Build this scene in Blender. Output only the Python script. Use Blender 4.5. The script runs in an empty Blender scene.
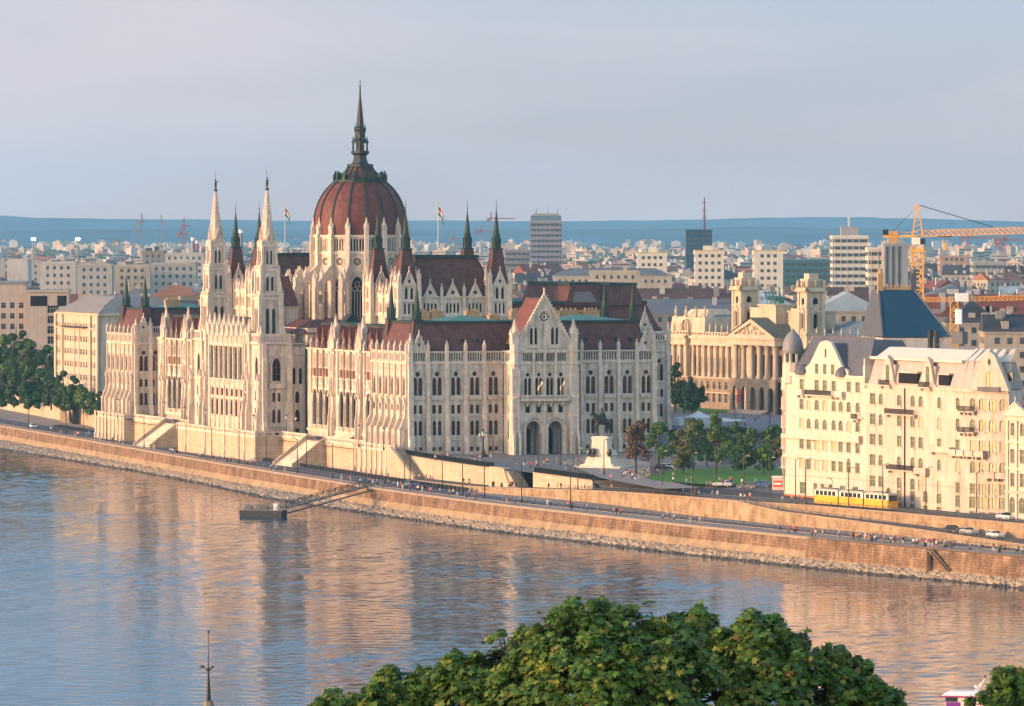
# Evening view over the river to a gothic parliament; all geometry is built here.
EXPO = 0.93; SKYSTR = .15; SUNSTR = 2.1; SUNCOL = (1.0, .575, .30)
SKYTINT = (2.6, 2.02, 1.70, 1)
HAZE = 1/25500.; HAZECOL = (.28, .68, 1.0, 1)
WSL = .023
import bpy, bmesh, math, random
from mathutils import Matrix, Vector
from mathutils.geometry import tessellate_polygon
R = math.radians
random.seed(7)
scene = bpy.context.scene
C = scene.collection
F = 5270.0          # focal length in pixels of the 1024 px wide frame
HC = 56.0           # eye height above the square
HY = 228.0          # image row of the true horizon
WATER, QUAY = -11.0, -5.5

def at(px, py, z=0.0):
    """ground point at level z that a pixel of the photograph looks at"""
    Y = F * (HC - z) / (py - HY)
    return Vector(((px - 512) / F * Y, Y, z))
def pxd(px, Y, z=0.0):
    return Vector(((px - 512) / F * Y, Y, z))
def zat(py, Y):
    return HC - (py - HY) * Y / F

# ------------------------------------------------------------------ materials
MATS = {}
def mat(name, col, rough=.85, var=.18, scale=.4, col2=None, bump=0., bscale=3., metal=0., emit=None, spec=.3, stain=0., brick=None):
    if name in MATS: return MATS[name]
    m = bpy.data.materials.new(name); m.use_nodes = True
    nt = m.node_tree; N = nt.nodes; L = nt.links
    b = N['Principled BSDF']
    b.inputs['Roughness'].default_value = rough
    b.inputs['Metallic'].default_value = metal
    b.inputs['Specular IOR Level'].default_value = spec
    g = N.new('ShaderNodeNewGeometry')
    n = N.new('ShaderNodeTexNoise'); n.inputs['Scale'].default_value = scale
    n.inputs['Detail'].default_value = 6; n.inputs['Roughness'].default_value = .62
    L.new(g.outputs['Position'], n.inputs['Vector'])
    r = N.new('ShaderNodeValToRGB')
    r.color_ramp.elements[0].position = .3; r.color_ramp.elements[1].position = .7
    lo = tuple(c * (1 - var) for c in col) if col2 is None else col2
    hi = tuple(min(1, c * (1 + var)) for c in col)
    r.color_ramp.elements[0].color = (*lo, 1); r.color_ramp.elements[1].color = (*hi, 1)
    L.new(n.outputs['Fac'], r.inputs['Fac'])
    out = r.outputs['Color']
    if stain:      # soot and rain streaks: noise stretched down the wall
        mp = N.new('ShaderNodeMapping'); mp.inputs['Scale'].default_value = (1.1, 1.1, .12)
        L.new(g.outputs['Position'], mp.inputs['Vector'])
        n2 = N.new('ShaderNodeTexNoise'); n2.inputs['Scale'].default_value = 1.0; n2.inputs['Detail'].default_value = 4
        L.new(mp.outputs['Vector'], n2.inputs['Vector'])
        r2 = N.new('ShaderNodeValToRGB')
        r2.color_ramp.elements[0].position = .42; r2.color_ramp.elements[1].position = .72
        r2.color_ramp.elements[0].color = (1, 1, 1, 1)
        k = 1 - stain; r2.color_ramp.elements[1].color = (k, k * .96, k * .9, 1)
        L.new(n2.outputs['Fac'], r2.inputs['Fac'])
        mx = N.new('ShaderNodeMix'); mx.data_type = 'RGBA'; mx.blend_type = 'MULTIPLY'
        mx.inputs['Factor'].default_value = 1
        L.new(out, mx.inputs['A']); L.new(r2.outputs['Color'], mx.inputs['B']); out = mx.outputs['Result']
    if brick:      # ashlar courses (width, height, joint darkness)
        bk = N.new('ShaderNodeTexBrick'); bk.inputs['Scale'].default_value = 1
        bk.inputs['Brick Width'].default_value = brick[0]; bk.inputs['Row Height'].default_value = brick[1]
        bk.inputs['Mortar Size'].default_value = brick[3] if len(brick) > 3 else .04
        d = brick[2]
        bk.inputs['Color1'].default_value = (1, 1, 1, 1); bk.inputs['Color2'].default_value = (.82, .8, .78, 1)
        bk.inputs['Mortar'].default_value = (d, d, d, 1)
        sx = N.new('ShaderNodeSeparateXYZ'); cx = N.new('ShaderNodeCombineXYZ')
        ad = N.new('ShaderNodeMath'); ad.operation = 'ADD'
        L.new(g.outputs['Position'], sx.inputs[0]); L.new(sx.outputs[0], ad.inputs[0]); L.new(sx.outputs[1], ad.inputs[1])
        L.new(ad.outputs[0], cx.inputs[0]); L.new(sx.outputs[2], cx.inputs[1])
        L.new(cx.outputs[0], bk.inputs['Vector'])
        mx = N.new('ShaderNodeMix'); mx.data_type = 'RGBA'; mx.blend_type = 'MULTIPLY'
        mx.inputs['Factor'].default_value = 1
        L.new(out, mx.inputs['A']); L.new(bk.outputs['Color'], mx.inputs['B']); out = mx.outputs['Result']
    L.new(out, b.inputs['Base Color'])
    if bump:
        n3 = N.new('ShaderNodeTexNoise'); n3.inputs['Scale'].default_value = bscale; n3.inputs['Detail'].default_value = 5
        L.new(g.outputs['Position'], n3.inputs['Vector'])
        bp = N.new('ShaderNodeBump'); bp.inputs['Strength'].default_value = bump; bp.inputs['Distance'].default_value = .3
        L.new(n3.outputs['Fac'], bp.inputs['Height']); L.new(bp.outputs['Normal'], b.inputs['Normal'])
    if emit:
        b.inputs['Emission Color'].default_value = (*emit[:3], 1); b.inputs['Emission Strength'].default_value = emit[3]
    MATS[name] = m
    return m

STONE = mat('limestone', (.62, .535, .45), var=.18, scale=.4, stain=.48, bump=.3, bscale=2.5)
STONE2 = mat('limestone_carved', (.63, .54, .455), var=.22, scale=.8, bump=.5, bscale=3, stain=.18)
TERR = mat('terrace_stone', (.56, .45, .33), var=.12, scale=.3, stain=.22, brick=(2.2, .75, .72, .05))
ROOF = mat('clay_slate', (.135, .056, .053), rough=.7, var=.28, scale=.5, stain=.3, brick=(.9, .5, .72, .07))
ROOFL = mat('clay_slate_red', (.19, .07, .052), rough=.7, var=.25, scale=.5, stain=.3, brick=(.9, .5, .72, .07))  # brighter, redder tone of the same slate pattern
DOME = mat('dome_slate', (.15, .046, .040), rough=.6, var=.25, scale=.5, stain=.35, brick=(1.0, .55, .75, .07))
COPPER = mat('green_copper', (.020, .042, .035), rough=.6, var=.3, scale=.6)
COPPER2 = mat('bright_copper', (.07, .21, .18), rough=.6, var=.25, scale=.3, stain=.3)
DARKCU = mat('dark_copper', (.025, .035, .035), rough=.5, var=.3, scale=1)
GLASS = mat('window_glass', (.016, .012, .012), rough=.4, var=.5, scale=.9, spec=.10)
LOGGIA_SHADE = mat('loggia_shade', (.030, .020, .016), rough=1, var=.3, spec=0)  # near-black colour standing in for shade inside the loggias
WOOD = mat('window_wood', (.21, .075, .04), rough=.6, var=.3, scale=.7)
DARK = mat('dark_metal', (.02, .022, .025), rough=.5, var=.2)
IRON = mat('grey_iron', (.09, .10, .11), rough=.5, var=.2)
ASPH = mat('asphalt', (.060, .062, .070), rough=.9, var=.15, scale=.25)
PAVE = mat('paving', (.25, .225, .20), rough=.9, var=.14, scale=.3, stain=0)
GRAN = mat('granite_setts', (.15, .145, .145), rough=.9, var=.14, scale=.35)
WHITEP = mat('white_paint', (.75, .75, .73), rough=.6, var=.05)
YELP = mat('yellow_paint', (.72, .36, .02), rough=.4, var=.05, spec=.5)
ORANGE = mat('orange_paint', (.76, .37, .05), rough=.5, var=.1)
GRASS = mat('grass_green', (.055, .17, .018), rough=.95, var=.35, scale=1.5, bump=.4, bscale=6)
TREDW = 0
BARK = mat('bark', (.07, .05, .035), rough=.95, var=.3, scale=3, bump=.5)

# ------------------------------------------------------------------ mesh builder
class MB:
    def __init__(s, *mats):
        s.v = []; s.f = []; s.mi = []; s.mats = list(mats); s.M = Matrix(); s.smooth = False; s.sm = []
    def mid(s, m):
        if m is None: return 0
        if m not in s.mats: s.mats.append(m)
        return s.mats.index(m)
    def add(s, vs, fs, m=None, M=None):
        T = s.M if M is None else s.M @ M
        o = len(s.v); k = s.mid(m)
        s.v.extend([(T @ Vector(p))[:] for p in vs])
        s.f.extend([tuple(i + o for i in f) for f in fs]); s.mi.extend([k] * len(fs)); s.sm.extend([s.smooth] * len(fs))
        return s
    def box(s, x0, x1, y0, y1, z0, z1, m=None, M=None):
        return s.add([(x0,y0,z0),(x1,y0,z0),(x1,y1,z0),(x0,y1,z0),(x0,y0,z1),(x1,y0,z1),(x1,y1,z1),(x0,y1,z1)],
            [(0,3,2,1),(4,5,6,7),(0,1,5,4),(1,2,6,5),(2,3,7,6),(3,0,4,7)], m, M)
    def fru(s, cx, cy, z0, z1, r0, r1, n=8, m=None, rot=None, cap=True):
        a0 = math.pi / n if rot is None else rot
        vs = []
        for z, r in ((z0, r0), (z1, r1)):
            for i in range(n):
                a = a0 + 2 * math.pi * i / n; vs.append((cx + r * math.cos(a), cy + r * math.sin(a), z))
        fs = [(i, (i+1) % n, n + (i+1) % n, n + i) for i in range(n)]
        if cap: fs += [tuple(range(n-1, -1, -1)), tuple(range(n, 2*n))]
        return s.add(vs, fs, m)
    def lathe(s, prof, cx=0, cy=0, n=16, m=None, rot=0.):
        vs = []; fs = []
        for r, z in prof:
            for i in range(n):
                a = rot + 2 * math.pi * i / n; vs.append((cx + r * math.cos(a), cy + r * math.sin(a), z))
        for k in range(len(prof) - 1):
            for i in range(n):
                j = (i + 1) % n
                fs.append((k*n+i, k*n+j, (k+1)*n+j, (k+1)*n+i))
        return s.add(vs, fs, m)
    def prism(s, poly, y0, y1, m=None, M=None):
        """polygon in the xz plane pushed along y"""
        n = len(poly)
        vs = [(x, y0, z) for x, z in poly] + [(x, y1, z) for x, z in poly]
        fs = [tuple(range(n)), tuple(range(2*n-1, n-1, -1))] + [(i, n+i, n+(i+1)%n, (i+1)%n) for i in range(n)]
        return s.add(vs, fs, m, M)
    def flat(s, poly, z0, z1, m=None):
        n = len(poly)
        vs = [(x, y, z0) for x, y in poly] + [(x, y, z1) for x, y in poly]
        fs = [tuple(range(n-1, -1, -1)), tuple(range(n, 2*n))] + [(i, (i+1)%n, n+(i+1)%n, n+i) for i in range(n)]
        return s.add(vs, fs, m)
    def panel(s, outer, holes, y0, y1, m=None, M=None):
        loops = [outer] + holes
        tris = tessellate_polygon([[Vector((x, z, 0)) for x, z in lp] for lp in loops])
        pts = [p for lp in loops for p in lp]; n = len(pts)
        vs = [(x, y0, z) for x, z in pts] + [(x, y1, z) for x, z in pts]
        fs = [tuple(t) for t in tris]
        o = 0
        for lp in loops:
            k = len(lp)
            fs += [(o+i, o+(i+1)%k, n+o+(i+1)%k, n+o+i) for i in range(k)]
            o += k
        return s.add(vs, fs, m, M)
    def hip(s, x0, x1, y0, y1, z0, z1, ix, iy, m=None, ixr=None):
        ixr = ix if ixr is None else ixr
        a = [(x0,y0,z0),(x1,y0,z0),(x1,y1,z0),(x0,y1,z0),(x0+ix,y0+iy,z1),(x1-ixr,y0+iy,z1),(x1-ixr,y1-iy,z1),(x0+ix,y1-iy,z1)]
        return s.add(a, [(0,3,2,1),(4,5,6,7),(0,1,5,4),(1,2,6,5),(2,3,7,6),(3,0,4,7)], m)
    def beam(s, p, q, w=.2, m=None, h=None):
        p = Vector(p); q = Vector(q); d = q - p; L = d.length
        if L < 1e-6: return s
        up = Vector((0, 0, 1)) if abs(d.z / L) < .95 else Vector((1, 0, 0))
        a = d.cross(up).normalized() * w / 2; b = a.cross(d).normalized() * (h or w) / 2
        vs = [(e + sa * a + sb * b)[:] for e in (p, q) for sa, sb in ((-1,-1),(1,-1),(1,1),(-1,1))]
        return s.add(vs, [(0,1,2,3),(7,6,5,4),(0,4,5,1),(1,5,6,2),(2,6,7,3),(3,7,4,0)], m)
    def tube(s, p, q, r0, r1=None, n=6, m=None):
        r1 = r0 if r1 is None else r1
        p = Vector(p); q = Vector(q); d = (q - p).normalized()
        a = d.orthogonal().normalized(); b = d.cross(a)
        vs = [(c + r * (math.cos(2*math.pi*i/n) * a + math.sin(2*math.pi*i/n) * b))[:] for c, r in ((p, r0), (q, r1)) for i in range(n)]
        return s.add(vs, [(i, (i+1)%n, n+(i+1)%n, n+i) for i in range(n)] + [tuple(range(n-1,-1,-1)), tuple(range(n,2*n))], m)
    def blob(s, c, r, m=None, seg=8):
        if not hasattr(r, '__len__'): r = (r, r, r)
        vs = [(c[0], c[1], c[2] - r[2])]; fs = []
        k = seg // 2
        for i in range(1, k):
            t = math.pi * i / k
            for j in range(seg):
                a = 2 * math.pi * j / seg
                vs.append((c[0] + r[0]*math.sin(t)*math.cos(a), c[1] + r[1]*math.sin(t)*math.sin(a), c[2] - r[2]*math.cos(t)))
        vs.append((c[0], c[1], c[2] + r[2])); e = len(vs) - 1
        for j in range(seg):
            fs.append((0, 1 + (j+1) % seg, 1 + j)); fs.append((e, e - seg + j, e - seg + (j+1) % seg))
            for i in range(k - 2):
                a = 1 + i*seg; fs.append((a + j, a + (j+1)%seg, a + seg + (j+1)%seg, a + seg + j))
        return s.add(vs, fs, m)
    def mesh(s, name):
        me = bpy.data.meshes.new(name)
        me.from_pydata(s.v, [], s.f)
        for m in (s.mats or [STONE]): me.materials.append(m)
        me.polygons.foreach_set('material_index', s.mi)
        if any(s.sm): me.polygons.foreach_set('use_smooth', s.sm)
        me.update()
        return me
    def build(s, name, parent=None, me=None):
        o = bpy.data.objects.new(name, me or s.mesh(name)); C.objects.link(o)
        if parent is not None: o.parent = parent
        return o

def inst(name, me, parent=None, M=None):
    o = bpy.data.objects.new(name, me); C.objects.link(o)
    if parent is not None: o.parent = parent
    if M is not None: o.matrix_basis = M
    return o
def thing(name, label, cat, loc=(0, 0, 0), rotz=0., group=None):
    o = bpy.data.objects.new(name, None); C.objects.link(o)
    o.location = loc; o.rotation_euler = (0, 0, rotz); o.empty_display_size = .5
    tag(o, label, cat, group); return o
TAGGED = []
def tag(o, label, cat, group=None, kind=None):
    if label: o['label'] = label
    if cat: o['category'] = cat
    if group: o['group'] = group
    if kind: o['kind'] = kind
    if cat: TAGGED.append(o)
    return o
def struct(o, kind='structure'):
    o['kind'] = kind; return o
def copy_tree(o, parent=None):
    c = o.copy(); C.objects.link(c)
    if parent is not None: c.parent = parent
    for ch in list(o.children): copy_tree(ch, c)
    return c
def T(x, y, z, a=0., sx=1, sy=1, sz=1):
    return Matrix.Translation((x, y, z)) @ Matrix.Rotation(a, 4, 'Z') @ Matrix.Diagonal((sx, sy, sz, 1))

def arch(cx, z0, w, h, kind='p', n=5):
    """opening outline: p pointed, r round, q rectangular, s segmental"""
    a = w / 2
    if kind == 'q': return [(cx-a, z0), (cx+a, z0), (cx+a, z0+h), (cx-a, z0+h)]
    pts = [(cx - a, z0), (cx + a, z0)]
    if kind == 'r':
        zs = z0 + h - a
        return pts + [(cx + a*math.cos(math.pi*i/(2*n)), zs + a*math.sin(math.pi*i/(2*n))) for i in range(2*n+1)]
    rise = w * .95 if kind == 'p' else w * .25
    zs = z0 + h - rise
    right = [(cx + a * (1 - (i/n)**1.7), zs + rise * math.sin(math.pi/2 * i/n)) for i in range(n)]
    left = [(2*cx - x, z) for x, z in reversed(right)]
    return pts[:1] + pts[1:] + right + [(cx, z0 + h)] + left
def circ(cx, cz, r, n=12):
    return [(cx + r*math.cos(2*math.pi*i/n), cz + r*math.sin(2*math.pi*i/n)) for i in range(n)]
def rect(x0, x1, z0, z1):
    return [(x0, z0), (x1, z0), (x1, z1), (x0, z1)]
def ring(mb, outline, grow, y0, y1, m=None, M=None):
    """raised moulding round an opening outline"""
    cx = sum(p[0] for p in outline)/len(outline); cz = sum(p[1] for p in outline)/len(outline)
    hx = max(abs(p[0]-cx) for p in outline); hz = max(abs(p[1]-cz) for p in outline)
    big = [(cx + (x-cx)*(hx+grow)/hx, cz + (z-cz)*(hz+grow)/hz) for x, z in outline]
    mb.panel(big, [outline], y0, y1, m, M)

# pinnacle: square shaft, gablets, crocketed spirelet; unit about 1 m wide, height h
def pinnacle_mesh(name, w, h, shaft=.45, m=None):
    b = MB(m or STONE2); a = w / 2; zs = h * shaft
    b.box(-a, a, -a, a, 0, zs)
    b.box(-a*1.18, a*1.18, -a*1.18, a*1.18, zs-.12*w, zs+.08*w)
    for k in range(4):
        b.M = Matrix.Rotation(k*math.pi/2, 4, 'Z')
        b.prism([(-a, zs), (a, zs), (0, zs + w*1.1)], -a*1.22, -a*.7)
    b.M = Matrix()
    b.fru(0, 0, zs, h*.97, a*1.15, .04*w, 8)
    z = zs + w*.8
    while z < h*.92:
        t = (z - zs) / (h - zs); r = a*1.15*(1-t) + .05*w
        for k in range(4):
            x, y = r*math.cos(k*math.pi/2), r*math.sin(k*math.pi/2)
            b.box(x-.07*w, x+.07*w, y-.07*w, y+.07*w, z-.05*w, z+.12*w)
        z += w*.5
    b.fru(0, 0, h*.9, h*.95, .16*w, .16*w, 4); b.fru(0, 0, h*.95, h, .07*w, .02*w, 4)
    return b.mesh(name)
PIN_S = pinnacle_mesh('pinnacle', .7, 3.2)
PIN_M = pinnacle_mesh('pinnacle', 1.0, 5.0)
PIN_L = pinnacle_mesh('pinnacle', 1.6, 8.0, .38)

class Many:
    """repeated parts of one thing: the first `cap` as own parts, the rest as one part"""
    def __init__(s, parent, cap=98): s.p = parent; s.cap = cap; s.d = {}
    def put(s, name, me, M): s.d.setdefault(name, []).append((me, M))
    def flush(s, key=None):
        PW = s.p.matrix_basis if s.p else Matrix()
        for name, lst in s.d.items():
            lst.sort(key=lambda t: (PW @ t[1]).translation.y - 2*(PW @ t[1]).translation.z*0)
            for me, M in lst[:s.cap]: inst(name, me, s.p, M)
            if len(lst) > s.cap:
                b = MB(); 
                for me, M in lst[s.cap:]:
                    vs = [v.co[:] for v in me.vertices]
                    for q in me.polygons:
                        pass
                    ms = list(me.materials)
                    by = {}
                    for q in me.polygons: by.setdefault(q.material_index, []).append(tuple(q.vertices))
                    for k, fs in by.items(): b.add(vs, fs, ms[k], M)
                o = b.build(name, s.p); o['kind'] = 'stuff'
        s.d = {}
# =================================================================== PARLIAMENT
TH = R(20.5)
PX0, PY0 = -25.7, 1300.0
parl = thing('parliament_building', 'vast pale gothic parliament with a dark red ribbed dome and many stone spires', 'parliament', (PX0, PY0, 0), TH)
PM = Matrix.Translation((PX0, PY0, 0)) @ Matrix.Rotation(TH, 4, 'Z')
def FR(ox, oy, ang, oz=0.): return Matrix.Translation((ox, oy, oz)) @ Matrix.Rotation(ang, 4, 'Z')
S_, W_, E_, N_ = 0., -math.pi/2, math.pi/2, math.pi
many = Many(parl)
wall = MB(STONE, STONE2)          # outer walls
CW, CL = 66., 266.

# ---- window inserts (set back in the openings)
def win_big(w=2.7):      # twin lancets under a rosette: brown timber with dark panes
    b = MB(GLASS, WOOD)
    b.box(-w/2, w/2, .42, .46, 14.4, 21.2, GLASS)
    for x in (-1.12, -.28, .28, 1.12): b.box(x-.09, x+.09, .34, .42, 14.6, 18.9, WOOD)
    for x in (-.7, .7): b.box(x-.06, x+.06, .35, .42, 14.6, 19.2, WOOD)
    for z in (15.4, 16.6, 17.8): b.box(-1.2, 1.2, .35, .42, z-.07, z+.07, WOOD)
    b.box(-1.25, -.2, .30, .36, 14.5, 15.5, DARK); b.box(.2, 1.25, .30, .36, 14.5, 15.5, DARK)
    b.box(-.5, .5, .36, .42, 19.62, 19.72, WOOD); b.box(-.05, .05, .36, .42, 19.1, 20.3, WOOD)
    return b.mesh('window')
def win_pair(z0, h, w, dx, name='window', rail=False, up=0):
    b = MB(GLASS, WOOD)
    b.box(-dx-w/2-.1, dx+w/2+.1, .40, .44, z0-.1, z0+h+.1, GLASS)
    for s in (-1, 1):
        b.box(s*dx-.05, s*dx+.05, .33, .40, z0, z0+h, WOOD)
        b.box(s*dx-w/2, s*dx+w/2, .33, .40, z0+h*.62, z0+h*.62+.1, WOOD)
        b.box(s*dx-w/2, s*dx-w/2+.12, .33, .40, z0, z0+h, WOOD); b.box(s*dx+w/2-.12, s*dx+w/2, .33, .40, z0, z0+h, WOOD)
        if rail: b.box(s*dx-w/2, s*dx+w/2, .28, .33, z0, z0+.9, DARK)
    b.v = [(x, y-up, z) for x, y, z in b.v]
    return b.mesh(name)
def win_one(z0, h, w, name='window', wood=True, up=0):
    b = MB(GLASS, WOOD)
    b.box(-w/2-.1, w/2+.1, .40, .44, z0-.1, z0+h+.1, GLASS)
    if wood:
        b.box(-.06, .06, .33, .40, z0, z0+h, WOOD)
        for k in (.3, .6): b.box(-w/2, w/2, .33, .40, z0+h*k, z0+h*k+.1, WOOD)
    b.v = [(x, y-up, z) for x, y, z in b.v]
    return b.mesh(name)
WBIG = win_big(); WSM = win_pair(10.1, 2.1, .92, .78); WLOW = win_pair(4.7, 3.7, .95, .68, rail=True)
WBAS = win_pair(.75, 1.1, .85, .8, 'basement_window')

def south_holes(cx):
    return ([arch(cx-.7, 14.6, 1.12, 4.5), arch(cx+.7, 14.6, 1.12, 4.5), circ(cx, 19.85, .62)] +
            [arch(cx-.78, 10.1, .92, 2.1, 'q'), arch(cx+.78, 10.1, .92, 2.1, 'q')] +
            [arch(cx-.68, 4.7, .95, 3.6, 'r'), arch(cx+.68, 4.7, .95, 3.6, 'r')] +
            [arch(cx-.8, .75, .85, 1.05, 'q'), arch(cx+.8, .75, .85, 1.05, 'q')])
def band_holes(x0, x1, n, z0=23.1, h=2.0, w=.42):
    return [arch(x0 + (x1-x0)*(i+.5)/n, z0, w, h, 's' if h < 1 else 'p', 3) for i in range(n)]
def strings(b, x0, x1, M, zs=((22.35, .45, .45), (25.2, .3, .35), (14.0, .3, .2), (9.35, .25, .18), (3.5, .25, .25), (0, .45, .35))):
    for z, h, d in zs: b.box(x0, x1, -d, .02, z, z+h, STONE2, M)

BUTT_S = None
def pier(b, M, x, w=.9, d=.8, ztop=25.3, splay=1.3):
    """stepped gothic buttress"""
    b.prism([(0, 0), (-d-splay, 0), (-d-splay, 3.4), (-d-splay*.35, 5.2), (-d-splay*.35, 9.3), (-d, 10.2), (-d, 21.6), (-d*.6, 22.6), (-d*.6, ztop), (0, ztop)],
            -w/2, w/2, STONE2, M @ Matrix.Translation((x, 0, 0)) @ Matrix.Rotation(-math.pi/2, 4, 'Z') @ Matrix.Diagonal((-1, 1, 1, 1)))
# note: the prism is drawn with x = depth (negative = outwards); rotate it so depth runs along the facade normal
def side_prism(b, poly, M, x, w, m=STONE2):
    """poly of (out, z): out metres in front of the facade plane, placed at x with width w"""
    n = len(poly)
    vs = [(x-w/2, -o, z) for o, z in poly] + [(x+w/2, -o, z) for o, z in poly]
    b.add(vs, [tuple(range(n)), tuple(range(2*n-1, n-1, -1))] + [(i, n+i, n+(i+1)%n, (i+1)%n) for i in range(n)], m, M)
def pier(b, M, x, w=.95, d=.7, ztop=25.3, splay=.9):
    side_prism(b, [(0, 0), (d+splay, 0), (d+splay, 3.2), (d+splay*.3, 4.6), (d+splay*.3, 8.6), (d, 9.6), (d, 21.2), (d*.6, 22.4), (d*.6, ztop), (0, ztop)], M, x, w)

# ---------------------------------------------------------------- south front
M = FR(0, 0, S_)
bays = [2.6] + [5.2 + 4.95*(i+.5) for i in range(4)] + [41 + 4.95*(i+.5) for i in range(4)] + [63.4]
def south_wall(x0, x1, cxs, M, band=True):
    holes = []
    for c in cxs: holes += south_holes(c)
    if band:
        for c in cxs: holes += band_holes(c-2.0, c+2.0, 6)
    wall.panel(rect(x0, x1, -.5, 25.3), holes, 0, .55, STONE, M)
    for c in cxs:
        ring(wall, arch(c, 14.45, 3.0, 6.5), .28, -.16, .02, STONE2, M)
        ring(wall, arch(c, 4.5, 2.7, 4.6, 'r'), .2, -.12, .02, STONE2, M)
        wall.box(c-1.7, c+1.7, -.5, .02, 13.5, 14.5, STONE2, M)
        for k in range(7): wall.box(c-1.65+k*.5, c-1.45+k*.5, -.54, -.5, 13.6, 14.3, STONE, M)
        for me, nm in ((WBIG, 'window'), (WSM, 'small_window'), (WLOW, 'arched_window'), (WBAS, 'basement_window')):
            many.put(nm, me, M @ Matrix.Translation((c, 0, 0)))
    strings(wall, x0, x1, M)
south_wall(0, 25, bays[:5], M); south_wall(41, 66, bays[5:], M)
for x in [5.2 + 4.95*i for i in range(5)] + [41 + 4.95*i for i in range(5)]:
    if 24.5 < x < 41.5: continue
    pier(wall, M, x); many.put('pinnacle', PIN_S, M @ T(x, -.2, 25.2))
for x in (.6, 65.4):
    pier(wall, M, x, 1.3, .9); many.put('pinnacle', PIN_M, M @ T(x, 0, 25.2))
# corner gables
def gable(b, M, cx, hw, z0, z1, hole=None, m=STONE, d=.6, crock=True, y=-.25):
    holes = hole or []
    b.panel([(cx-hw, z0), (cx+hw, z0), (cx, z1)], holes, y, y+d, m, M)
    for s in (-1, 1):
        n = max(3, int((z1-z0)/.9))
        b.prism([(cx+s*(hw+.25), z0), (cx+s*(hw-.15), z0), (cx, z1-.1), (cx, z1+.4)], y-.15, y+d+.1, STONE2, M)
        if crock:
            for k in range(1, n):
                t = k/n; x = cx+s*(hw+.2)*(1-t); z = z0+(z1-z0)*t+.25
                b.box(x-.16, x+.16, y-.12, y+.25, z, z+.38, STONE2, M)
    b.box(cx-.12, cx+.12, y, y+.25, z1+.2, z1+1.3, STONE2, M)
for cx in (2.9, 63.1):
    gable(wall, M, cx, 2.1, 25.3, 29.6, [[(cx, 26.6-.1), (cx+.5, 27.2), (cx, 27.8), (cx-.5, 27.2)]])
# west and other outer walls of the end blocks ------------------------------
def end_west(M, L, flip=False):
    n = 6; bw = L / n
    holes = []
    for i in range(n):
        c = bw*(i+.5)-.55
        holes += [arch(c, 14.6, 1.5, 4.4), arch(c, 10.7, 1.5, 1.6, 'q')]
    cx = (L-2.4) if not flip else 2.4
    holes += band_holes(.6, L-.6, 26, 23.3, 1.5, .55) if False else []
    wall.panel(rect(0, L, -.5, 25.3), holes, 0, .55, STONE, M)
    wl = win_one(14.6, 4.4, 1.5, up=.27); ws = win_one(10.7, 1.6, 1.5, 'small_window', False, up=.27)
    for i in range(n):
        c = bw*(i+.5)-.55
        many.put('window', wl, M @ Matrix.Translation((c, 0, 0))); many.put('small_window', ws, M @ Matrix.Translation((c, 0, 0)))
        wall.panel(rect(c-1.2, c+1.5, 22.9, 25.1), [rect(c-1.0, c+1.3, 23.2, 24.8)], -.22, .02, STONE2, M); wall.box(c-1.0, c+1.3, -.06, .0, 23.2, 24.8, mat('grey_panel', (.26, .23, .21)), M)
        ring(wall, arch(c, 14.4, 1.8, 5.4), .16, -.14, .02, STONE2, M)
        wall.panel(arch(c, 20.2, 1.2, 2.2), [circ(c, 21.0, .3, 8)], -.12, .02, STONE2, M); wall.box(c-.2, c+.2, -.03, 0, 20.8, 21.2, GLASS, M)
    for i in range(n+1):
        x = min(max(bw*i, .5), L-.5)
        side_prism(wall, [(0, 0), (2.1, 0), (2.1, 6.0), (1.9, 6.8), (1.2, 8.6), (.8, 9.4), (.7, 12.6), (.45, 13.2), (.45, 22), (.35, 22.8), (.35, 25.3), (0, 25.3)], M, x, .55)
        wall.prism([(x-.5, 12.6), (x+.5, 12.6), (x, 14.2)], -1.0, -.4, STONE2, M)
        for z in (6.4,): wall.box(x-.5, x+.5, -2.25, -1.7, z-.2, z+.15, STONE2, M)
        many.put('pinnacle', PIN_S, M @ T(x, -.2, 25.2))
    wall.panel(rect(-.1, L+.1, 0, 6.2), [arch(bw*(i+.5), 1.0, 2.1, 4.4) for i in range(n)], -1.3, -.9, STONE, M)
    strings(wall, 0, L, M, ((22.35, .45, .5), (25.2, .3, .4), (19.6, .2, .2), (13.6, .3, .25), (10.0, .2, .2)))
def plain(M, L, cxs=(), zt=25.3, holes=None):
    hs = []
    for c in cxs: hs += south_holes(c)
    wall.panel(rect(0, L, -.5, zt), hs + (holes or []), 0, .55, STONE, M)
    for c in cxs:
        for me, nm in ((WBIG, 'window'), (WSM, 'small_window'), (WLOW, 'arched_window'), (WBAS, 'basement_window')):
            many.put(nm, me, M @ Matrix.Translation((c, 0, 0)))
        ring(wall, arch(c, 14.45, 3.0, 6.5), .28, -.16, .02, STONE2, M)
        ring(wall, arch(c, 4.5, 2.7, 4.6, 'r'), .2, -.12, .02, STONE2, M)
    strings(wall, 0, L, M)
EB = 27.
end_west(FR(0, EB, W_), EB); end_west(FR(0, CL, W_), EB)
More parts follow.
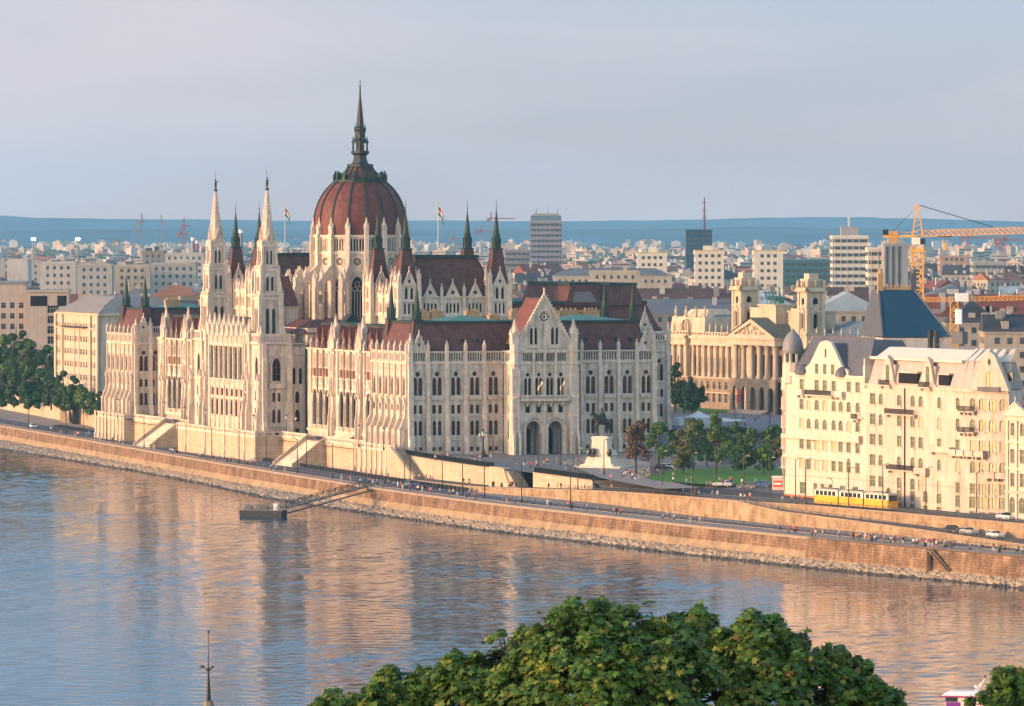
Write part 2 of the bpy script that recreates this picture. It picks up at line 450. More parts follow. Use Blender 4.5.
# south return of the north end block (two bays) and its gable
M = FR(0, CL-EB, S_)
plain(M, 8, (3.0, 6.6))
for x in (.6, 5.0): pier(wall, M, x, 1.0); many.put('pinnacle', PIN_M, M @ T(x, -.1, 25.2))
gable(wall, M, 2.9, 2.0, 25.3, 30.2, [[(2.9, 26.7), (3.4, 27.3), (2.9, 27.9), (2.4, 27.3)]])
wall.panel(rect(5.2, 8, 25.3, 27.6), band_holes(5.3, 7.9, 4, 25.7, 1.5), 0, .3, STONE2, M)
plain(FR(8, EB, N_), 8); plain(FR(CW, CL, N_), CW)
plain(FR(CW, 0, E_), EB); plain(FR(CW, CL-EB, E_), EB); plain(FR(CW-7, EB, E_), 73); plain(FR(CW-7, 166, E_), 73)
plain(FR(CW-8, CL-EB, S_), 8); plain(FR(CW, EB, N_), 8)

# ---------------------------------------------------------------- west loggia wings
WX = 7.
WL = 73.
red_win = MB(WOOD, GLASS); red_win.box(-1.75, 1.75, .12, .16, 17.0, 19.2, WOOD)
for x in (-1.2, -.4, .4, 1.2): red_win.box(x-.3, x+.3, .08, .12, 17.2, 19.0, mat('blind_red', (.14, .045, .03), var=.3, scale=2))
RW = red_win.mesh('window')
def wing_west(y_south, mirror):
    """facade at x=WX from y_south (73 m long); groups of arches between turrets"""
    M = FR(WX, y_south + WL, W_)
    xs = lambda y: (WL - y)            # y measured from the end block towards the middle
    def X(y): return xs(y) if not mirror else y
    arches = [54+2.5, 54+7.5, 54+12.5, 32+2.5, 32+7.5, 32+12.5, 13.0, 18.0, 23.0]
    tur = [51.2, 29.2, 7.5]
    holes = []
    for a in arches:
        holes += [arch(X(a), 4.3, 3.5, 9.4), rect(X(a)-1.75, X(a)+1.75, 17.0, 19.2)]
    wall.panel(rect(0, WL, 0, 24.4), holes, 0, .35, STONE, M)
    for a in arches:
        c = X(a)
        many.put('loggia_window', RW, M @ Matrix.Translation((c, 0, 0)))
        ring(wall, arch(c, 4.3, 3.5, 9.4), .22, -.2, .02, STONE2, M)
        for dx in (-1.2, -.6, 0, .6, 1.2):
            wall.box(c+dx-.08, c+dx+.08, -.18, .02, 19.5, 23.2, STONE2, M)
        for dx in (-.9, -.3, .3, .9): ring(wall, arch(c+dx, 20.0, .45, 2.2, 'p', 2), .06, -.2, .02, STONE2, M)
        wall.panel([(c-2.0, 13.5), (c+2.0, 13.5), (c, 16.6)], [circ(c, 14.5, .4, 8)], -.3, .02, STONE2, M)
        for s in (-2.5, 2.5):
            wall.fru(0, 0, 0, 1, 1, 1, 8) if False else None
            b0 = M @ Vector((c+s, -.15, 0))
            wall.fru(b0.x, b0.y, 4.2, 10.5, .42, .36, 8, STONE2); wall.fru(b0.x, b0.y, 3.2, 4.3, .75, .6, 8, STONE2)
            wall.box(c+s-.3, c+s+.3, -.55, .02, 12.5, 24.4, STONE2, M)
            many.put('pinnacle', PIN_S, M @ T(c+s, -.25, 24.3))
        wall.panel(rect(c-2, c+2, 3.1, 4.3), [rect(c-1.7+k*.7, c-1.35+k*.7, 3.4, 4.1) for k in range(5)], -.5, -.25, STONE2, M)
        # small steep roof over every bay
        many.put('dormer_roof', DORM, M @ T(c, 0, 0))
    # the room behind the loggia
    wall.box(0, WL, 2.6, 2.8, 2, 14, STONE, M); wall.box(0, WL, .35, 2.7, 13.9, 14.2, STONE, M)
    for a in arches:
        many.put('loggia_door_shade', DOOR_SHADE, M @ T(X(a), 2.2, 0))
    for t in tur:
        c = X(t)
        wall.box(c-1.5, c+1.5, -.5, .02, 0, 24.4, STONE, M)
        for s in (-1.3, 1.3):
            side_prism(wall, [(.4, 0), (1.3, 0), (1.3, 6.5), (1.0, 8.0), (.8, 12.5), (.8, 22), (.4, 24.4)], M, c+s, .45)
            wall.prism([(c+s-.4, 12.0), (c+s+.4, 12.0), (c+s, 13.6)], -1.35, -.9, STONE2, M)
        for s in (0,):
            wall.panel(arch(c+s, 12.6, 1.7, 4.6), [arch(c+s, 12.9, 1.1, 3.9)], -1.15, -.5, STONE2, M)
            wall.panel(rect(c+s-.75, c+s+.75, 18.2, 23.2), [arch(c+s, 18.6, .9, 4.2)], -.9, -.58, STONE2, M)
        wall.box(c-1.8, c+1.8, -1.1, 0.1, 23.9, 24.7, STONE2, M)
        wall.box(c-1.3, c+1.3, -.6, 1.2, 24.6, 27.2, STONE, M); gable(wall, M, c, 1.5, 27.0, 30.2, [arch(c, 25.2+2.0, .6, 1.6)], STONE2, .6, False, -.7)
        many.put('tall_pinnacle', PIN_L, M @ T(c, .6, 27.0, 0, .95, .95, .85))
        for s in (-1.3, 1.3): many.put('tall_pinnacle', PIN_L, M @ T(c+s, -.2, 24.6, 0, .6, .6, .72))
        
    strings(wall, 0, WL, M, ((24.0, .45, .5), (16.6, .25, .3), (19.3, .2, .3), (2.6, .5, .4)))
dm = MB(GLASS, WOOD); dm.box(-2.3, 2.3, .3, .38, 4.0, 13.2, LOGGIA_SHADE); dm.box(-.08, .08, .22, .3, 4.4, 10.5, WOOD); dm.box(-1.1, 1.1, .22, .3, 7.6, 7.8, WOOD)  # wide dark sheet paints the loggia's inner shade behind the door bars
DOOR_SHADE = dm.mesh('loggia_door_shade')
wall_r = MB(ROOF, ROOFL, COPPER)
dr0 = MB(ROOFL); dr0.add([(-1.6, .2, 24.4), (1.6, .2, 24.4), (0, .4, 30.4), (0, 5.2, 30.4), (-1.6, 5.2, 24.4), (1.6, 5.2, 24.4)], [(0, 1, 2), (0, 2, 3, 4), (1, 5, 3, 2)], ROOFL); DORM = dr0.mesh('dormer_roof')
wing_west(EB, False); wing_west(166, True)

# ---------------------------------------------------------------- central block, river side
CXF = -5.
# loggia with seven tall arches
M = FR(CXF, 150, W_)
LL = 34.
holes = []
for i in range(7):
    c = 1.9 + (LL-3.8)*(i+.5)/7
    holes += [arch(c, 15.3, 3.3, 9.0), arch(c-.0, 10.7, 2.3, 2.0, 'q'), arch(c, 5.4, 2.3, 4.4, 'r')]
wall.panel(rect(0, LL, -.5, 27.6), holes, 0, .35, STONE, M)
w107 = win_one(10.7, 2.0, 2.3, 'small_window', up=.27); w54 = win_one(5.4, 4.4, 2.3, 'arched_window', up=.2)
dl = MB(GLASS, WOOD); dl.box(-2.15, 2.15, .2, .3, 14.8, 24.6, LOGGIA_SHADE); dl.box(-.08, .08, .12, .2, 15.6, 22.4, WOOD)  # dark sheet again: painted shade filling the tall arches
for k in (17.5, 19.5): dl.box(-.95, .95, .12, .2, k, k+.15, WOOD)
DL = dl.mesh('loggia_door_shade')
for i in range(7):
    c = 1.9 + (LL-3.8)*(i+.5)/7
    many.put('small_window', w107, M @ T(c, 0, 0)); many.put('arched_window', w54, M @ T(c, 0, 0)); many.put('loggia_door_shade', DL, M @ T(c, 2.2, 0))
    ring(wall, arch(c, 15.3, 3.3, 9.0), .2, -.2, .02, STONE2, M)
    gable(wall, M, c, 1.9, 24.2, 28.2, [circ(c, 25.4, .35, 8)], STONE2, .4, False, -.45)
    wall.panel(rect(c-2, c+2, 14.2, 15.3), [rect(c-1.6+k*.65, c-1.25+k*.65, 14.45, 15.05) for k in range(5)], -.5, -.2, STONE2, M)
    ring(wall, arch(c, 5.2, 2.1, 4.9, 'r'), .2, -.12, .02, STONE2, M)
for i in range(8):
    c = 1.9 + (LL-3.8)*i/7
    wall.box(c-.28, c+.28, -.5, .02, 13.8, 27.6, STONE2, M)
    wall.box(c-.3, c+.3, -.3, .02, 0, 13.8, STONE2, M)
    many.put('tall_pinnacle', PIN_L, M @ T(c, 0, 27.0, 0, .95, .95, .78))
wall.box(0, LL, 2.6, 2.8, 13, 26, STONE, M); wall.box(0, LL, .35, 2.7, 25.2, 25.6, STONE, M); wall.box(0, LL, .35, 2.7, 14.6, 15.2, STONE, M)
wall.panel(rect(0, LL, 27.6, 29.2), band_holes(0, LL, 44, 27.9, 1.0, .4), .2, .5, STONE2, M)
strings(wall, 0, LL, M, ((13.6, .35, .35), (10.1, .3, .2), (4.3, .3, .3), (0, .6, .4)))

# tower blocks flanking the loggia
towers_xy = []
for y0, y1 in ((102, 116), (150, 164)):
    side = y0 == 102
    M = FR(CXF, y1, W_); w = 14.
    tx0, tx1 = (w-9.6, w-.2) if side else (.2, 9.6)
    # west face
    cx = (tx0+tx1)/2; nx = 2.1 if side else w-2.1
    h = [arch(cx, 15.5, 2.4, 6.2), arch(cx-1.1, 10.2, .9, 2.6, 'q'), arch(cx+1.1, 10.2, .9, 2.6, 'q'), arch(cx-1.1, 4.6, 1.0, 3.8), arch(cx+1.1, 4.6, 1.0, 3.8), arch(cx, .8, 1.2, 1.4, 'q')]
    wall.panel(rect(0, w, -.5, 25.4), h, 0, .7, STONE, M)
    many.put('arched_window', win_one(15.5, 6.2, 2.4, up=.27), M @ T(cx, 0, 0)); many.put('small_window', win_pair(10.2, 2.6, .9, 1.1, up=.27), M @ T(cx, 0, 0)); many.put('arched_window', win_pair(4.6, 3.8, 1.0, 1.1, up=.27), M @ T(cx, 0, 0))
    wall.panel(arch(nx, 2, 2.6, 7), [arch(nx, 2.3, 1.9, 6.2)], -.5, .02, STONE2, M)      # niche
    wall.panel(arch(nx, 12, 2.2, 8), [arch(nx, 12.4, 1.5, 7)], -.8, .02, STONE2, M)
    many.put('tall_pinnacle', PIN_L, M @ T(nx, .3, 25.2, 0, 1.1, 1.1, .85))
    for x in (.5, tx0, tx1, w-.5):
        side_prism(wall, [(0, 0), (1.6, 0), (1.6, 7.0), (1.1, 8.6), (1.1, 14.5), (.7, 16.0), (.7, 25.4), (0, 25.4)], M, x, .8)
        for zz_ in (8.4, 15.6): wall.prism([(x-.5, zz_), (x+.5, zz_), (x, zz_+1.8)], -1.4, -.6, STONE2, M)
        many.put('pinnacle', PIN_M, M @ T(x, -.3, 25.3))
    strings(wall, 0, w, M, ((25.2, .4, .5), (14.6, .3, .3), (9.4, .25, .2), (3.6, .25, .25)))
    # south and north faces
    for yy, ang, ox in ((y0, S_, CXF), (y1, N_, 3.)):
        M2 = FR(ox, yy, ang); c = 4.
        h = [arch(c, 15.5, 2.3, 6.0), arch(c-.75, 10.0, .8, 2.3, 'q'), arch(c+.75, 10.0, .8, 2.3, 'q'), arch(c-.75, 4.4, .9, 3.6), arch(c+.75, 4.4, .9, 3.6), arch(c, .7, 1.1, 1.2, 'q')]
        wall.panel(rect(0, 8, -.5, 25.4), h, 0, .7, STONE, M2)
        many.put('arched_window', win_one(15.5, 6.0, 2.3), M2 @ T(c, 0, 0)); many.put('small_window', win_pair(10.0, 2.3, .8, .75), M2 @ T(c, 0, 0)); many.put('arched_window', win_pair(4.4, 3.6, .9, .75), M2 @ T(c, 0, 0))
        many.put('basement_window', win_one(.7, 1.2, 1.1, 'basement_window', False), M2 @ T(c, 0, 0))
        ring(wall, arch(c, 15.3, 2.7, 6.6), .35, -.3, .02, STONE2, M2)
        for s_ in (-1, 1): wall.prism([(c+s_*2.3, 20.4), (c+s_*1.9, 20.2), (c, 23.9), (c, 24.5)], -.22, .02, STONE2, M2)
        wall.box(c-2.2, c+2.2, -.7, .02, 13.6, 14.7, STONE2, M2)
        for x in (.5, 7.5): pier(wall, M2, x, 1.2, .9)
        strings(wall, 0, 8, M2, ((25.2, .4, .5), (14.6, .25, .25), (9.2, .25, .2), (3.4, .25, .25)))
    # balustrade on the roof of the block
    for M2, L in ((M, w), (FR(CXF, y0, S_), 8.), (FR(3., y1, N_), 8.)):
        wall.panel(rect(0, L, 25.6, 28.0), band_holes(.4, L-.4, int(L*1.5), 25.9, 1.6, .4), -.1, .2, STONE2, M2)
    wall.box(CXF, 3, y0, y1, 25.0, 25.5, STONE)
    towers_xy.append((-1.0, y0+8.0 if side else y1-8.0))
# wall of the block behind the towers
for (a, b_) in ((100.5, 102.5), (163.5, 165.5)): pass
M2 = FR(3, 102.6, S_)
plain(M2, 4.2, (), 25.3, [arch(1.1, 14.6, .9, 4.4), arch(2.9, 14.6, .9, 4.4), arch(2.0, 9.5, 1.2, 3.2), arch(2.0, 4.6, 1.4, 3.2), arch(2.0, .2, 1.3, 2.6, 'q')])
wall.box(3.05, 7.2, 103.05, 103.1, 0, 25, GLASS)
plain(FR(7.2, 163.4, N_), 4.2)
wall.box(3, 7, 102.6, 163.4, 24.6, 25.2, STONE)

# white spires ---------------------------------------------------------------
def stage(b, cx, cy, w, z0, z1, lw, lz, lh, nl=2, butt=.45, band=True):
    for k in range(4):
        M = Matrix.Translation((cx, cy, 0)) @ Matrix.Rotation(k*math.pi/2, 4, 'Z') @ Matrix.Translation((-w/2, -w/2, 0))
        hs = [arch(w*(i+.5)/nl if nl > 1 else w/2, lz, lw, lh) for i in range(nl)] if nl else []
        if nl == 2: hs = [arch(w/2-lw*.85, lz, lw, lh), arch(w/2+lw*.85, lz, lw, lh)]
        b.panel(rect(0, w, z0, z1), hs, 0, .4, STONE, M)
        for h in hs: ring(b, h, .15, -.15, .02, STONE2, M)
        if band:
            b.box(-.25, w+.25, -.3, .05, z1-.5, z1, STONE2, M); b.box(0, w, -.15, .05, z0+.2, z0+.5, STONE2, M)
            b.panel(rect(-.2, w+.2, z1, z1+1.1), [rect(w*(i+.3)/7, w*(i+.75)/7, z1+.2, z1+.85) for i in range(7)], -.3, -.1, STONE2, M)
        b.box(-butt, butt, -butt, butt, z0, z1+.6, STONE2, M)
    b.box(cx-w/2+.4, cx+w/2-.4, cy-w/2+.4, cy+w/2-.4, z0, z1-.3, DARK)
def white_tower(cx, cy):
    b = MB(STONE2, STONE, DARK)
    stage(b, cx, cy, 5.9, 25.4, 37.4, 1.05, 27.5, 7.2)
    stage(b, cx, cy, 4.8, 37.4, 45.0, .8, 39.3, 3.8, 2, .38)
    stage(b, cx, cy, 3.7, 45.0, 51.5, .62, 46.4, 3.6, 2, .32)
    o = b.build('stone_tower', parl)
    s = MB(STONE2, STONE); s.fru(cx, cy, 51.5, 66.2, 2.0, .2, 8)
    for k in range(8):
        a = math.pi/8 + k*math.pi/4
        for j in range(17):
            t = j/17; r = 2.05*(1-t)+.2*t; x = cx+r*math.cos(a); y = cy+r*math.sin(a); z = 51.8+14.2*t
            s.box(x-.2, x+.2, y-.2, y+.2, z, z+.34)
    for k in range(4):
        M = Matrix.Translation((cx, cy, 0)) @ Matrix.Rotation(k*math.pi/2, 4, 'Z')
        gable(s, M, 0, 1.1, 51.5, 54.8, [arch(0, 51.8, .6, 1.8)], STONE2, .35, False, -1.95)
    s.build('spire', o)
    f = MB(DARK); f.fru(cx, cy, 66.0, 66.7, .45, .5, 8); f.blob((cx, cy, 67.9), (.38, .38, 1.2)); f.blob((cx, cy, 69.2), .26)
    f.beam((cx, cy, 68.3), (cx+.7, cy-.3, 68.8), .16); f.beam((cx-.1, cy, 66.5), (cx-.1, cy, 71.3), .08)
    f.build('statue', o)
    for r_, z, sc, pm in ((3.4, 25.4, .85, PIN_L), (2.9, 37.4, .52, PIN_L), (2.3, 45.0, .45, PIN_L), (1.75, 51.5, .32, PIN_L)):
        for k in range(4):
            a = math.pi/4 + k*math.pi/2; many.put('tower_pinnacle', pm, T(cx+r_*1.414*math.cos(a)*.9, cy+r_*1.414*math.sin(a)*.9, z, 0, sc*.8, sc*.8, sc*1.05))
    # flying buttress struts at the first stage
    w2 = MB(STONE2)
    for k in range(4):
        a = k*math.pi/2 + math.pi/4
        p = Vector((cx+5.4*math.cos(a), cy+5.4*math.sin(a), 27)); q = Vector((cx+4*math.cos(a), cy+4*math.sin(a), 33.5)); w2.beam(p, q, .5)
    w2.build('strut', o)
for cx, cy in towers_xy: white_tower(cx, cy)

# ---------------------------------------------------------------- central gabled hall between the spires and east hall
hall = MB(STONE, STONE2, ROOF, COPPER)
def box_walls(b, x0, x1, y0, y1, z0, z1, m=STONE): b.box(x0, x1, y0, y1, z0, z1, m)
box_walls(wall, 8, 60, 103, 163, 0, 29.4)
M = FR(7.5, 147, W_)
gw = 28.
hs = [arch(gw/2-3.4, 31, 1.4, 6), arch(gw/2, 31, 1.8, 7.5), arch(gw/2+3.4, 31, 1.4, 6)]
wall.panel([(5, 25), (gw-5, 25), (gw-5, 35), (gw/2, 43.5), (5, 35)], hs, 0, .8, STONE, M)
for h in hs: ring(wall, h, .2, -.2, .02, STONE2, M)
for x in (5, 8.6, 12.2, 15.8, 19.4, 23): wall.box(x-.35, x+.35, -.7, .05, 25, 37, STONE2, M); many.put('tall_pinnacle', PIN_L, M @ T(x, -.2, 35.5 if x in (5, 23) else 37, 0, .8, .8, .8))
wall.box(8.2, 12.3, 124.3, 141.7, 25, 35, STONE)
wall_r.add([(7.8, 124, 35), (7.8, 142, 35), (7.8, 133, 43), (12.5, 124, 35), (12.5, 142, 35), (12.5, 133, 43)], [(0, 1, 2), (0, 2, 5, 3), (1, 4, 5, 2)], ROOF)

# ---------------------------------------------------------------- dome
DX, DY = 33., 133.
drum = MB(STONE, STONE2, GLASS)
NS = 16
def poly_wall(b, cx, cy, r, z0, z1, n, holes_fn, m=STONE, th=.6, rot=0.):
    w = 2*r*math.tan(math.pi/n)
    for k in range(n):
        a = rot + 2*math.pi*k/n      # outward direction
        M = Matrix.Translation((cx + r*math.cos(a), cy + r*math.sin(a), 0)) @ Matrix.Rotation(a + math.pi/2, 4, 'Z')
        b.panel(rect(-w/2, w/2, z0, z1), holes_fn(w), 0, th, m, M)
        yield M, w
def hole_d(w):
    h = [arch(0, 31.5, 3.0, 11.3)] + [circ(0, 46.9, 1.05, 10)]
    return h + [arch(w*(i-2)/6.2, 49.8, .5, 3.4, 'p', 2) for i in range(5)]
for M, w in poly_wall(drum, DX, DY, 12.4, 28, 54, NS, hole_d):
    ring(drum, arch(0, 31.3, 3.2, 11.8), .3, -.3, .02, STONE2, M)
    ring(drum, circ(0, 46.9, 1.2, 10), .25, -.25, .02, STONE2, M)
    for k in range(4): drum.beam((M @ Vector((1.05*math.cos(k*math.pi/4), .2, 46.9+1.05*math.sin(k*math.pi/4)))), (M @ Vector((-1.05*math.cos(k*math.pi/4), .2, 46.9-1.05*math.sin(k*math.pi/4)))), .16, STONE2)
    for z, h, d in ((49.0, .45, .35), (53.6, .5, .45), (44.2, .35, .3), (30.4, .4, .4)): drum.box(-w/2-.1, w/2+.1, -d, .02, z, z+h, STONE2, M)
    [drum.box(x_-.09, x_+.09, .15, .4, 31.5, 39.2, STONE2, M) for x_ in (-.75, 0, .75)]; [ring(drum, circ(x_, z_, .55, 8), .16, .1, .35, STONE2, M) for x_, z_ in ((-.72, 39.5), (.72, 39.5), (0, 40.9))]
drum.fru(DX, DY, 28, 53.5, 11.75, 11.75, 16, GLASS)
for k in range(NS):
    a = 2*math.pi*(k+.5)/NS; rr = 12.4/math.cos(math.pi/NS)
    x, y = DX + (rr+.2)*math.cos(a), DY + (rr+.2)*math.sin(a)
    M = Matrix.Translation((x, y, 0)) @ Matrix.Rotation(a, 4, 'Z')
    drum.box(-.8, .9, -.6, .6, 28, 54.3, STONE2, M)
    many.put('drum_pinnacle', PIN_M, T(x, y, 53.6, a, 1.15, 1.15, 1.08))
    # outer buttress with flyer
    ro = 20.0; x2, y2 = DX + ro*math.cos(a), DY + ro*math.sin(a)
    M2 = Matrix.Translation((x2, y2, 0)) @ Matrix.Rotation(a, 4, 'Z')
    drum.box(-1.0, .8, -.55, .55, 25, 40.2, STONE2, M2); drum.box(-3.6, -2.4, -.5, .5, 25, 42.0, STONE2, M2); many.put('drum_pinnacle', PIN_M, T(DX+(ro-3)*math.cos(a), DY+(ro-3)*math.sin(a), 41.8, a, .9, .9, .8))
    many.put('drum_pinnacle', PIN_M, T(x2, y2, 40.0, a, 1.15, 1.15, 1.0))
    M3 = Matrix.Translation((DX, DY, 0)) @ Matrix.Rotation(a, 4, 'Z')
    drum.prism([(12.8, 42.5), (12.8, 46.5), (13.4, 46.2), (20.2, 40.2), (20.2, 38.6), (18.8, 38.6), (16.5, 40.4), (14.5, 41.8)], -.35, .35, STONE2, M3)
    drum.panel([(16.2, 27), (19.5, 27), (19.5, 38), (16.2, 38)], [arch(17.9, 28, 1.6, 8.0, 'p')], -.3, .3, STONE, M3)
# lower ambulatory
for M, w in poly_wall(drum, DX, DY, 18.8, 24, 30.4, NS, lambda w: [arch(-1.3, 25.6, 1.7, 4.0), arch(1.3, 25.6, 1.7, 4.0)]):
    drum.box(-w/2, w/2, -.35, .02, 30.1, 30.8, STONE2, M)
    drum.box(-w/2, w/2, .35, .4, 25, 30, GLASS, M)
drum_o = drum.build('drum', parl)
dr = MB(ROOF); dr.lathe([(19.0, 30.5), (16.6, 31.0), (12.4, 31.9)], DX, DY, 16, ROOF, math.pi/16)
dr.build('ambulatory_roof', parl)
d = MB(DOME); d.smooth = True
prof = [(12.35, 53.6), (12.55, 55.6), (12.6, 57.6), (12.45, 59.6), (12.05, 61.7), (11.35, 63.8), (10.4, 65.8), (9.2, 67.6), (7.9, 69.0), (6.9, 69.8)]
prof = [(r, 53.6+(z-53.6)*.925) for r, z in prof]
SQ = lambda L_: [(r, 53.6+(z-53.6)*.925) for r, z in L_]
d.lathe(prof, DX, DY, 64)
d.lathe(SQ([(6.5, 70.6), (5.3, 71.5), (4.1, 72.7), (3.3, 74.0), (2.9, 74.4)]), DX, DY, 48)
dome_o = d.build('dome', parl)
ribm = MB(COPPER)
pts = [(r+.12, z) for r, z in prof]
for (r0, z0), (r1, z1) in zip(pts, pts[1:]): ribm.beam((r0, 0, z0), (r1, 0, z1), .42, COPPER, .35)
for (r0, z0), (r1, z1) in zip(SQ([(6.6, 70.6), (5.4, 71.6), (4.2, 72.8), (3.4, 74.1)]), SQ([(5.4, 71.6), (4.2, 72.8), (3.4, 74.1), (3.0, 74.5)])): ribm.beam((r0, 0, z0), (r1, 0, z1), .42, COPPER, .3)
RIB = ribm.mesh('dome_rib')
for k in range(16): inst('dome_rib', RIB, parl, T(DX, DY, 0, 2*math.pi*(k+.5)/16))
c_ = MB(COPPER, DARKCU)
c_.lathe([(6.7, 69.4), (7.3, 69.8), (7.3, 70.3), (6.4, 70.8)], DX, DY, 32, COPPER)
for k in range(16):
    a = 2*math.pi*(k+.5)/16; M = Matrix.Translation((DX, DY, 0)) @ Matrix.Rotation(a, 4, 'Z')
    c_.box(6.2, 7.4, -.45, .45, 69.6, 71.4, COPPER, M); c_.prism([(6.2, 71.4), (7.5, 71.4), (6.9, 72.6)], -.5, .5, COPPER, M)
    if k % 2 == 0: c_.box(6.8, 7.2, -.15, .15, 71.5, 73.0, COPPER, M)
c_.v = [(x, y, 53.6+(z-53.6)*.925) for x, y, z in c_.v]; c_.build('dormer_ring', parl)
l = MB(DARKCU, COPPER)
l.lathe([(3.2, 73.9), (3.6, 74.3), (3.6, 74.9), (2.2, 75.2), (1.75, 76.8), (1.75, 77.6), (2.3, 78.0), (2.5, 78.4), (2.4, 79.0), (1.5, 79.0)], DX, DY, 8, DARKCU, math.pi/8)
for k in range(8):
    a = 2*math.pi*k/8
    x, y = DX+2.05*math.cos(a), DY+2.05*math.sin(a)
    l.box(x-.16, x+.16, y-.16, y+.16, 79, 81.4); l.fru(x, y, 81.4, 83.4, .26, .03, 4)
l.fru(DX, DY, 79, 81.6, 1.1, 1.1, 8); l.lathe([(2.35, 81.3), (2.35, 81.8), (1.45, 82.8), (1.35, 85.2), (1.7, 85.4), (1.7, 85.8), (1.05, 86.4), (.72, 90.5), (.3, 95.0), (.12, 99)], DX, DY, 8, DARKCU, math.pi/8)
for k in range(8):
    a = 2*math.pi*k/8; l.fru(DX+1.5*math.cos(a), DY+1.5*math.sin(a), 84.6, 87.2, .2, .02, 4)
lan = l.build('lantern', parl)
# ring/needle heights follow the photograph: the ball on top stands 96 m above the square
lan.scale = (1, 1, .905); lan.location = (0, 0, 74*.095-1.5)
f = MB(DARKCU); f.fru(DX, DY, 95.5, 100.5, .12, .05, 6); f.blob((DX, DY, 98.2), .3); f.blob((DX, DY, 99.8), .22)
fo = f.build('finial', lan); 

# ---------------------------------------------------------------- chamber halls with four corner towers
def green_spire(b, cx, cy, z0, z1, r, rb):
    """steep slate pyramid, copper gallery, copper needle"""
    b.fru(cx, cy, z0, z1, r*1.414, rb*1.414, 4, ROOF)
    for k in range(4):
        a = math.pi/4+k*math.pi/2
        b.beam((cx+r*1.414*math.cos(a), cy+r*1.414*math.sin(a), z0), (cx+rb*1.414*math.cos(a), cy+rb*1.414*math.sin(a), z1), .18, COPPER)
    h = z1
    b.box(cx-rb-.3, cx+rb+.3, cy-rb-.3, cy+rb+.3, h, h+.35, COPPER)
    b.fru(cx, cy, h+.3, h+2.2, rb*.9, rb*.8, 8, COPPER)
    for k in range(8):
        a = math.pi/4*k; b.beam((cx+rb*1.05*math.cos(a), cy+rb*1.05*math.sin(a), h+.3), (cx+rb*1.05*math.cos(a), cy+rb*1.05*math.sin(a), h+3), .16, COPPER)
    return h+2.2
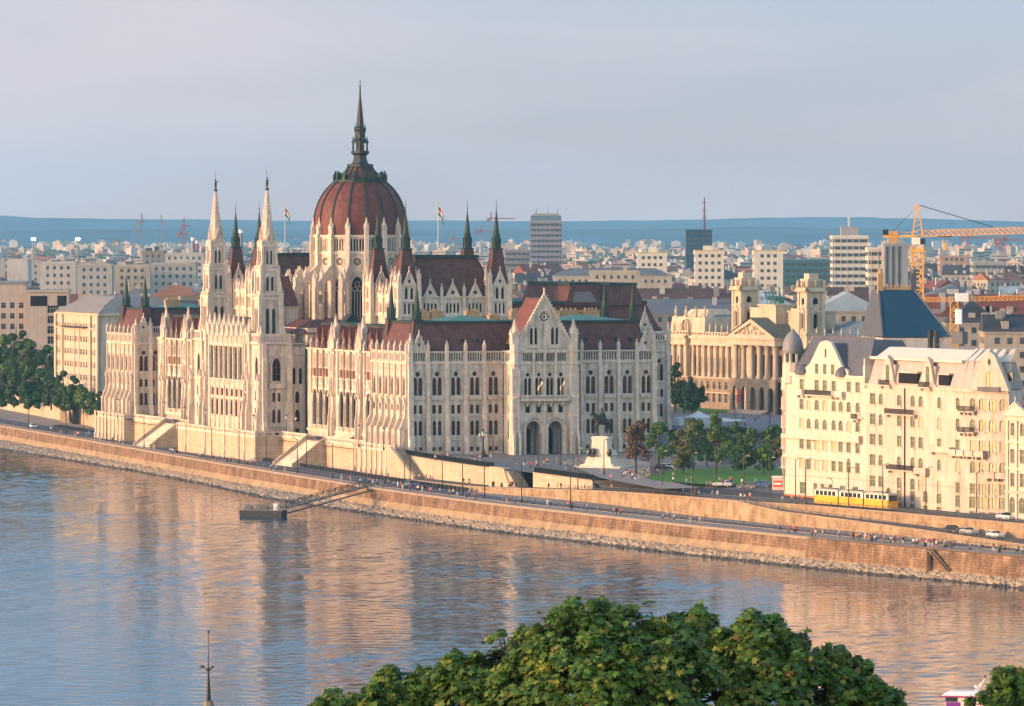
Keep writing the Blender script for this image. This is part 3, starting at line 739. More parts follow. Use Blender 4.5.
def hall_block(yc):
    b = MB(STONE, STONE2, GLASS); rf = MB(ROOF, COPPER, ROOFL)
    x0, x1, y0, y1 = 20.5, 45.5, yc-11, yc+11
    b.box(x0-1, x1+1, y0-1, y1+1, 24, 33.2, STONE)
    for M, L in ((FR(x0, y0-1.2, S_), x1-x0), (FR(x0-1.2, y1, W_), y1-y0), (FR(x1, y1+1.2, N_), x1-x0), (FR(x1+1.2, y0, E_), y1-y0)):
        n = 3 ; g0 = 3.2; gw = (L-6.4)/n
        hs = []
        for i in range(n):
            c = g0+gw*(i+.5)
            hs += [arch(c+dx, 34.0, .6, 2.6, 'p', 2) for dx in (-1.5, -.5, .5, 1.5)]
        hs += [arch(g0+gw*i, 36.0, .8, 1.6, 'p', 2) for i in range(1, n)]
        b.panel(rect(0, L, 33, 38.2), hs, 0, .5, STONE, M)
        for i in range(n):
            c = g0+gw*(i+.5)
            gable(b, M, c, 1.8, 38.0, 41.6, [circ(c, 39.3, .55, 8)], STONE2, .4, False)
            b.box(c-2.1, c+2.1, -.3, .02, 33.0, 33.7, STONE2, M)
        for i in range(n*2+1):
            x = g0+gw*i/2
            if i % 2 == 0: b.box(x-.3, x+.3, -.5, .05, 33, 38.6, STONE2, M); many.put('hall_pinnacle', PIN_S, M @ T(x, -.2, 38.3, 0, .9, .9, 1.1))
        b.box(0, L, -.35, .02, 37.9, 38.3, STONE2, M)
    b.box(x0+.3, x1-.3, y0-.4, y1+.4, 33, 38, GLASS)
    rf.hip(x0, x1, y0-.4, y1+.4, 38.1, 48.4, 4.2, 4.2, ROOF)
    rf.box(x0+3.6, x1-3.6, y0+3.4, y1-3.4, 48.2, 49.0, COPPER)
    for k in range(12): rf.box(x0+4+k*1.5, x0+4.08+k*1.5, y0+3.5, y0+3.58, 49, 49.7, COPPER)
    rf.box(x0+3.8, x1-3.8, y0+3.5, y0+3.6, 49.65, 49.75, COPPER)
    for sx, sy in ((x0, y0), (x1, y0), (x0, y1), (x1, y1)): 
        ix = x0+4.2 if sx == x0 else x1-4.2; iy = y0+3.8 if sy == y0 else y1-3.8
        rf.beam((sx, sy, 38.2), (ix, iy, 48.4), .35, COPPER)
    b.build('hall_wall', parl); rf.build('hall_roof', parl)
    for tx, ty in ((x0, y0), (x1, y0), (x0, y1), (x1, y1)):
        t = MB(STONE, STONE2, GLASS)
        for k in range(4):
            w = 5.4; M = Matrix.Translation((tx, ty, 0)) @ Matrix.Rotation(k*math.pi/2, 4, 'Z') @ Matrix.Translation((-w/2, -w/2, 0))
            t.panel(rect(0, w, 25, 41.2), [arch(w/2+dx, 33.8, .55, 2.8, 'p', 2) for dx in (-1.1, 0, 1.1)] + [arch(w/2-.75, 37.6, .75, 3.0), arch(w/2+.75, 37.6, .75, 3.0)], 0, .4, STONE, M)
            gable(t, M, w/2, 1.7, 41.0, 44.8, [circ(w/2, 42.2, .45, 8)], STONE2, .35, False)
            for z in (33.0, 36.9, 41.0): t.box(-.2, w+.2, -.3, .02, z, z+.4, STONE2, M)
            t.box(-.5, .5, -.5, .5, 25, 41.6, STONE2, M)
            many.put('hall_pinnacle', PIN_M, M @ T(0, 0, 41.3, 0, .85, .85, .85))
        t.box(tx-2.2, tx+2.2, ty-2.2, ty+2.2, 25, 41, GLASS)
        to = t.build('corner_tower', parl)
        r_ = MB(ROOF, COPPER)
        green_spire(r_, tx, ty, 41.2, 50.4, 2.35, 1.15)
        r_.fru(tx, ty, 52.4, 60.6, 1.0, .1, 8, COPPER); r_.fru(tx, ty, 60.4, 63.4, .09, .04, 6, COPPER); r_.blob((tx, ty, 61.2), .18, COPPER)
        for k in range(4):
            a = math.pi/4+k*math.pi/2
            r_.fru(tx+.95*math.cos(a), ty+.95*math.sin(a), 52.2, 54.8, .25, .03, 4, COPPER)
        r_.build('spire', to)
hall_block(71.); hall_block(195.)

# ---------------------------------------------------------------- lower roofs
def mans(b, x0, x1, y0, y1, z0, z1, i, cop=COPPER, deck=True, lit=ROOF):
    b.hip(x0, x1, y0, y1, z0, z1, i, i, lit)
    if deck:
        b.box(x0+i-.4, x1-i+.4, y0+i-.4, y1-i+.4, z1-.1, z1+.45, cop)
    for sx, sy in ((0, 0), (1, 0), (0, 1), (1, 1)):
        p = (x1 if sx else x0, y1 if sy else y0, z0); q = (x1-i if sx else x0+i, y1-i if sy else y0+i, z1)
        b.beam(p, q, .3, cop)
lr = MB(ROOF, COPPER, ROOFL, COPPER2)
for (ya, yb) in ((0, EB), (CL-EB, CL)):
    mans(lr, .7, CW-.7, ya+.7, yb-.7, 24.3, 32.4, 3.4)
    for xa, xb in ((12, 26), (42, 60)):
        cxm = (xa+xb)/2; ym = (ya+yb)/2
        lr.add([(xa, ya+4.6, 32.9), (xb, ya+4.6, 32.9), (xb, yb-4.6, 32.9), (xa, yb-4.6, 32.9), (cxm, ym, 34.2)], [(0, 1, 4), (1, 2, 4), (2, 3, 4), (3, 0, 4)], COPPER2)
    for x in (11, 15, 19, 48, 52, 56, 60):      # small roof lights
        for y in (ya+2.0,): lr.box(x-.35, x+.35, y-.2, y+.6, 27.6, 28.6, DARK)
for (ya, yb) in ((EB-2, 104), (162, CL-EB+2)):
    lr.hip(WX+.6, CW-8, ya, yb, 24.3, 30.6, 4.5, .1, ROOF)
    lr.box(WX+5, CW-12, ya, yb, 30.4, 31.0, COPPER)
lr.hip(6, 60.5, 102.6, 163.4, 28.0, 31.4, 6, 6, ROOF)
for x0 in (16, 24, 42, 50): lr.prism([(x0, 29.5), (x0+7, 29.5), (x0+3.5, 33.4)], 99.8, 104, DARKCU)
lr.build('roof', parl); wall_r.build('loggia_roof', parl)
# chimneys
chm = MB(mat('chimney_stone', (.42, .27, .14), var=.2, scale=.8)); chm.box(-2.2, 2.2, -.8, .8, 0, 2.2); chm.box(-2.35, 2.35, -.95, .95, 2.2, 2.5)
for x in (-1.5, -.5, .5, 1.5): chm.fru(x, 0, 2.5, 3.1, .3, .25, 6)
CH = chm.mesh('chimney')
for x, y, sc in ((11.5, 21, .5), (15, 21, .7), (24.5, 21, .8), (36, 20, .7), (45.5, 21, .95), (51, 22, 1.2), (57, 22, 1.0), (14, 247, 1), (25, 247, 1.2), (47, 247, 1), (22, 45, .7), (40, 47, .7)):
    inst('chimney', CH, parl, T(x, y, 32.6 if (y < 28 or y > 240) else 31, 0, sc, 1, 1))
# corner spirelets of the end blocks
def low_spire(cx, cy):
    b = MB(ROOF, COPPER)
    green_spire(b, cx, cy, 25.2, 33.0, 2.1, 1.05)
    b.fru(cx, cy, 35.2, 42.0, .85, .06, 8, COPPER); b.fru(cx, cy, 42, 43.6, .06, .03, 5, COPPER)
    b.build('roof_spire', parl)
for cy in (5.2, 24.5, CL-5.2, CL-24.5):
    low_spire(4.2, cy); low_spire(CW-4.2, cy)
ef = MB(ROOF, COPPER); mans(ef, .4, 9, .4, EB-.4, 25.2, 25.6, .1) ; 

# ---------------------------------------------------------------- south pavilion
pv = MB(STONE, STONE2, GLASS, WOOD)
M = FR(25.2, -8, S_); PW_ = 15.6
cs = [PW_*(i+.5)/4 if False else 1.95+ (PW_-3.9)*(i+.5)/4 + 0 for i in range(4)]
hs = []
for c in cs:
    hs += [arch(c-.52, 14.6, .82, 4.4), arch(c+.52, 14.6, .82, 4.4), circ(c, 19.7, .5, 10), arch(c, 10.3, 1.25, 2.0, 'q')]
    hs += band_holes(c-1.35, c+1.35, 5)
hs += [arch(cs[0]+1.46, 0, 3.9, 8.2, 'r', 6), arch(cs[2]+1.46, 0, 3.9, 8.2, 'r', 6)]
pv.panel(rect(0, PW_, -.5, 25.6), hs, 0, .8, STONE, M)
for c in cs:
    ring(pv, arch(c, 14.4, 2.2, 6.3), .25, -.18, .02, STONE2, M)
for x in (cs[0]+1.46, cs[2]+1.46):
    ring(pv, arch(x, 0, 4.0, 8.3, 'r', 6), .55, -.45, .02, STONE2, M); ring(pv, arch(x, 0, 4.8, 9.1, 'r', 6), .3, -.7, .02, STONE2, M)
pv.box(1.4, PW_-1.4, -1.4, .05, 13.2, 13.6, STONE2, M)
pv.panel(rect(1.4, PW_-1.4, 13.6, 14.7), [rect(1.7+k*.6, 2.05+k*.6, 13.8, 14.45) for k in range(20)], -1.4, -1.2, STONE2, M)
for x in (3.2, 6.2, 9.4, 12.4): side_prism(pv, [(0, 11.8), (.3, 11.8), (1.3, 13.2), (0, 13.2)], M, x, .45)
for c in (cs[0]+1.46, cs[1]+1.46, cs[2]+1.46): pv.box(c-.3, c+.3, -.45, .02, 9.5 if c != cs[1]+1.46 else 0, 25.6, STONE2, M)
pv.box(0, PW_, -.3, .02, 22.3, 22.8, STONE2, M); pv.box(0, PW_, -.35, .02, 25.2, 25.8, STONE2, M)
rose = [circ(PW_/2 + .95*math.cos(k*math.pi/4), 34.0 + .95*math.sin(k*math.pi/4), .32, 6) for k in range(8)] + [circ(PW_/2, 34.0, .35, 6)]
gh = []
for c in (PW_/2-2.8, PW_/2+2.8): gh += [arch(c-.6, 27.2, .8, 4.2), arch(c+.6, 27.2, .8, 4.2)]
pv.panel([(.8, 25.6), (PW_-.8, 25.6), (PW_-.8, 27.4), (PW_/2, 39.0), (.8, 27.4)], rose + gh, 0, .8, STONE, M)
ring(pv, circ(PW_/2, 34.0, 1.5, 16), .3, -.25, .02, STONE2, M)
for c in (PW_/2-2.8, PW_/2+2.8): ring(pv, arch(c, 27.0, 2.3, 5.2), .2, -.2, .02, STONE2, M); pv.box(c-1.5, c+1.5, -.5, .02, 26.3, 27.0, STONE2, M)
for s in (-1, 1):
    pv.prism([(PW_/2+s*7.4, 27.2), (PW_/2+s*6.8, 27.2), (PW_/2, 38.8), (PW_/2, 39.8)], -.3, .9, STONE2, M)
    for k in range(1, 16):
        t = k/16; x = PW_/2+s*7.3*(1-t); z = 27.3+12.3*t; pv.box(x-.2, x+.2, -.3, .15, z, z+.55, STONE2, M)
pv.box(PW_/2-.2, PW_/2+.2, -.1, .3, 39.4, 41.2, STONE2, M); pv.beam(M @ Vector((PW_/2, .1, 41)), M @ Vector((PW_/2, .1, 43)), .15, COPPER)
pv.box(PW_/2-.35, PW_/2+.35, 0, .2, 41.8, 42.0, COPPER, M)
# glass, portal depth, and a dark sheet added as shade behind the band
pv.box(.5, PW_-.5, .5, .55, 9.8, 21.5, GLASS, M); pv.prism([(1.2, 26), (PW_-1.2, 26), (PW_-1.2, 27.4), (PW_/2, 38.2), (1.2, 27.4)], .85, .9, GLASS, M); pv.box(.8, PW_-.8, .85, .9, 22.6, 26, GLASS, M)
pv.box(1, PW_-1, 5.0, 5.2, 0, 9, STONE, M); pv.box(1, PW_-1, .8, 5.1, 9.2, 9.5, STONE, M)
pv.box(PW_/2-.9, PW_/2+.9, .8, 5, 0, 9.3, STONE, M)
for x in (cs[0]+1.46, cs[2]+1.46):
    pv.panel(arch(x, 0, 2.2, 6.4, 'r'), [], 4.8, 4.95, GLASS, M); pv.box(x-.08, x+.08, 4.7, 4.8, 0, 6, WOOD, M)
# sides of the pavilion
for M2 in (FR(25.2, 0, W_), FR(25.2+PW_, -8, E_)):
    h2 = [arch(4.0, 14.6, 1.3, 5.2), arch(4.0, 10.2, 1.1, 1.9, 'q'), arch(4.0, 3.5, 1.8, 5.0)] + band_holes(1.6, 6.4, 8)
    pv.panel(rect(0, 8, -.5, 25.6), h2, 0, .6, STONE, M2)
    pv.box(1, 7, .45, .5, 3, 21, GLASS, M2)
    for z, hh, dd in ((22.35, .45, .4), (25.2, .4, .35), (14.0, .3, .2), (9.35, .25, .18)): pv.box(0, 8, -dd, .02, z, z+hh, STONE2, M2)
for x in (0, PW_):
    for y in (0,):
        q = M @ Vector((x, y+.3, 0))
        pv.fru(q.x, q.y, 0, 27.5, 1.35, 1.15, 8, STONE2)
        for z in (3.4, 9.3, 14, 22.3, 25.4): pv.fru(q.x, q.y, z, z+.4, 1.6, 1.5, 8, STONE2)
        many.put('tall_pinnacle', PIN_L, T(q.x, q.y, 27.4, 0, 1.15, 1.15, .78))
    for s in (-.9, .9):
        side_prism(pv, [(0, 0), (2.0, 0), (2.0, 4), (1.1, 6), (1.0, 12), (.9, 21), (0, 22)], M, x+s*.8, .6)
pv.build('south_pavilion', parl)
pr = MB(ROOFL, ROOF, COPPER)
pr.add([(25.6, -7.6, 27.2), (40.4, -7.6, 27.2), (33, -7.6, 38.6), (26.6, 5, 27.2), (40.4, 5, 27.2), (33, 5, 38.6)], [(0, 3, 5, 2), (1, 2, 5, 4)], ROOFL)
pr.beam((33, -7.4, 38.7), (33, 5, 38.7), .3, COPPER)
pr.build('pavilion_roof', parl)

# ---------------------------------------------------------------- east wing (seen behind the south-east corner)
EX = 111.
M = FR(CW, 100.5, S_)
plain(M, EX-CW, tuple(2.5+4.9*i for i in range(9)))
for i in range(10): pier(wall, M, min(4.95+4.9*i-4.9+.1, EX-CW-.6), 1.0); many.put('pinnacle', PIN_M, M @ T(.1+4.9*i if i < 9 else EX-CW-.6, -.2, 25.2))
plain(FR(EX, 100.5, E_), 65, tuple(3+5*i for i in range(12))); plain(FR(EX, 165.5, N_), EX-60)
wall.panel(rect(EX-CW-6, EX-CW, 25.3, 28.0), band_holes(EX-CW-5.8, EX-CW-.2, 8, 25.7, 1.7), -.05, .3, STONE2, M)
er = MB(ROOF, COPPER, STONE2)
er.hip(60, EX-.7, 101.2, 165, 25.2, 35.6, 4.5, 4.5, ROOF); er.box(64, EX-5, 105, 161, 35.4, 36.2, COPPER)
er.hip(82, 93, 104.5, 140, 35.0, 40.6, 2.0, 1.6, ROOF); er.box(83.6, 91.4, 106, 138, 40.5, 41.3, COPPER)
er.hip(94, 105, 104.5, 140, 35.0, 40.4, 1.8, 1.6, ROOF); er.box(95.5, 103.5, 106, 138, 40.3, 41.1, COPPER)
er.add([(84, 104.2, 35.9), (91, 104.2, 35.9), (89.5, 105.8, 39.2), (85.2, 105.8, 39.2)], [(0, 1, 2, 3)], mat('roof_glass', (.16, .13, .13), rough=.35, var=.15))
er.build('east_wing_roof', parl)
gb = MB(STONE2, GLASS); gable(gb, M, EX-CW-7.5, 2.0, 27.5, 33.5, [circ(EX-CW-7.5, 29.8, .5, 8)], STONE2, .5, False)
gb.panel(rect(EX-CW-9.3, EX-CW-5.7, 25.3, 28.8), [arch(EX-CW-8.1, 25.8, .8, 2.6), arch(EX-CW-6.9, 25.8, .8, 2.6)], -.25, .3, STONE2, M); gb.build('dormer', parl)

wall.box(.6, CW-.6, .6, EB-.6, -.3, 24, GLASS); wall.box(.6, CW-.6, CL-EB+.6, CL-.6, -.3, 24, GLASS)
wall.box(WX+4.3, CW-8, EB, 103, 0, 24, STONE); wall.box(WX+4.3, CW-8, 163, CL-EB, 0, 24, STONE)
wall.box(-4.2, 2.3, 102.8, 163.2, -.4, 13.3, GLASS); wall.box(-.9, 2.3, 102.8, 115.3, 13, 25, GLASS); wall.box(-4.2, 2.3, 102.8, 115.2, 13, 25, GLASS); wall.box(-4.2, 2.3, 150.8, 163.2, 13, 25, GLASS)
wall.box(CW, EX-.6, 101.2, 165, 0, 25.2, GLASS)
wall_o = wall.build('wall', parl)
many.flush()

# flag poles on the hall roofs and flags at the pavilion
def flag_mesh(w=3.2, h=2.0, droop=.5, vertical=False):
    b = MB(mat('flag_red', (.55, .03, .03), var=.05), mat('flag_white', (.75, .75, .72), var=.04), mat('flag_green', (.03, .22, .06), var=.05))
    ms = b.mats[:3]; n = 6
    for k in range(3):
        vs = []; fs = []
        for i in range(n+1):
            t = i/n; x = w*t*(1-.25*droop); yy = .25*math.sin(t*7)*w/3; dz = -droop*h*t*t
            for s in (0, 1):
                vs.append((x, yy, h*(1-(k+s)/3) + dz))
        for i in range(n): fs.append((2*i, 2*i+1, 2*i+3, 2*i+2))
        b.add(vs, fs, ms[k])
    return b
def flagpole(x, y, z, h, label, fw=2.1):
    t = thing('flagpole', label, 'flagpole', PM @ Vector((x, y, z)), 0)
    b = MB(mat('pole_paint', (.5, .48, .42), var=.08)); b.fru(0, 0, 0, h, .16, .09, 8); b.blob((0, 0, h+.2), .25)
    b.box(-.5, .5, -.5, .5, 0, .4); b.build('pole', t)
    o = flag_mesh(fw, 2.2, 1.25).build('flag', t); o.location = (.1, 0, h-3.2); o.rotation_euler = (0, 0, R(10)); return t
flagpole(31, 193, 49, 13.5, 'roof flagpole with a red white green flag, left of the big dome')
flagpole(35.5, 77, 49, 13.5, 'roof flagpole with a hanging flag, right of the big dome')
for c in (cs[1], cs[3]):
    p = PM @ FR(25.2, -8, S_) @ Vector((c, -1.5, 14.6))
    t = thing('wall_flag', 'red white green flag slanting out of the portal balcony, ' + ('left one of the two' if c == cs[1] else 'right one of the two'), 'flag', p, TH)
    b = MB(WHITEP); b.beam((0, 0, 0), (-.8, -2.2, 3.6), .12); b.build('pole', t)
    b = flag_mesh(2.5, 1.1, .3); o = b.build('flag', t); o.matrix_basis = Matrix.Translation((-.75, -2.1, 3.5)) @ Matrix.Rotation(R(115), 4, 'Y') @ Matrix.Rotation(R(90), 4, 'X')
# =================================================================== GROUND, QUAYS, RIVER
def sheet(name, pts, m, z=None, kind='structure'):
    p3 = [Vector((p[0], p[1], z if z is not None else (p[2] if len(p) > 2 else 0))) for p in pts]
    tr = tessellate_polygon([[Vector((p.x, p.y, 0)) for p in p3]])
    b = MB(m); b.add([p[:] for p in p3], [tuple(t) for t in tr], m)
    o = b.build(name); o['kind'] = kind; 
    me = o.data
    bm = bmesh.new(); bm.from_mesh(me); bmesh.ops.recalc_face_normals(bm, faces=bm.faces)
    for f in bm.faces:
        if f.normal.z < 0: f.normal_flip()
    bm.to_mesh(me); bm.free(); return o
def ribbon(b, A, B, m, dz=0.):
    n = len(A)
    vs = [(p[0], p[1], p[2]+dz) for p in A] + [(p[0], p[1], p[2]+dz) for p in B]
    return b.add(vs, [(i, i+1, n+i+1, n+i) for i in range(n-1)], m)
def offs(L, d, z=None):
    out = []
    for i, p in enumerate(L):
        a = Vector(L[max(0, i-1)]); c = Vector(L[min(len(L)-1, i+1)]); t = (c-a); t.z = 0; t.normalize()
        nrm = Vector((-t.y, t.x, 0))      # left of travel; lines run from far left to near right, so left = inland
        q = Vector(p) + nrm * d
        if z is not None: q.z = z
        out.append(q)
    return out
def lerpl(L, n=4):
    out = []
    for a, b_ in zip(L, L[1:]):
        for i in range(n): out.append(Vector(a).lerp(Vector(b_), i/n))
    out.append(Vector(L[-1])); return out
def smooth(L, k=2):
    L = [Vector(p) for p in L]
    for _ in range(k): L = [L[0]] + [(L[i-1] + 2*L[i] + L[i+1])/4 for i in range(1, len(L)-1)] + [L[-1]]
    return L
def wall_strip(b, L, zb, thick, m, cap=None, caph=.3, batter=0.):
    """retaining wall: outer face along L (top), down to level(s) zb"""
    n = len(L)
    inn = offs(L, thick); out = offs(L, -batter)
    zz = [zb]*n if not hasattr(zb, '__len__') else zb
    vs = [p[:] for p in L] + [(o.x, o.y, z) for o, z in zip(out, zz)] + [p[:] for p in inn] + [(p.x, p.y, z) for p, z in zip(inn, zz)]
    fs = []
    for i in range(n-1):
        fs += [(i, n+i, n+i+1, i+1), (i, i+1, 2*n+i+1, 2*n+i), (2*n+i, 2*n+i+1, 3*n+i+1, 3*n+i)]
    fs += [(0, 2*n, 3*n, n), (n-1, 2*n-1, 4*n-1, 3*n-1)]
    b.add(vs, fs, m)
    if cap:
        A = offs(L, -.15-0*batter); B = offs(L, thick+.1)
        ribbon(b, A, B, cap, caph); 
        b.add([(p.x, p.y, p.z) for p in A] + [(p.x, p.y, p.z+caph) for p in A], [(i, i+1, n+i+1, n+i) for i in range(n-1)], cap)
        b.add([(p.x, p.y, p.z) for p in B] + [(p.x, p.y, p.z+caph) for p in B], [(i, i+1, n+i+1, n+i) for i in range(n-1)], cap)
    return b
PL = lambda x, y, z=0.: PM @ Vector((x, y, z))

qpix = [(0,426),(130,448),(220,464),(334,482),(377,489),(480,503),(588,514.5),(679,525),(740,531),(800,537.5),(953,551),(1024,557.5)]
QE = [at(x, y, QUAY) for x, y in qpix]
QE = [QE[0] + (QE[0]-QE[1]).normalized()*d for d in (1500, 700, 250)] + QE + [QE[-1] + (QE[-1]-QE[-3]).normalized()*d for d in (80, 300)]
QE = smooth(lerpl(QE, 3), 2)
wpix = [(0,451),(60,460),(130,471),(200,484),(260,499),(330,509),(400,519),(480,531),(588,544),(679,555),(740,561),(800,568),(880,576),(953,582),(1024,590)]

# river
bw = MB(None)
WAT = bpy.data.materials.new('river_water'); WAT.use_nodes = True
nt = WAT.node_tree; N = nt.nodes; L = nt.links; pb = N['Principled BSDF']
pb.inputs['Base Color'].default_value = (.012, .060, .095, 1); pb.inputs['Roughness'].default_value = .06; pb.inputs['IOR'].default_value = 1.33
pb.inputs['Specular IOR Level'].default_value = .36
g = N.new('ShaderNodeNewGeometry')
def wnoise(sx, sy, sc, rot, det=3):
    mp = N.new('ShaderNodeMapping'); mp.inputs['Scale'].default_value = (sx, sy, 1); mp.inputs['Rotation'].default_value = (0, 0, rot)
    L.new(g.outputs['Position'], mp.inputs['Vector'])
    n = N.new('ShaderNodeTexNoise'); n.inputs['Scale'].default_value = sc; n.inputs['Detail'].default_value = det; n.inputs['Roughness'].default_value = .55
    L.new(mp.outputs['Vector'], n.inputs['Vector']); return n
n1 = wnoise(1, .6, .5, R(12), 6); n2 = wnoise(1, .8, 1.3, R(-16), 4); n3 = wnoise(.5, 1, .035, R(10), 2)
m1 = N.new('ShaderNodeMath'); m1.operation = 'MULTIPLY'; m1.inputs[1].default_value = 1.0; L.new(n1.outputs['Fac'], m1.inputs[0])
m2 = N.new('ShaderNodeMath'); m2.operation = 'MULTIPLY_ADD'; m2.inputs[1].default_value = .30; L.new(n2.outputs['Fac'], m2.inputs[0]); L.new(m1.outputs[0], m2.inputs[2])
# calmer and rougher patches
rr = N.new('ShaderNodeMapRange'); rr.inputs['From Min'].default_value = .35; rr.inputs['From Max'].default_value = .65; rr.inputs['To Min'].default_value = .35; rr.inputs['To Max'].default_value = 1.0
L.new(n3.outputs['Fac'], rr.inputs['Value'])
bp = N.new('ShaderNodeBump'); bp.inputs['Distance'].default_value = .03; L.new(rr.outputs['Result'], bp.inputs['Strength'])
L.new(m2.outputs[0], bp.inputs['Height']); L.new(bp.outputs['Normal'], pb.inputs['Normal'])
import numpy as np
wr = random.Random(12)
gx0, gx1, gy0, gy1 = -205., 130., 690., 1640.; nx, ny = 440, 1500
GX, GY = np.meshgrid(np.linspace(gx0, gx1, nx+1), np.linspace(gy0, gy1, ny+1))
fade = np.clip(np.minimum(np.minimum(GX-gx0, gx1-GX), np.minimum(GY-gy0, gy1-GY))/15, 0, 1)
gust = np.clip(.72 + .30*np.sin(GX*.021+1.3*np.sin(GY*.011)+.5)*np.sin(GY*.017+.9*np.sin(GX*.03)) + .22*np.sin(GX*.06+GY*.043+1.1*np.sin(GY*.02)), .48, 1.25)
GZ = np.zeros_like(GX)
for k in range(34):
    lam = 1.3 * (4.4 ** (k/33)); th_ = R(97) + wr.gauss(0, .62); GZ += WSL*lam/(2*math.pi)*np.sin(2*math.pi/lam*(math.cos(th_)*GX+math.sin(th_)*GY)+wr.uniform(0, 6.28)) * (.6+.4*np.sin(GX*wr.uniform(.02, .12)+GY*wr.uniform(.02, .09)+wr.uniform(0, 6)))
GZ = WATER + fade*gust*GZ
me = bpy.data.meshes.new('river_ripples'); nv = GX.size; me.vertices.add(nv)
me.vertices.foreach_set('co', np.stack([GX, GY, GZ], -1).astype(np.float32).ravel())
ii = (np.arange(ny)[:, None]*(nx+1) + np.arange(nx)[None, :]).ravel(); Q = np.stack([ii, ii+1, ii+nx+2, ii+nx+1], -1).astype(np.int32)
me.loops.add(Q.size); me.loops.foreach_set('vertex_index', Q.ravel()); me.polygons.add(len(Q)); me.polygons.foreach_set('loop_start', np.arange(0, Q.size, 4, dtype=np.int32))
me.update(calc_edges=True); me.polygons.foreach_set('use_smooth', np.ones(len(Q), dtype=bool)); me.materials.append(WAT); me.update()
struct(inst('river_ripples', me))
for x0, x1, y0, y1 in ((-2500, 2500, -300, gy0), (-2500, 2500, gy1, 6000), (-2500, gx0, gy0, gy1), (gx1, 2500, gy0, gy1)): bw.add([(x0, y0, WATER), (x1, y0, WATER), (x1, y1, WATER), (x0, y1, WATER)], [(0, 1, 2, 3)], WAT)
river = bw.build('river'); struct(river)

# quay sheet
inland = offs(QE, 60, QUAY)
sheet('lower_quay', [p[:] for p in QE] + [p[:] for p in reversed(inland)], PAVE, QUAY)
# road on the quay
PROAD = mat('quay_road', (.075, .085, .105), rough=.85, var=.12, scale=.2)
i_split = min(range(len(QE)), key=lambda i: abs((QE[i].x/QE[i].y*F+512) - 470))
def off_var(L, d0, d1, i0, i1):
    """offset that changes from d0 to d1 between the indices i0 and i1"""
    O0 = offs(L, 1.); out = []
    for i, p in enumerate(L):
        t = min(1, max(0, (i-i0)/(i1-i0))); d = d0 + (d1-d0)*t
        out.append(p + (O0[i]-p)*d)
    return out
rb = MB(PROAD); A = off_var(QE, 4.2, 9.0, i_split-4, i_split+4); B = off_var(QE, 14., 13.8, i_split-4, i_split+4)
ribbon(rb, A, B, PROAD, .008); struct(rb.build('quay_road'))
mk = MB(WHITEP)
for L_, w in ((off_var(QE, 9.0, 11.4, i_split-4, i_split+4), .15),):
    LL_ = lerpl(L_, 10); 
    for i in range(0, len(LL_)-1, 2): 
        ribbon(mk, offs(LL_[i:i+2], -w/2), offs(LL_[i:i+2], w/2), WHITEP, .014)
for d0 in (4.6,):
    ribbon(mk, [a.lerp(b_, .04) for a, b_ in zip(A, B)], [a.lerp(b_, .055) for a, b_ in zip(A, B)], WHITEP, .014)
    ribbon(mk, [a.lerp(b_, .945) for a, b_ in zip(A, B)], [a.lerp(b_, .96) for a, b_ in zip(A, B)], WHITEP, .014)
struct(mk.build('road_markings'))
kb = MB(mat('kerb_stone', (.30, .24, .19), var=.15)); 
for L_ in (A,): ribbon(kb, offs(L_, -.3), L_, None, .12); wall_strip(kb, [p + Vector((0, 0, .12)) for p in offs(L_, 0)], QUAY, -.3, kb.mats[0])
struct(kb.build('kerb'))

# quay wall and stone toe
QB = mat('quay_brick', (.36, .235, .15), col2=(.12, .075, .05), var=.1, scale=.30, bump=.6, bscale=1.6, brick=(1.8, .55, .6, .08), stain=.45)
QT = mat('quay_toe', (.38, .28, .17), col2=(.20, .15, .10), var=.1, scale=.3, stain=.2)
qw = thing('quay_wall', 'long brown brick quay wall with a pale stone foot above the rubble bank', 'quay wall', QE[6][:])
def rel(b, t): b.M = Matrix.Translation(-Vector(t.location)); return b
b = rel(MB(QB), qw); wall_strip(b, QE, -8.1, 1.0, QB, None, 0, .35); b.build('wall', qw)
b = rel(MB(QT), qw); ribbon(b, [Vector((p.x, p.y, -8.1)) for p in offs(QE, -.35)], [Vector((p.x, p.y, -9.6)) for p in offs(QE, -1.3)], QT); ribbon(b, [Vector((p.x, p.y, -9.6)) for p in offs(QE, -1.3)], [Vector((p.x, p.y, -12)) for p in offs(QE, -1.5)], QT); b.build('foot', qw)
b = rel(MB(kb.mats[0]), qw); cp = [Vector((p.x, p.y, QUAY+.0)) for p in QE]; wall_strip(b, [p + Vector((0, 0, .22)) for p in offs(cp, -.12)], QUAY-.25, .8, kb.mats[0]); b.build('coping', qw)
# bastion and river stair on the right
i8 = min(range(len(QE)), key=lambda i: abs((QE[i].x/QE[i].y*F+512) - 806))
b = rel(MB(QB), qw); wall_strip(b, offs(QE[i8:], -.9), -9.3, 1.0, QB, None, 0, .3); ribbon(b, offs(QE[i8:], -.95), offs(QE[i8:], .2), kb.mats[0], .23); b.build('bastion', qw)
b = rel(MB(TERR), qw)
def on_quay(px, out, z):
    best = None
    for a, c in zip(QE, QE[1:]):
        xa, xc = a.x/a.y*F+512, c.x/c.y*F+512
        if xa <= px <= xc:
            t = (px-xa)/(xc-xa); p = a.lerp(c, t); d = (c-a).normalized(); return Vector((p.x + out*d.y, p.y - out*d.x, z))
s0, s1 = on_quay(938, 1.7, -5.6), on_quay(957, 1.7, -9.4)
for k in range(14): p, q = s0.lerp(s1, k/14), s0.lerp(s1, (k+1)/14); b.beam(p, (q.x, q.y, p.z), 1.2, QB, .35); 
b.beam(s0 + Vector((0, 0, .3)), s1 + Vector((0, 0, .3)), .2, QT, .3)
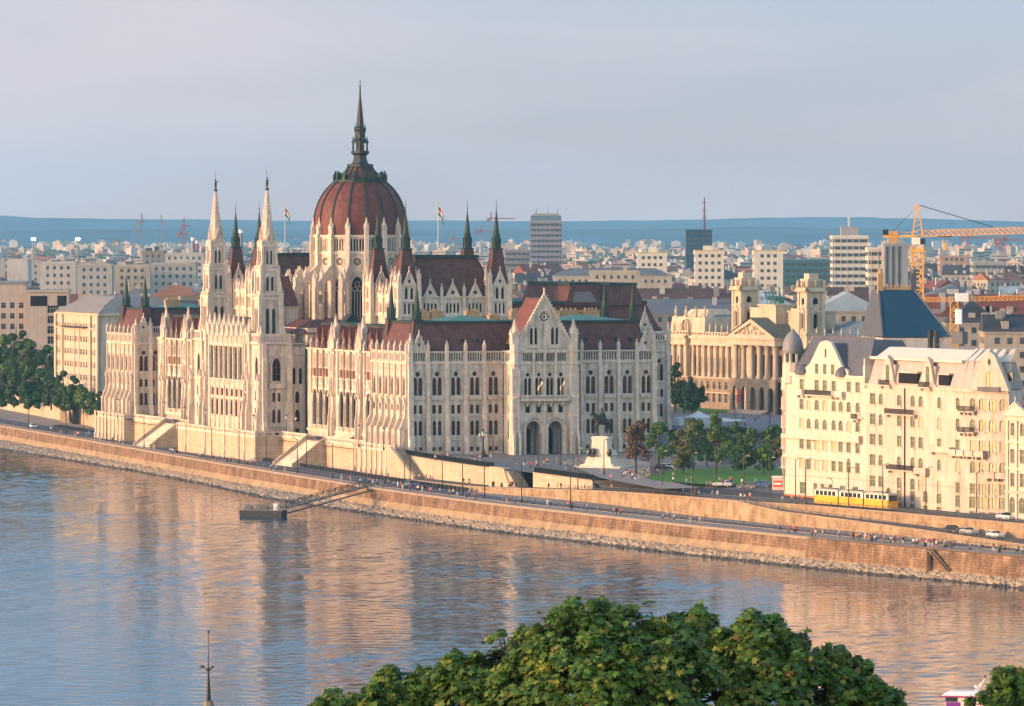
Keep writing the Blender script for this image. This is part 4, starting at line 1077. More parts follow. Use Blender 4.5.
b.beam(on_quay(936, 1.6, -5.4), on_quay(936, 1.6, -9.8), .8, QB); b.build('river_stair', qw)

# rubble slope between wall foot and water
wl = [at(x, y, WATER) for x, y in wpix]
wl = [wl[0] + (wl[0]-wl[1]).normalized()*d for d in (1500, 600, 200)] + wl + [wl[-1] + (wl[-1]-wl[-2]).normalized()*d for d in (90, 320)]
wl = smooth(lerpl(wl, 8), 2)
foot = offs(QE, -1.2, -9.55)
def nearest(p, L):
    best = None
    for a, c in zip(L, L[1:]):
        d = c-a; t = max(0, min(1, (p-a).dot(d)/d.length_squared)); q = a + d*t
        if best is None or (q-p).length < best[0]: best = ((q-p).length, q)
    return best[1]
STM = mat('river_stone', (.44, .37, .29), col2=(.14, .115, .09), var=.15, scale=1.6, bump=.8, bscale=2.5)
rs = MB(STM); rnd = random.Random(3)
wl2 = [wl[0]]
for p in wl[1:]:
    while (p - wl2[-1]).length > 1.6 and p.y < 2100: wl2.append(wl2[-1] + (p-wl2[-1]).normalized()*1.1)
    wl2.append(p)
K = 14; cols = []
for p in wl2:
    f = nearest(Vector((p.x, p.y, -9.55)), foot); row = []
    q = Vector((p.x, p.y, WATER-.5)); dirn = (q-f)
    for k in range(K+1):
        t = k/K; v = f.lerp(q, t); v.z += .35*math.sin(t*math.pi)
        if 0 < k: v += Vector((rnd.uniform(-.3, .3), rnd.uniform(-.3, .3), rnd.uniform(-.2, .24)))
        row.append(v[:])
    cols.append(row)
vs = [v for r in cols for v in r]; fs = []; fw = []
for i in range(len(cols)-1):
    for k in range(K):
        a = i*(K+1)+k; (fs if k < K-4 else fw).extend([(a, a+1, a+K+2), (a, a+K+2, a+K+1)])
WET = mat('wet_stone', (.07, .06, .05), rough=.5, var=.4, scale=1.6, bump=.8, bscale=2.5)
rs.add(vs, fs, STM); rs.add(vs, fw, WET); o = rs.build('rubble_bank'); tag(o, 'rubble stone bank sloping from the quay wall into the river', 'stone bank', None, 'stuff')
# single boulders so that the bank reads as blocks
sb = MB(STM)
for r_ in range(9500):
    i = rnd.randrange(len(cols)-1); k = rnd.randrange(1, K+1); v = cols[i][k]
    if v[1] > 1750: continue
    s = rnd.uniform(.16, .42)
    sb.M = Matrix.Translation(v) @ Matrix.Rotation(rnd.uniform(0, 6), 4, (rnd.random(), rnd.random(), rnd.random()+.1)) @ Matrix.Diagonal((s*1.3, s, s*.7, 1))
    sb.box(-.5, .5, -.5, .5, -.5, .5, WET if v[2] < WATER+.45 else STM)
o = sb.build('boulders'); tag(o, 'loose pale boulders scattered along the river bank', 'boulders', None, 'stuff')

# upper roads --------------------------------------------------------------
apix = [(395,478.5,-5.3),(440,484,-4.9),(480,488,-4.4),(535,489.5,-3.75),(590,491.2,-3.0),(640,493.8,-2.3),(680,497,-1.8),(716,500,-1.6),(760,503,-1.5),(800,505.5,-1.5),(850,509.5,-1.5),(900,513.7,-1.5),(950,518.3,-1.5),(1000,522.7,-1.5),(1050,527.5,-1.5)]
AL = [at(x, y, z) for x, y, z in apix]; AL.append(AL[-1] + (AL[-1]-AL[-2]).normalized()*150)
W1 = [PL(-1.8, -2.5), at(413.6, 456.8), at(439, 461, -.05), at(480, 467.0, -.2), at(505, 469.6, -.2), at(533, 473.0, -.4), at(592.5, 481, -1.0)]
W1z = [-4.8, -4.8, -4.6, -4.3, -4.0, -3.7, -2.9]
house0, house1, house2, house3 = pxd(785, 1122.5, -1), pxd(866, 1090, -1), pxd(1007, 1039, -1), pxd(1075, 1016, -1)
BL = [Vector((p.x, p.y, z)) for p, z in zip(W1[:], W1z)] + [at(640, 485, -1.0), at(700, 487, -.6), at(745, 490, -.7), at(785, 494.5, -.9), house1, house2, house3, house3 + (house3-house2).normalized()*150]
# resample both edges to the same number of stations
def resample(L, n):
    L = [Vector(p) for p in L]; d = [0]
    for a, c in zip(L, L[1:]): d.append(d[-1] + (c-a).length)
    out = []
    for i in range(n):
        s = d[-1]*i/(n-1); k = 0
        while k < len(d)-2 and d[k+1] < s: k += 1
        t = (s-d[k])/(d[k+1]-d[k]) if d[k+1] > d[k] else 0
        out.append(L[k].lerp(L[k+1], t))
    return out
def match(A, B):
    """for every point of A the nearest point of B"""
    return [nearest(p, B) for p in A]
AL = smooth(lerpl(AL, 4), 2)
BM = match(AL, BL)
ur = MB(ASPH); ribbon(ur, AL, BM, ASPH); struct(ur.build('embankment_street'))
TERR2 = mat('rubble_wall', (.47, .345, .215), col2=(.24, .165, .10), var=.1, scale=.5, bump=.5, bscale=1.5, brick=(2.0, .7, .75, .05), stain=.3)
t = thing('embankment_wall', 'long tawny stone retaining wall carrying the upper street above the promenade', 'retaining wall', AL[4][:])
b = rel(MB(TERR2, kb.mats[0]), t); wall_strip(b, AL, QUAY-.1, .7, TERR2, kb.mats[0], .25, .15); b.build('wall', t)
# second, descending road with its own wall
mi = [(735,501.5,-1.7),(760,505,-2.2),(800,511.6,-2.9),(850,517.3,-3.2),(900,523,-3.45),(950,529.3,-3.75),(1000,535.6,-4.05),(1050,541.5,-4.4)]
def along_A(px, out, z):
    for a, c in zip(AL, AL[1:]):
        xa, xc = a.x/a.y*F+512, c.x/c.y*F+512
        if xa <= px <= xc:
            k = (px-xa)/(xc-xa); p = a.lerp(c, k); d = (c-a); d.z = 0; d.normalize(); return Vector((p.x + out*d.y, p.y - out*d.x, z))
MI = [along_A(x, .16, z) for x, y, z in mi]; MI.append(MI[-1] + (MI[-1]-MI[-2]).normalized()*120)
MO = [along_A(x, w, z) for x, w, z in ((735, .4, -1.75), (760, 2.0, -2.35), (800, 4.6, -3.1), (850, 5.0, -3.5), (900, 5.3, -3.9), (950, 5.8, -4.2), (1000, 6.6, -4.6), (1050, 7.2, -4.9))]; MO.append(MO[-1] + (MO[-1]-MO[-2]).normalized()*120)
dr_ = MB(ASPH); ribbon(dr_, MI, MO, ASPH); struct(dr_.build('ramp_road'))
t = thing('ramp_wall', 'low tawny wall beside the ramp with the parked cars', 'retaining wall', MO[2][:])
b = rel(MB(TERR2, kb.mats[0]), t); wall_strip(b, [p + Vector((0, 0, .35)) for p in MO], QUAY-.1, .5, TERR2, kb.mats[0], .2, .1); b.build('wall', t)
# wall under the square
t = thing('square_wall', 'smooth sandstone wall with a dark railing below the square in front of the portal', 'retaining wall', W1[3][:])
b = rel(MB(TERR, kb.mats[0]), t); W1s = lerpl(W1, 2); zz = []
for i in range(len(W1s)): zz.append(-5.6)
wall_strip(b, W1s[:9], zz[:9], .7, TERR, kb.mats[0], .2); wall_strip(b, W1s[10:], zz[10:], .7, TERR, kb.mats[0], .2); b.build('wall', t)
b = rel(MB(DARK), t)
for seg in (W1s[:8], W1s[10:]):
    LR = resample(seg, 40); 
    for p, q in zip(LR, LR[1:]): b.beam(p + Vector((.3, .2, 1.35)), q + Vector((.3, .2, 1.35)), .12); b.beam(p + Vector((.3, .2, .4)), q + Vector((.3, .2, .4)), .1); b.beam(p + Vector((.3, .2, 0)), p + Vector((.3, .2, 1.4)), .12)
    n_ = len(LR)*5; LR = resample(seg, n_)
    for p in LR: b.beam(p + Vector((.3, .2, .2)), p + Vector((.3, .2, 1.3)), .14)
b.build('railing', t)
# lit block with the dark doors and stair
t = thing('gate_block', 'sandstone block with two dark doorways and a stair beside it, under the square', 'stair block', at(515, 488, -3.6)[:])
D0 = (W1[5]-W1[4]).normalized()
b = MB(TERR, kb.mats[0], DARK)
ang = math.atan2(D0.y, D0.x); t.rotation_euler = (0, 0, ang); bx = W1[4]; 
inv = (Matrix.Translation(t.location) @ Matrix.Rotation(ang, 4, 'Z')).inverted()
o0 = inv @ Vector((bx.x, bx.y, 0)); o0.z = 0; 
b.M = Matrix.Translation(o0)
b.panel([(-4, -2), (8.5, -2), (3.6, 4.5), (2.2, 4.9), (-3.5, 4.9), (-4, 4.6)], [rect(-2.6, -1.0, -1.2, 1.5), rect(2.0, 3.2, -1.2, 1.3)], -2.2, -1.7, TERR)
b.add([(-4, -2.2, -2), (-4, 0, -2), (-4, 0, 4.6), (-4, -2.2, 4.6)], [(0, 1, 2, 3)], TERR)
b.box(-3.8, 3.5, -2.2, 0, 4.5, 4.8, TERR); b.box(-3.6, 4, -1.9, -1.8, -1.4, 1.8, DARK)
b.M = Matrix.Translation(o0 + Vector((0, 0, -4.2)))
b.build('block', t)
b = MB(TERR); b.M = Matrix.Translation(o0)
for k in range(14): b.box(4.2+k*.5, 4.7+k*.5, -1.7, 1.5, -2, 4.2-k*.36)
b.build('staircase', t)
t.location.z += 0
for ch in t.children: ch.location.z = -4.4 + 3.6 - (-.0) if False else -.9

# plateau ------------------------------------------------------------------
P0 = [(-900, 4200), (-330, 2400), (-176, 1800), (-127, 1622)]
nb = [p for p in BM if p.x/p.y*F+512 > 600 and p.x/p.y*F+512 < 1100]
back = [Vector((p.x+14, p.y+5, 0)) for p in nb]
pl = [Vector((x, y, 0)) for x, y in P0] + [PL(-2, 268), PL(-2, -2.5)] + [Vector(p) for p in W1[1:]] + back + [Vector((back[-1].x+80, back[-1].y-140, 0)), Vector((4000, 400, 0)), Vector((4500, 17500, 0)), Vector((-4500, 17500, 0)), Vector((-2500, 4200, 0))]
CITYG = mat('city_ground', (.13, .125, .12), rough=.95, var=.25, scale=.02, col2=(.07, .085, .06))
sheet('city_ground', pl, GRAN)
# the far part gets its own greener, broken colour
farp = [(-4400, 1990, .05), (4400, 1990, .05), (4400, 17400, .05), (-4400, 17400, .05)]
sheet('far_plain', farp, CITYG, .05)
b = MB(GRAN); ribbon(b, nb, back, GRAN); ribbon(b, [W1[-1], nb[0]], [W1[-1] + Vector((0, .2, 0)), back[0]], GRAN); struct(b.build('square_edge'))
t = thing('park_wall', 'tawny river wall with a stair opening below the dark trees on the left', 'retaining wall', (-126, 1620, 0))
b = rel(MB(TERR, kb.mats[0]), t); LW = [Vector((x, y, .0)) for x, y in P0[1:]] + [PL(-2, 268)]; wall_strip(b, resample(LW, 30), QUAY-.1, .8, TERR, kb.mats[0], .9); b.build('wall', t)
b = rel(MB(TERR, DARK), t); p = at(62, 422, QUAY); d = (Vector((*P0[3], 0)) - Vector((*P0[2], 0))).normalized()
for k in range(12): q = p + d*(k*.9); b.beam((q.x, q.y, QUAY), (q.x, q.y, QUAY+.45*(12-k)), 1.2, TERR)
for px in (77.5,): q = at(px, 424, QUAY); b.beam((q.x-.5, q.y-1, QUAY), (q.x-.5, q.y-1, 0.2), 2.0, DARK)
b.build('stair', t)

# terraces of the parliament -------------------------------------------------
terr = thing('river_terrace', 'pale stone terrace wall with two broad stairs between the parliament and the quay', 'terrace', (PX0, PY0, 0), TH)
b = MB(TERR, STONE2)
ZT = 1.0
def tface(x, y0, y1, x_in=9, pil=0, balu=True):
    b.box(x, x_in, y0, y1, QUAY-.2, ZT, TERR)
    M = FR(x, y1, W_); L = y1-y0
    b.box(-.1, L+.1, -.25, .5, ZT-.3, ZT+.05, STONE2, M)
    if balu:
        n = max(1, int(L/2.2))
        b.panel(rect(0, L, ZT, ZT+1.25), [rect((i+.18)*L/n, (i+.82)*L/n, ZT+.3, ZT+.95) for i in range(n)], -.1, .2, STONE2, M)
        b.box(0, L, .2, .26, ZT+.25, ZT+1., TERR, M)
        b.box(-.05, L+.05, -.2, .3, ZT+1.2, ZT+1.4, STONE2, M)
    for i in range(pil):
        xx = L*(i+.5)/pil
        side_prism(b, [(0, QUAY), (.6, QUAY), (.6, QUAY+1.4), (.35, QUAY+1.9), (.35, ZT+1.4), (0, ZT+1.4)], M, xx, .7)
tface(-3.9, -1.5, 30, pil=8); tface(-.8, 30, 61); tface(-.8, 77, 97.5); tface(-8.4, 97.5, 168.5, pil=4)
tface(-.8, 168.5, 189); tface(-.8, 205, 236); tface(-3.9, 236, 266.5, pil=8)
for (x0, x1, y) in ((-8.4, -.8, 97.5), (-3.9, -.8, 236)):      # south returns
    M = FR(x0, y, S_); L = x1-x0
    b.panel(rect(0, L, ZT, ZT+1.25), [rect((i+.18)*L/3, (i+.82)*L/3, ZT+.3, ZT+.95) for i in range(3)], -.1, .2, STONE2, M); b.box(0, L, -.2, .3, ZT+1.2, ZT+1.4, STONE2, M)
for y0, y1 in ((61, 77), (189, 205)):                          # grand stairs
    n = 26
    for k in range(n):
        x = -.8 - 8.8*k/n
        b.box(x-8.8/n, x, y0+.8, y1-.8, QUAY-.1, .8 - (.8-QUAY)*k/n, STONE)
    b.box(-.8, 9, y0, y1, QUAY, .8, TERR)
    for y in (y0, y1-.8): side_prism(b, [(.8, QUAY-.1), (10.2, QUAY-.1), (10.2, QUAY+.9), (9.6, QUAY+1.2), (.8, ZT+1.4)], FR(0, y, W_), -.4, .8, TERR)
    # upper flights towards the loggia
    for k in range(10): b.box(3.4+k*.35, 7.0, y0-2, y1-4, .8, .9+k*.24, STONE)
    # a dark parapet gap at the stair head
    b.box(1.0, 1.3, y0+2, y1-2, ZT, ZT+.9, DARK)
# the sloping stair at the south end
for k in range(24): b.box(-5.0, -1.9, -3-.7*(k+1), -3-.7*k, QUAY-.2, ZT-.25*(k+1), TERR)
b.box(-5.0, -1.9, -3, -1.5, QUAY, ZT, TERR)
b.add([(-6, -1.5, QUAY-.2), (-6, -21, QUAY-.2), (-6, -21, -4.2), (-6, -3.5, ZT+1.2), (-6, -1.5, ZT+1.2), (-5.2, -1.5, QUAY-.2), (-5.2, -21, QUAY-.2), (-5.2, -21, -4.2), (-5.2, -3.5, ZT+1.2), (-5.2, -1.5, ZT+1.2)],
      [(0, 1, 2, 3, 4), (5, 9, 8, 7, 6), (1, 6, 7, 2), (2, 7, 8, 3), (3, 8, 9, 4)], TERR)
b.build('terrace_wall', terr)
b = MB(STONE, STONE2, GRAN)
b.box(-5, 10, -1.3, 267, .6, ZT+.004, PAVE); b.box(-8, -5, 98, 168, .6, ZT+.004, PAVE)
# cut for stairs is covered by the flights' own height
b.v = []; b.f = []; b.mi = []; b.sm = []
for x0, y0, x1, y1 in ((-3.7, -1.3, 9, 29.8), (-.6, 29.8, 9, 60.9), (-.6, 77.1, 9, 97.6), (-8.2, 97.6, 9, 168.4), (-.6, 168.4, 9, 188.9), (-.6, 205.1, 9, 236), (-3.7, 236, 9, 266.3)):
    b.box(x0, x1, y0, y1, .5, ZT+.01, PAVE)
b.build('terrace_floor', terr)

# lawns and hedges on the square -------------------------------------------
sheet('lawn', [at(643, 477)[:], at(674, 470)[:], at(730, 467.5)[:], at(788, 468.5)[:], at(788, 484.5)[:], at(708, 485)[:], at(655, 481)[:]], GRASS, .06)
sheet('pale_pavement', [at(560, 461.5)[:], at(590, 455)[:], at(650, 462)[:], at(652, 478)[:], at(700, 488)[:], at(660, 489)[:], at(600, 478)[:]], PAVE, .012)
sheet('lawn', [at(690, 452)[:], at(790, 449)[:], at(790, 456)[:], at(690, 460)[:]], GRASS, .06)
sheet('lawn', [at(672, 440)[:], at(790, 434)[:], at(790, 441)[:], at(672, 447)[:]], GRASS, .05)
sheet('lawn', [at(676, 408.5)[:], at(800, 411)[:], at(800, 413.5)[:], at(676, 411.5)[:]], GRASS, .05)
sheet('blue_paving', [at(676, 412)[:], at(800, 414)[:], at(800, 432)[:], at(676, 430)[:]], mat('square_paving', (.20, .20, .215), rough=.85, var=.1, scale=.1), .02)
sheet('park_ground', [(-300, 2300), (-170, 1802), (-124, 1625), (-118, 1600), (-60, 1600), (-60, 1900), (-200, 2500)], mat('park_soil', (.06, .07, .035), var=.3, scale=.2), .02)

# hills on the horizon -------------------------------------------------------
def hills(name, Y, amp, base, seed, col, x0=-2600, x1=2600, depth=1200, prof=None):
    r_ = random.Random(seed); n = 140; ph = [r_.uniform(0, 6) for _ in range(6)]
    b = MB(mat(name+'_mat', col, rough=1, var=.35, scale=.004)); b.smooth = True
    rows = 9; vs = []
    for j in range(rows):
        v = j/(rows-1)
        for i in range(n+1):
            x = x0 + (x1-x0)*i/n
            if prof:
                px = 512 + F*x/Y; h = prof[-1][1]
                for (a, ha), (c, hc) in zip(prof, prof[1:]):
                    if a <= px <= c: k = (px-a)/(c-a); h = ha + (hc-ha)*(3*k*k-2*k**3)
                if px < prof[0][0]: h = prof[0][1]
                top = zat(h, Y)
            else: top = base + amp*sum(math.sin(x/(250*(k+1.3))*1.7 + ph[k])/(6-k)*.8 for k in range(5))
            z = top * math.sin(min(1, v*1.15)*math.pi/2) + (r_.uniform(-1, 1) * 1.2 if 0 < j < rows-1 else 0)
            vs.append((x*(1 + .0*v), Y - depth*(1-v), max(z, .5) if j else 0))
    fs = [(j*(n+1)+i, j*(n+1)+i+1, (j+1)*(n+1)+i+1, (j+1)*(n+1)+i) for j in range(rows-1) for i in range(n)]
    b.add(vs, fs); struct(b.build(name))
hills('hills', 15500, 20, 90, 1, (.05, .13, .21), prof=[(-300, 214), (0, 215.5), (40, 218), (150, 219.5), (330, 221), (420, 220.5), (560, 221.5), (640, 220.5), (700, 219.5), (760, 218), (830, 217.3), (900, 218.5), (1024, 222), (1300, 222)], depth=2500)  # blue of the distant haze is mixed into the hill colour
hills('near_hills', 12500, 10, 50, 2, (.04, .11, .18), prof=[(-300, 231), (0, 230), (120, 229), (300, 230), (520, 230), (640, 229), (760, 226.5), (830, 229), (1024, 230), (1300, 230)], depth=1500)  # haze blue painted into these slopes too
# =================================================================== LANDMARK PHRASES FOR LABELS
def pxof(v): return v[0]/v[1]*F + 512 if v[1] > 1 else 0
def far_zone(px):
    for lim, s in ((60, 'behind the pinkish office block'), (125, 'behind the cream ministry block'), (205, 'left of the white spires'), (262, 'between the white spires'),
                   (310, 'left of the dome'), (420, 'right of the dome'), (530, 'behind the parliament hall roof'), (600, 'near the grey high-rise'), (680, 'behind the portal gable'),
                   (735, 'near the dark blue tower'), (790, 'behind the museum towers'), (880, 'near the striped high-rise'), (930, 'near the orange crane mast'), (5000, 'under the orange crane jib')):
        if px < lim: return s
def quay_zone(px):
    for lim, s in ((100, 'below the dark park trees'), (165, 'below the parliament north block'), (260, 'below the twin white spires'), (330, 'by the broad terrace stair'),
                   (405, 'above the landing pontoon'), (500, 'below the south corner stair'), (585, 'below the portal'), (650, 'below the rider statue'), (740, 'below the lawn'),
                   (800, 'left of the cream house'), (890, 'below the yellow tram'), (950, 'below the cream house'), (5000, 'near the parked cars')):
        if px < lim: return s
REG = []      # (object, text without ordinal)
def reg(o, text): REG.append((o, text))
ORD = ['first', 'second', 'third', 'fourth', 'fifth', 'sixth', 'seventh', 'eighth', 'ninth', 'tenth', 'eleventh', 'twelfth', 'thirteenth', 'fourteenth', 'fifteenth', 'sixteenth', 'seventeenth', 'eighteenth', 'nineteenth', 'twentieth']
def finish_labels():
    g = {}
    for o, t in REG: g.setdefault(t, []).append(o)
    for t, os_ in g.items():
        if len(os_) == 1: os_[0]['label'] = t; continue
        os_.sort(key=lambda o: pxof(o.location))
        n = len(os_)
        for i, o in enumerate(os_):
            if n == 2: e = ('left', 'right')[i] + ' of two'
            else: e = (ORD[i] if i < 20 else 'twenty-' + ORD[i-20]) + ' from left'
            o['label'] = t + ', ' + e

# =================================================================== TREES
def leafmat(name, col, col2, tr=.3):
    m = mat(name, col, rough=.6, var=.25, scale=1.3, col2=col2, spec=.3)
    return m
LG = leafmat('foliage', (.070, .145, .026), (.028, .07, .015)); LD = leafmat('foliage_dark', (.032, .080, .020), (.014, .038, .012))
LY = leafmat('foliage_light', (.10, .16, .025), (.04, .09, .015)); LR_ = leafmat('foliage_red', (.16, .075, .055), (.07, .035, .03)); LB = leafmat('foliage_brown', (.12, .09, .03), (.05, .06, .02))
def crown_mesh(name, h, r, m, seed, leaf=.38, n=1500, lobes=15, m2=None, z0=.28):
    rd = random.Random(seed); b = MB(m, m2 or m)
    L_ = []
    for i in range(lobes):
        a = rd.uniform(0, 6.28); t = rd.uniform(0, 1)
        zc = h*(z0 + .12 + (.95-z0-.20)*t); rr = r*(.52 if t < .75 else .36)*rd.uniform(.5, 1.0)*(1.0-.35*abs(t-.4))
        d = (r-rr*.8)*rd.uniform(.3, 1)*(1-.6*t)
        L_.append((d*math.cos(a), d*math.sin(a), zc, rr))
    vs = []; fs = []; vs2 = []; fs2 = []
    for i in range(n):
        lx, ly, lz, lr = rd.choice(L_)
        v = Vector((rd.gauss(0, 1), rd.gauss(0, 1), rd.gauss(0, 1))).normalized() * lr * (rd.random()**.35)
        c = Vector((lx, ly, lz)) + Vector((v.x, v.y, v.z*.85))
        nn = (v.normalized() + Vector((rd.uniform(-.7, .7), rd.uniform(-.7, .7), rd.uniform(-.3, .9)))).normalized()
        a_ = nn.orthogonal().normalized(); b_ = nn.cross(a_); s = leaf*rd.uniform(.6, 1.3)
        rt = rd.uniform(0, 6.28); a2 = a_*math.cos(rt)+b_*math.sin(rt); b2 = nn.cross(a2)
        V, Fs = (vs, fs) if rd.random() < .7 else (vs2, fs2)
        o = len(V); V += [(c+a2*s)[:], (c+b2*s*.55+nn*s*.1)[:], (c-a2*s*.8)[:], (c-b2*s*.6)[:]]; Fs.append((o, o+1, o+2, o+3))
    b.add(vs, fs, b.mats[0]); b.add(vs2, fs2, b.mats[-1]); return b.mesh(name)
def trunk_mesh(h, r, seed):
    rd = random.Random(seed); b = MB(BARK); p = Vector((0, 0, -.3)); z = h*.42
    q = Vector((rd.uniform(-.2, .2), rd.uniform(-.2, .2), z)); b.tube(p, q, r, r*.65, 7)
    for k in range(6):
        a = k*1.05+rd.random(); e = Vector((math.cos(a)*h*.2, math.sin(a)*h*.2, h*rd.uniform(.6, .85))); b.tube(q - Vector((0, 0, rd.uniform(0, z*.3))), e, r*.42, r*.1, 5)
    b.tube(q, Vector((0, 0, h*.88)), r*.6, r*.12, 5)
    return b.mesh('trunk')
TV = {}
def tree(loc, h, r, m, m2, seed, text, group=None, kind='tree', leaf=.38, n=1500, z0=.28, name='broadleaf_tree'):
    key = (round(h), round(r, 1), m.name, seed % 3)
    if key not in TV: TV[key] = (crown_mesh('crown', h, r, m, seed, leaf, n, m2=m2, z0=z0), trunk_mesh(h, max(.15, h*.022), seed))
    t = thing(name, text, kind, loc, random.Random(seed).uniform(0, 6), group)
    a, b_ = TV[key]; inst('crown', a, t); inst('trunk', b_, t); reg(t, text); return t
rt = random.Random(11)
# park on the left
for (x0, x1, y0, y1, zt, m, m2, cnt) in ():
    pass
parkspec = [(4,398,24,6.2,LG,LY),(16,392,26,6.5,LD,LG),(30,396,22,5.8,LG,LD),(44,398,19,5.2,LD,LG),(55,396,20,5.5,LG,LD),(68,396,17,4.8,LD,LD),(80,400,13,4.2,LD,LG),(92,404,10,3.5,LG,LD),
            (2,406,12,4.6,LD,LD),(14,407,13,4.8,LD,LG),(27,408,13,4.6,LD,LD),(39,408,13,4.5,LD,LG),(51,409,14,4.6,LD,LD),(62,410,13,4.6,LD,LG),(73,411,12,4.2,LD,LD),(83,413,10,3.6,LG,LY),(93,414,9,3.0,LG,LD),(99,412,7,2.4,LY,LG),
            (-8,400,24,6.5,LG,LD),(-20,398,22,6,LD,LG)]
for i, (px, py, h, r, m, m2) in enumerate(parkspec):
    p = at(px, py); tree(p[:], h, r, m, m2, 100+i, ('tall green' if h > 15 else 'low dark') + ' leafy tree in the riverside park beside the cream ministry block', 'trees of the riverside park', leaf=.55, n=4200, z0=-.06)
# square
sq = [(636, 474, 13.5, 3.6, LR_, LB, 'reddish leafy'), (659, 467, 11.5, 3.2, LG, LY, 'bright green'), (683, 474, 12.5, 3.3, LB, LG, 'brownish green'), (693, 470, 13.0, 3.6, LG, LB, 'broad dark green'),
      (707, 466, 9.5, 2.6, LD, LG, 'small dark'), (716, 472, 15.0, 3.1, LG, LY, 'tall slim green'), (727, 462, 8.5, 2.2, LG, LG, 'small green'), (737, 466, 11.5, 2.0, LG, LY, 'thin light green'), (744, 475, 9.2, 2.6, LD, LD, 'dark'),
      (752, 458, 9, 2.4, LG, LB, 'small green'), (764, 475, 9.0, 2.3, LY, LG, 'oval yellow green'), (772, 459, 9.5, 2.6, LG, LD, 'green'), (778, 463, 7.5, 2.0, LB, LG, 'brown tinted'), (672, 459, 7, 2.0, LG, LD, 'small green'), (782, 452, 8, 2.4, LD, LG, 'dark')]
for i, (px, py, h, r, m, m2, w) in enumerate(sq):
    p = at(px, py); where = 'beside the rider statue' if px < 650 else ('on the lawn right of the rider statue' if px < 725 else 'on the lawn next to the cream house')
    tree(p[:], h, r*1.3, m, m2, 300+i, w + ' tree ' + where, 'trees on the square', leaf=.36, n=3000, z0=.04)
for i, (px, py, h, r) in enumerate([(675, 412, 16.5, 4.2), (684, 413, 14.5, 4.2), (692, 414, 12, 3.6), (700, 413, 9, 2.8)]):
    tree(at(px, py)[:], h, r, LD, LG, 400+i, 'dark tree between the parliament corner and the columned museum', 'trees in front of the museum', leaf=.45, n=2400, z0=.0)
def hedge(name, x0, y0, x1, y1, h, w, text, m=LD):
    a, c = at(x0, y0), at(x1, y1); d = (c-a); Ld = d.length; t = thing(name, text, 'hedge', a[:], math.atan2(d.y, d.x)); reg(t, text)
    b = MB(m); rd = random.Random(int(x0)); 
    b.box(.2, Ld-.2, -w/2+.2, w/2-.2, -.1, h-.25)
    vs = []; fs = []
    for i in range(int(Ld*w*14)):
        s = rd.random(); x = rd.uniform(0, Ld)
        if s < .5: c_ = Vector((x, rd.uniform(-w/2, w/2), h+rd.uniform(-.3, .15)))
        else: c_ = Vector((x, -w/2+rd.uniform(-.15, .15), rd.uniform(0, h)))
        u = Vector((rd.uniform(-1, 1), rd.uniform(-1, 1), rd.uniform(-1, 1))).normalized(); v = u.orthogonal().normalized(); k = .22
        o = len(vs); vs += [(c_+u*k)[:], (c_+v*k)[:], (c_-u*k)[:], (c_-v*k)[:]]; fs.append((o, o+1, o+2, o+3))
    b.add(vs, fs, m); b.build('foliage', t)
hedge('hedge', 672, 436, 742, 433, 1.6, 3.5, 'long clipped dark hedge below the white tent'); hedge('hedge', 700, 441, 790, 437, 1.3, 4, 'wide clipped hedge across the square behind the lawn trees')
hedge('hedge', 676, 407, 735, 405.5, 1.6, 3, 'dark hedge in front of the columned museum'); hedge('hedge', 712, 408, 738, 409, .8, 3, 'low yellow green hedge on the blue paving', LY); hedge('hedge', 738, 408.5, 800, 410.5, 1.8, 3, 'dark hedge below the museum portico')
# foreground maples ---------------------------------------------------------
HILL = mat('hill_soil', (.07, .08, .035), var=.3, scale=.3, bump=.4)
def hz(y):
    pr = [(-60, 56.0), (0, 54.3), (12, 54.0), (40, 47), (90, 40), (200, 20), (330, 3), (480, -8), (560, -9.4), (600, -11.6)]
    if y <= pr[0][0]: return pr[0][1]
    for (a, za), (c, zc) in zip(pr, pr[1:]):
        if a <= y <= c: return za + (zc-za)*(y-a)/(c-a)
    return -12
b = MB(HILL); n = 60; rows = [-60, -30, 0, 12, 25, 40, 65, 90, 140, 200, 260, 330, 400, 480, 560, 600]; vs = []
for y in rows:
    for i in range(n+1):
        x = -450 + 900*i/n; vs.append((x, y, hz(y) + (random.Random(i*77+y).uniform(-.6, .2) if 12 < y < 590 else 0)))
b.add(vs, [(j*(n+1)+i, j*(n+1)+i+1, (j+1)*(n+1)+i+1, (j+1)*(n+1)+i) for j in range(len(rows)-1) for i in range(n)]); struct(b.build('castle_hill'))
MAPL = [leafmat('maple_green', (.085, .160, .020), (.035, .085, .012)), leafmat('maple_dark', (.040, .095, .018), (.02, .05, .01)), leafmat('maple_yellow', (.17, .18, .025), (.09, .13, .018)), leafmat('maple_rust', (.20, .08, .03), (.12, .09, .02))]
lobe = []
for k in range(5):
    a = math.radians(-100 + 50*k) + math.pi/2; rad = (.62, .85, 1.0, .85, .62)[k]
    lobe.append((rad*math.cos(a), rad*math.sin(a)))
    if k < 4: a2 = a + math.radians(25); lobe.append((.42*math.cos(a2), .42*math.sin(a2)))
lobe = [(-.1, -.25)] + [(.0+x, y) for x, y in lobe] if False else lobe + [(-.12, -.30), (.12, -.30)][:1]
from mathutils import noise as mnoise
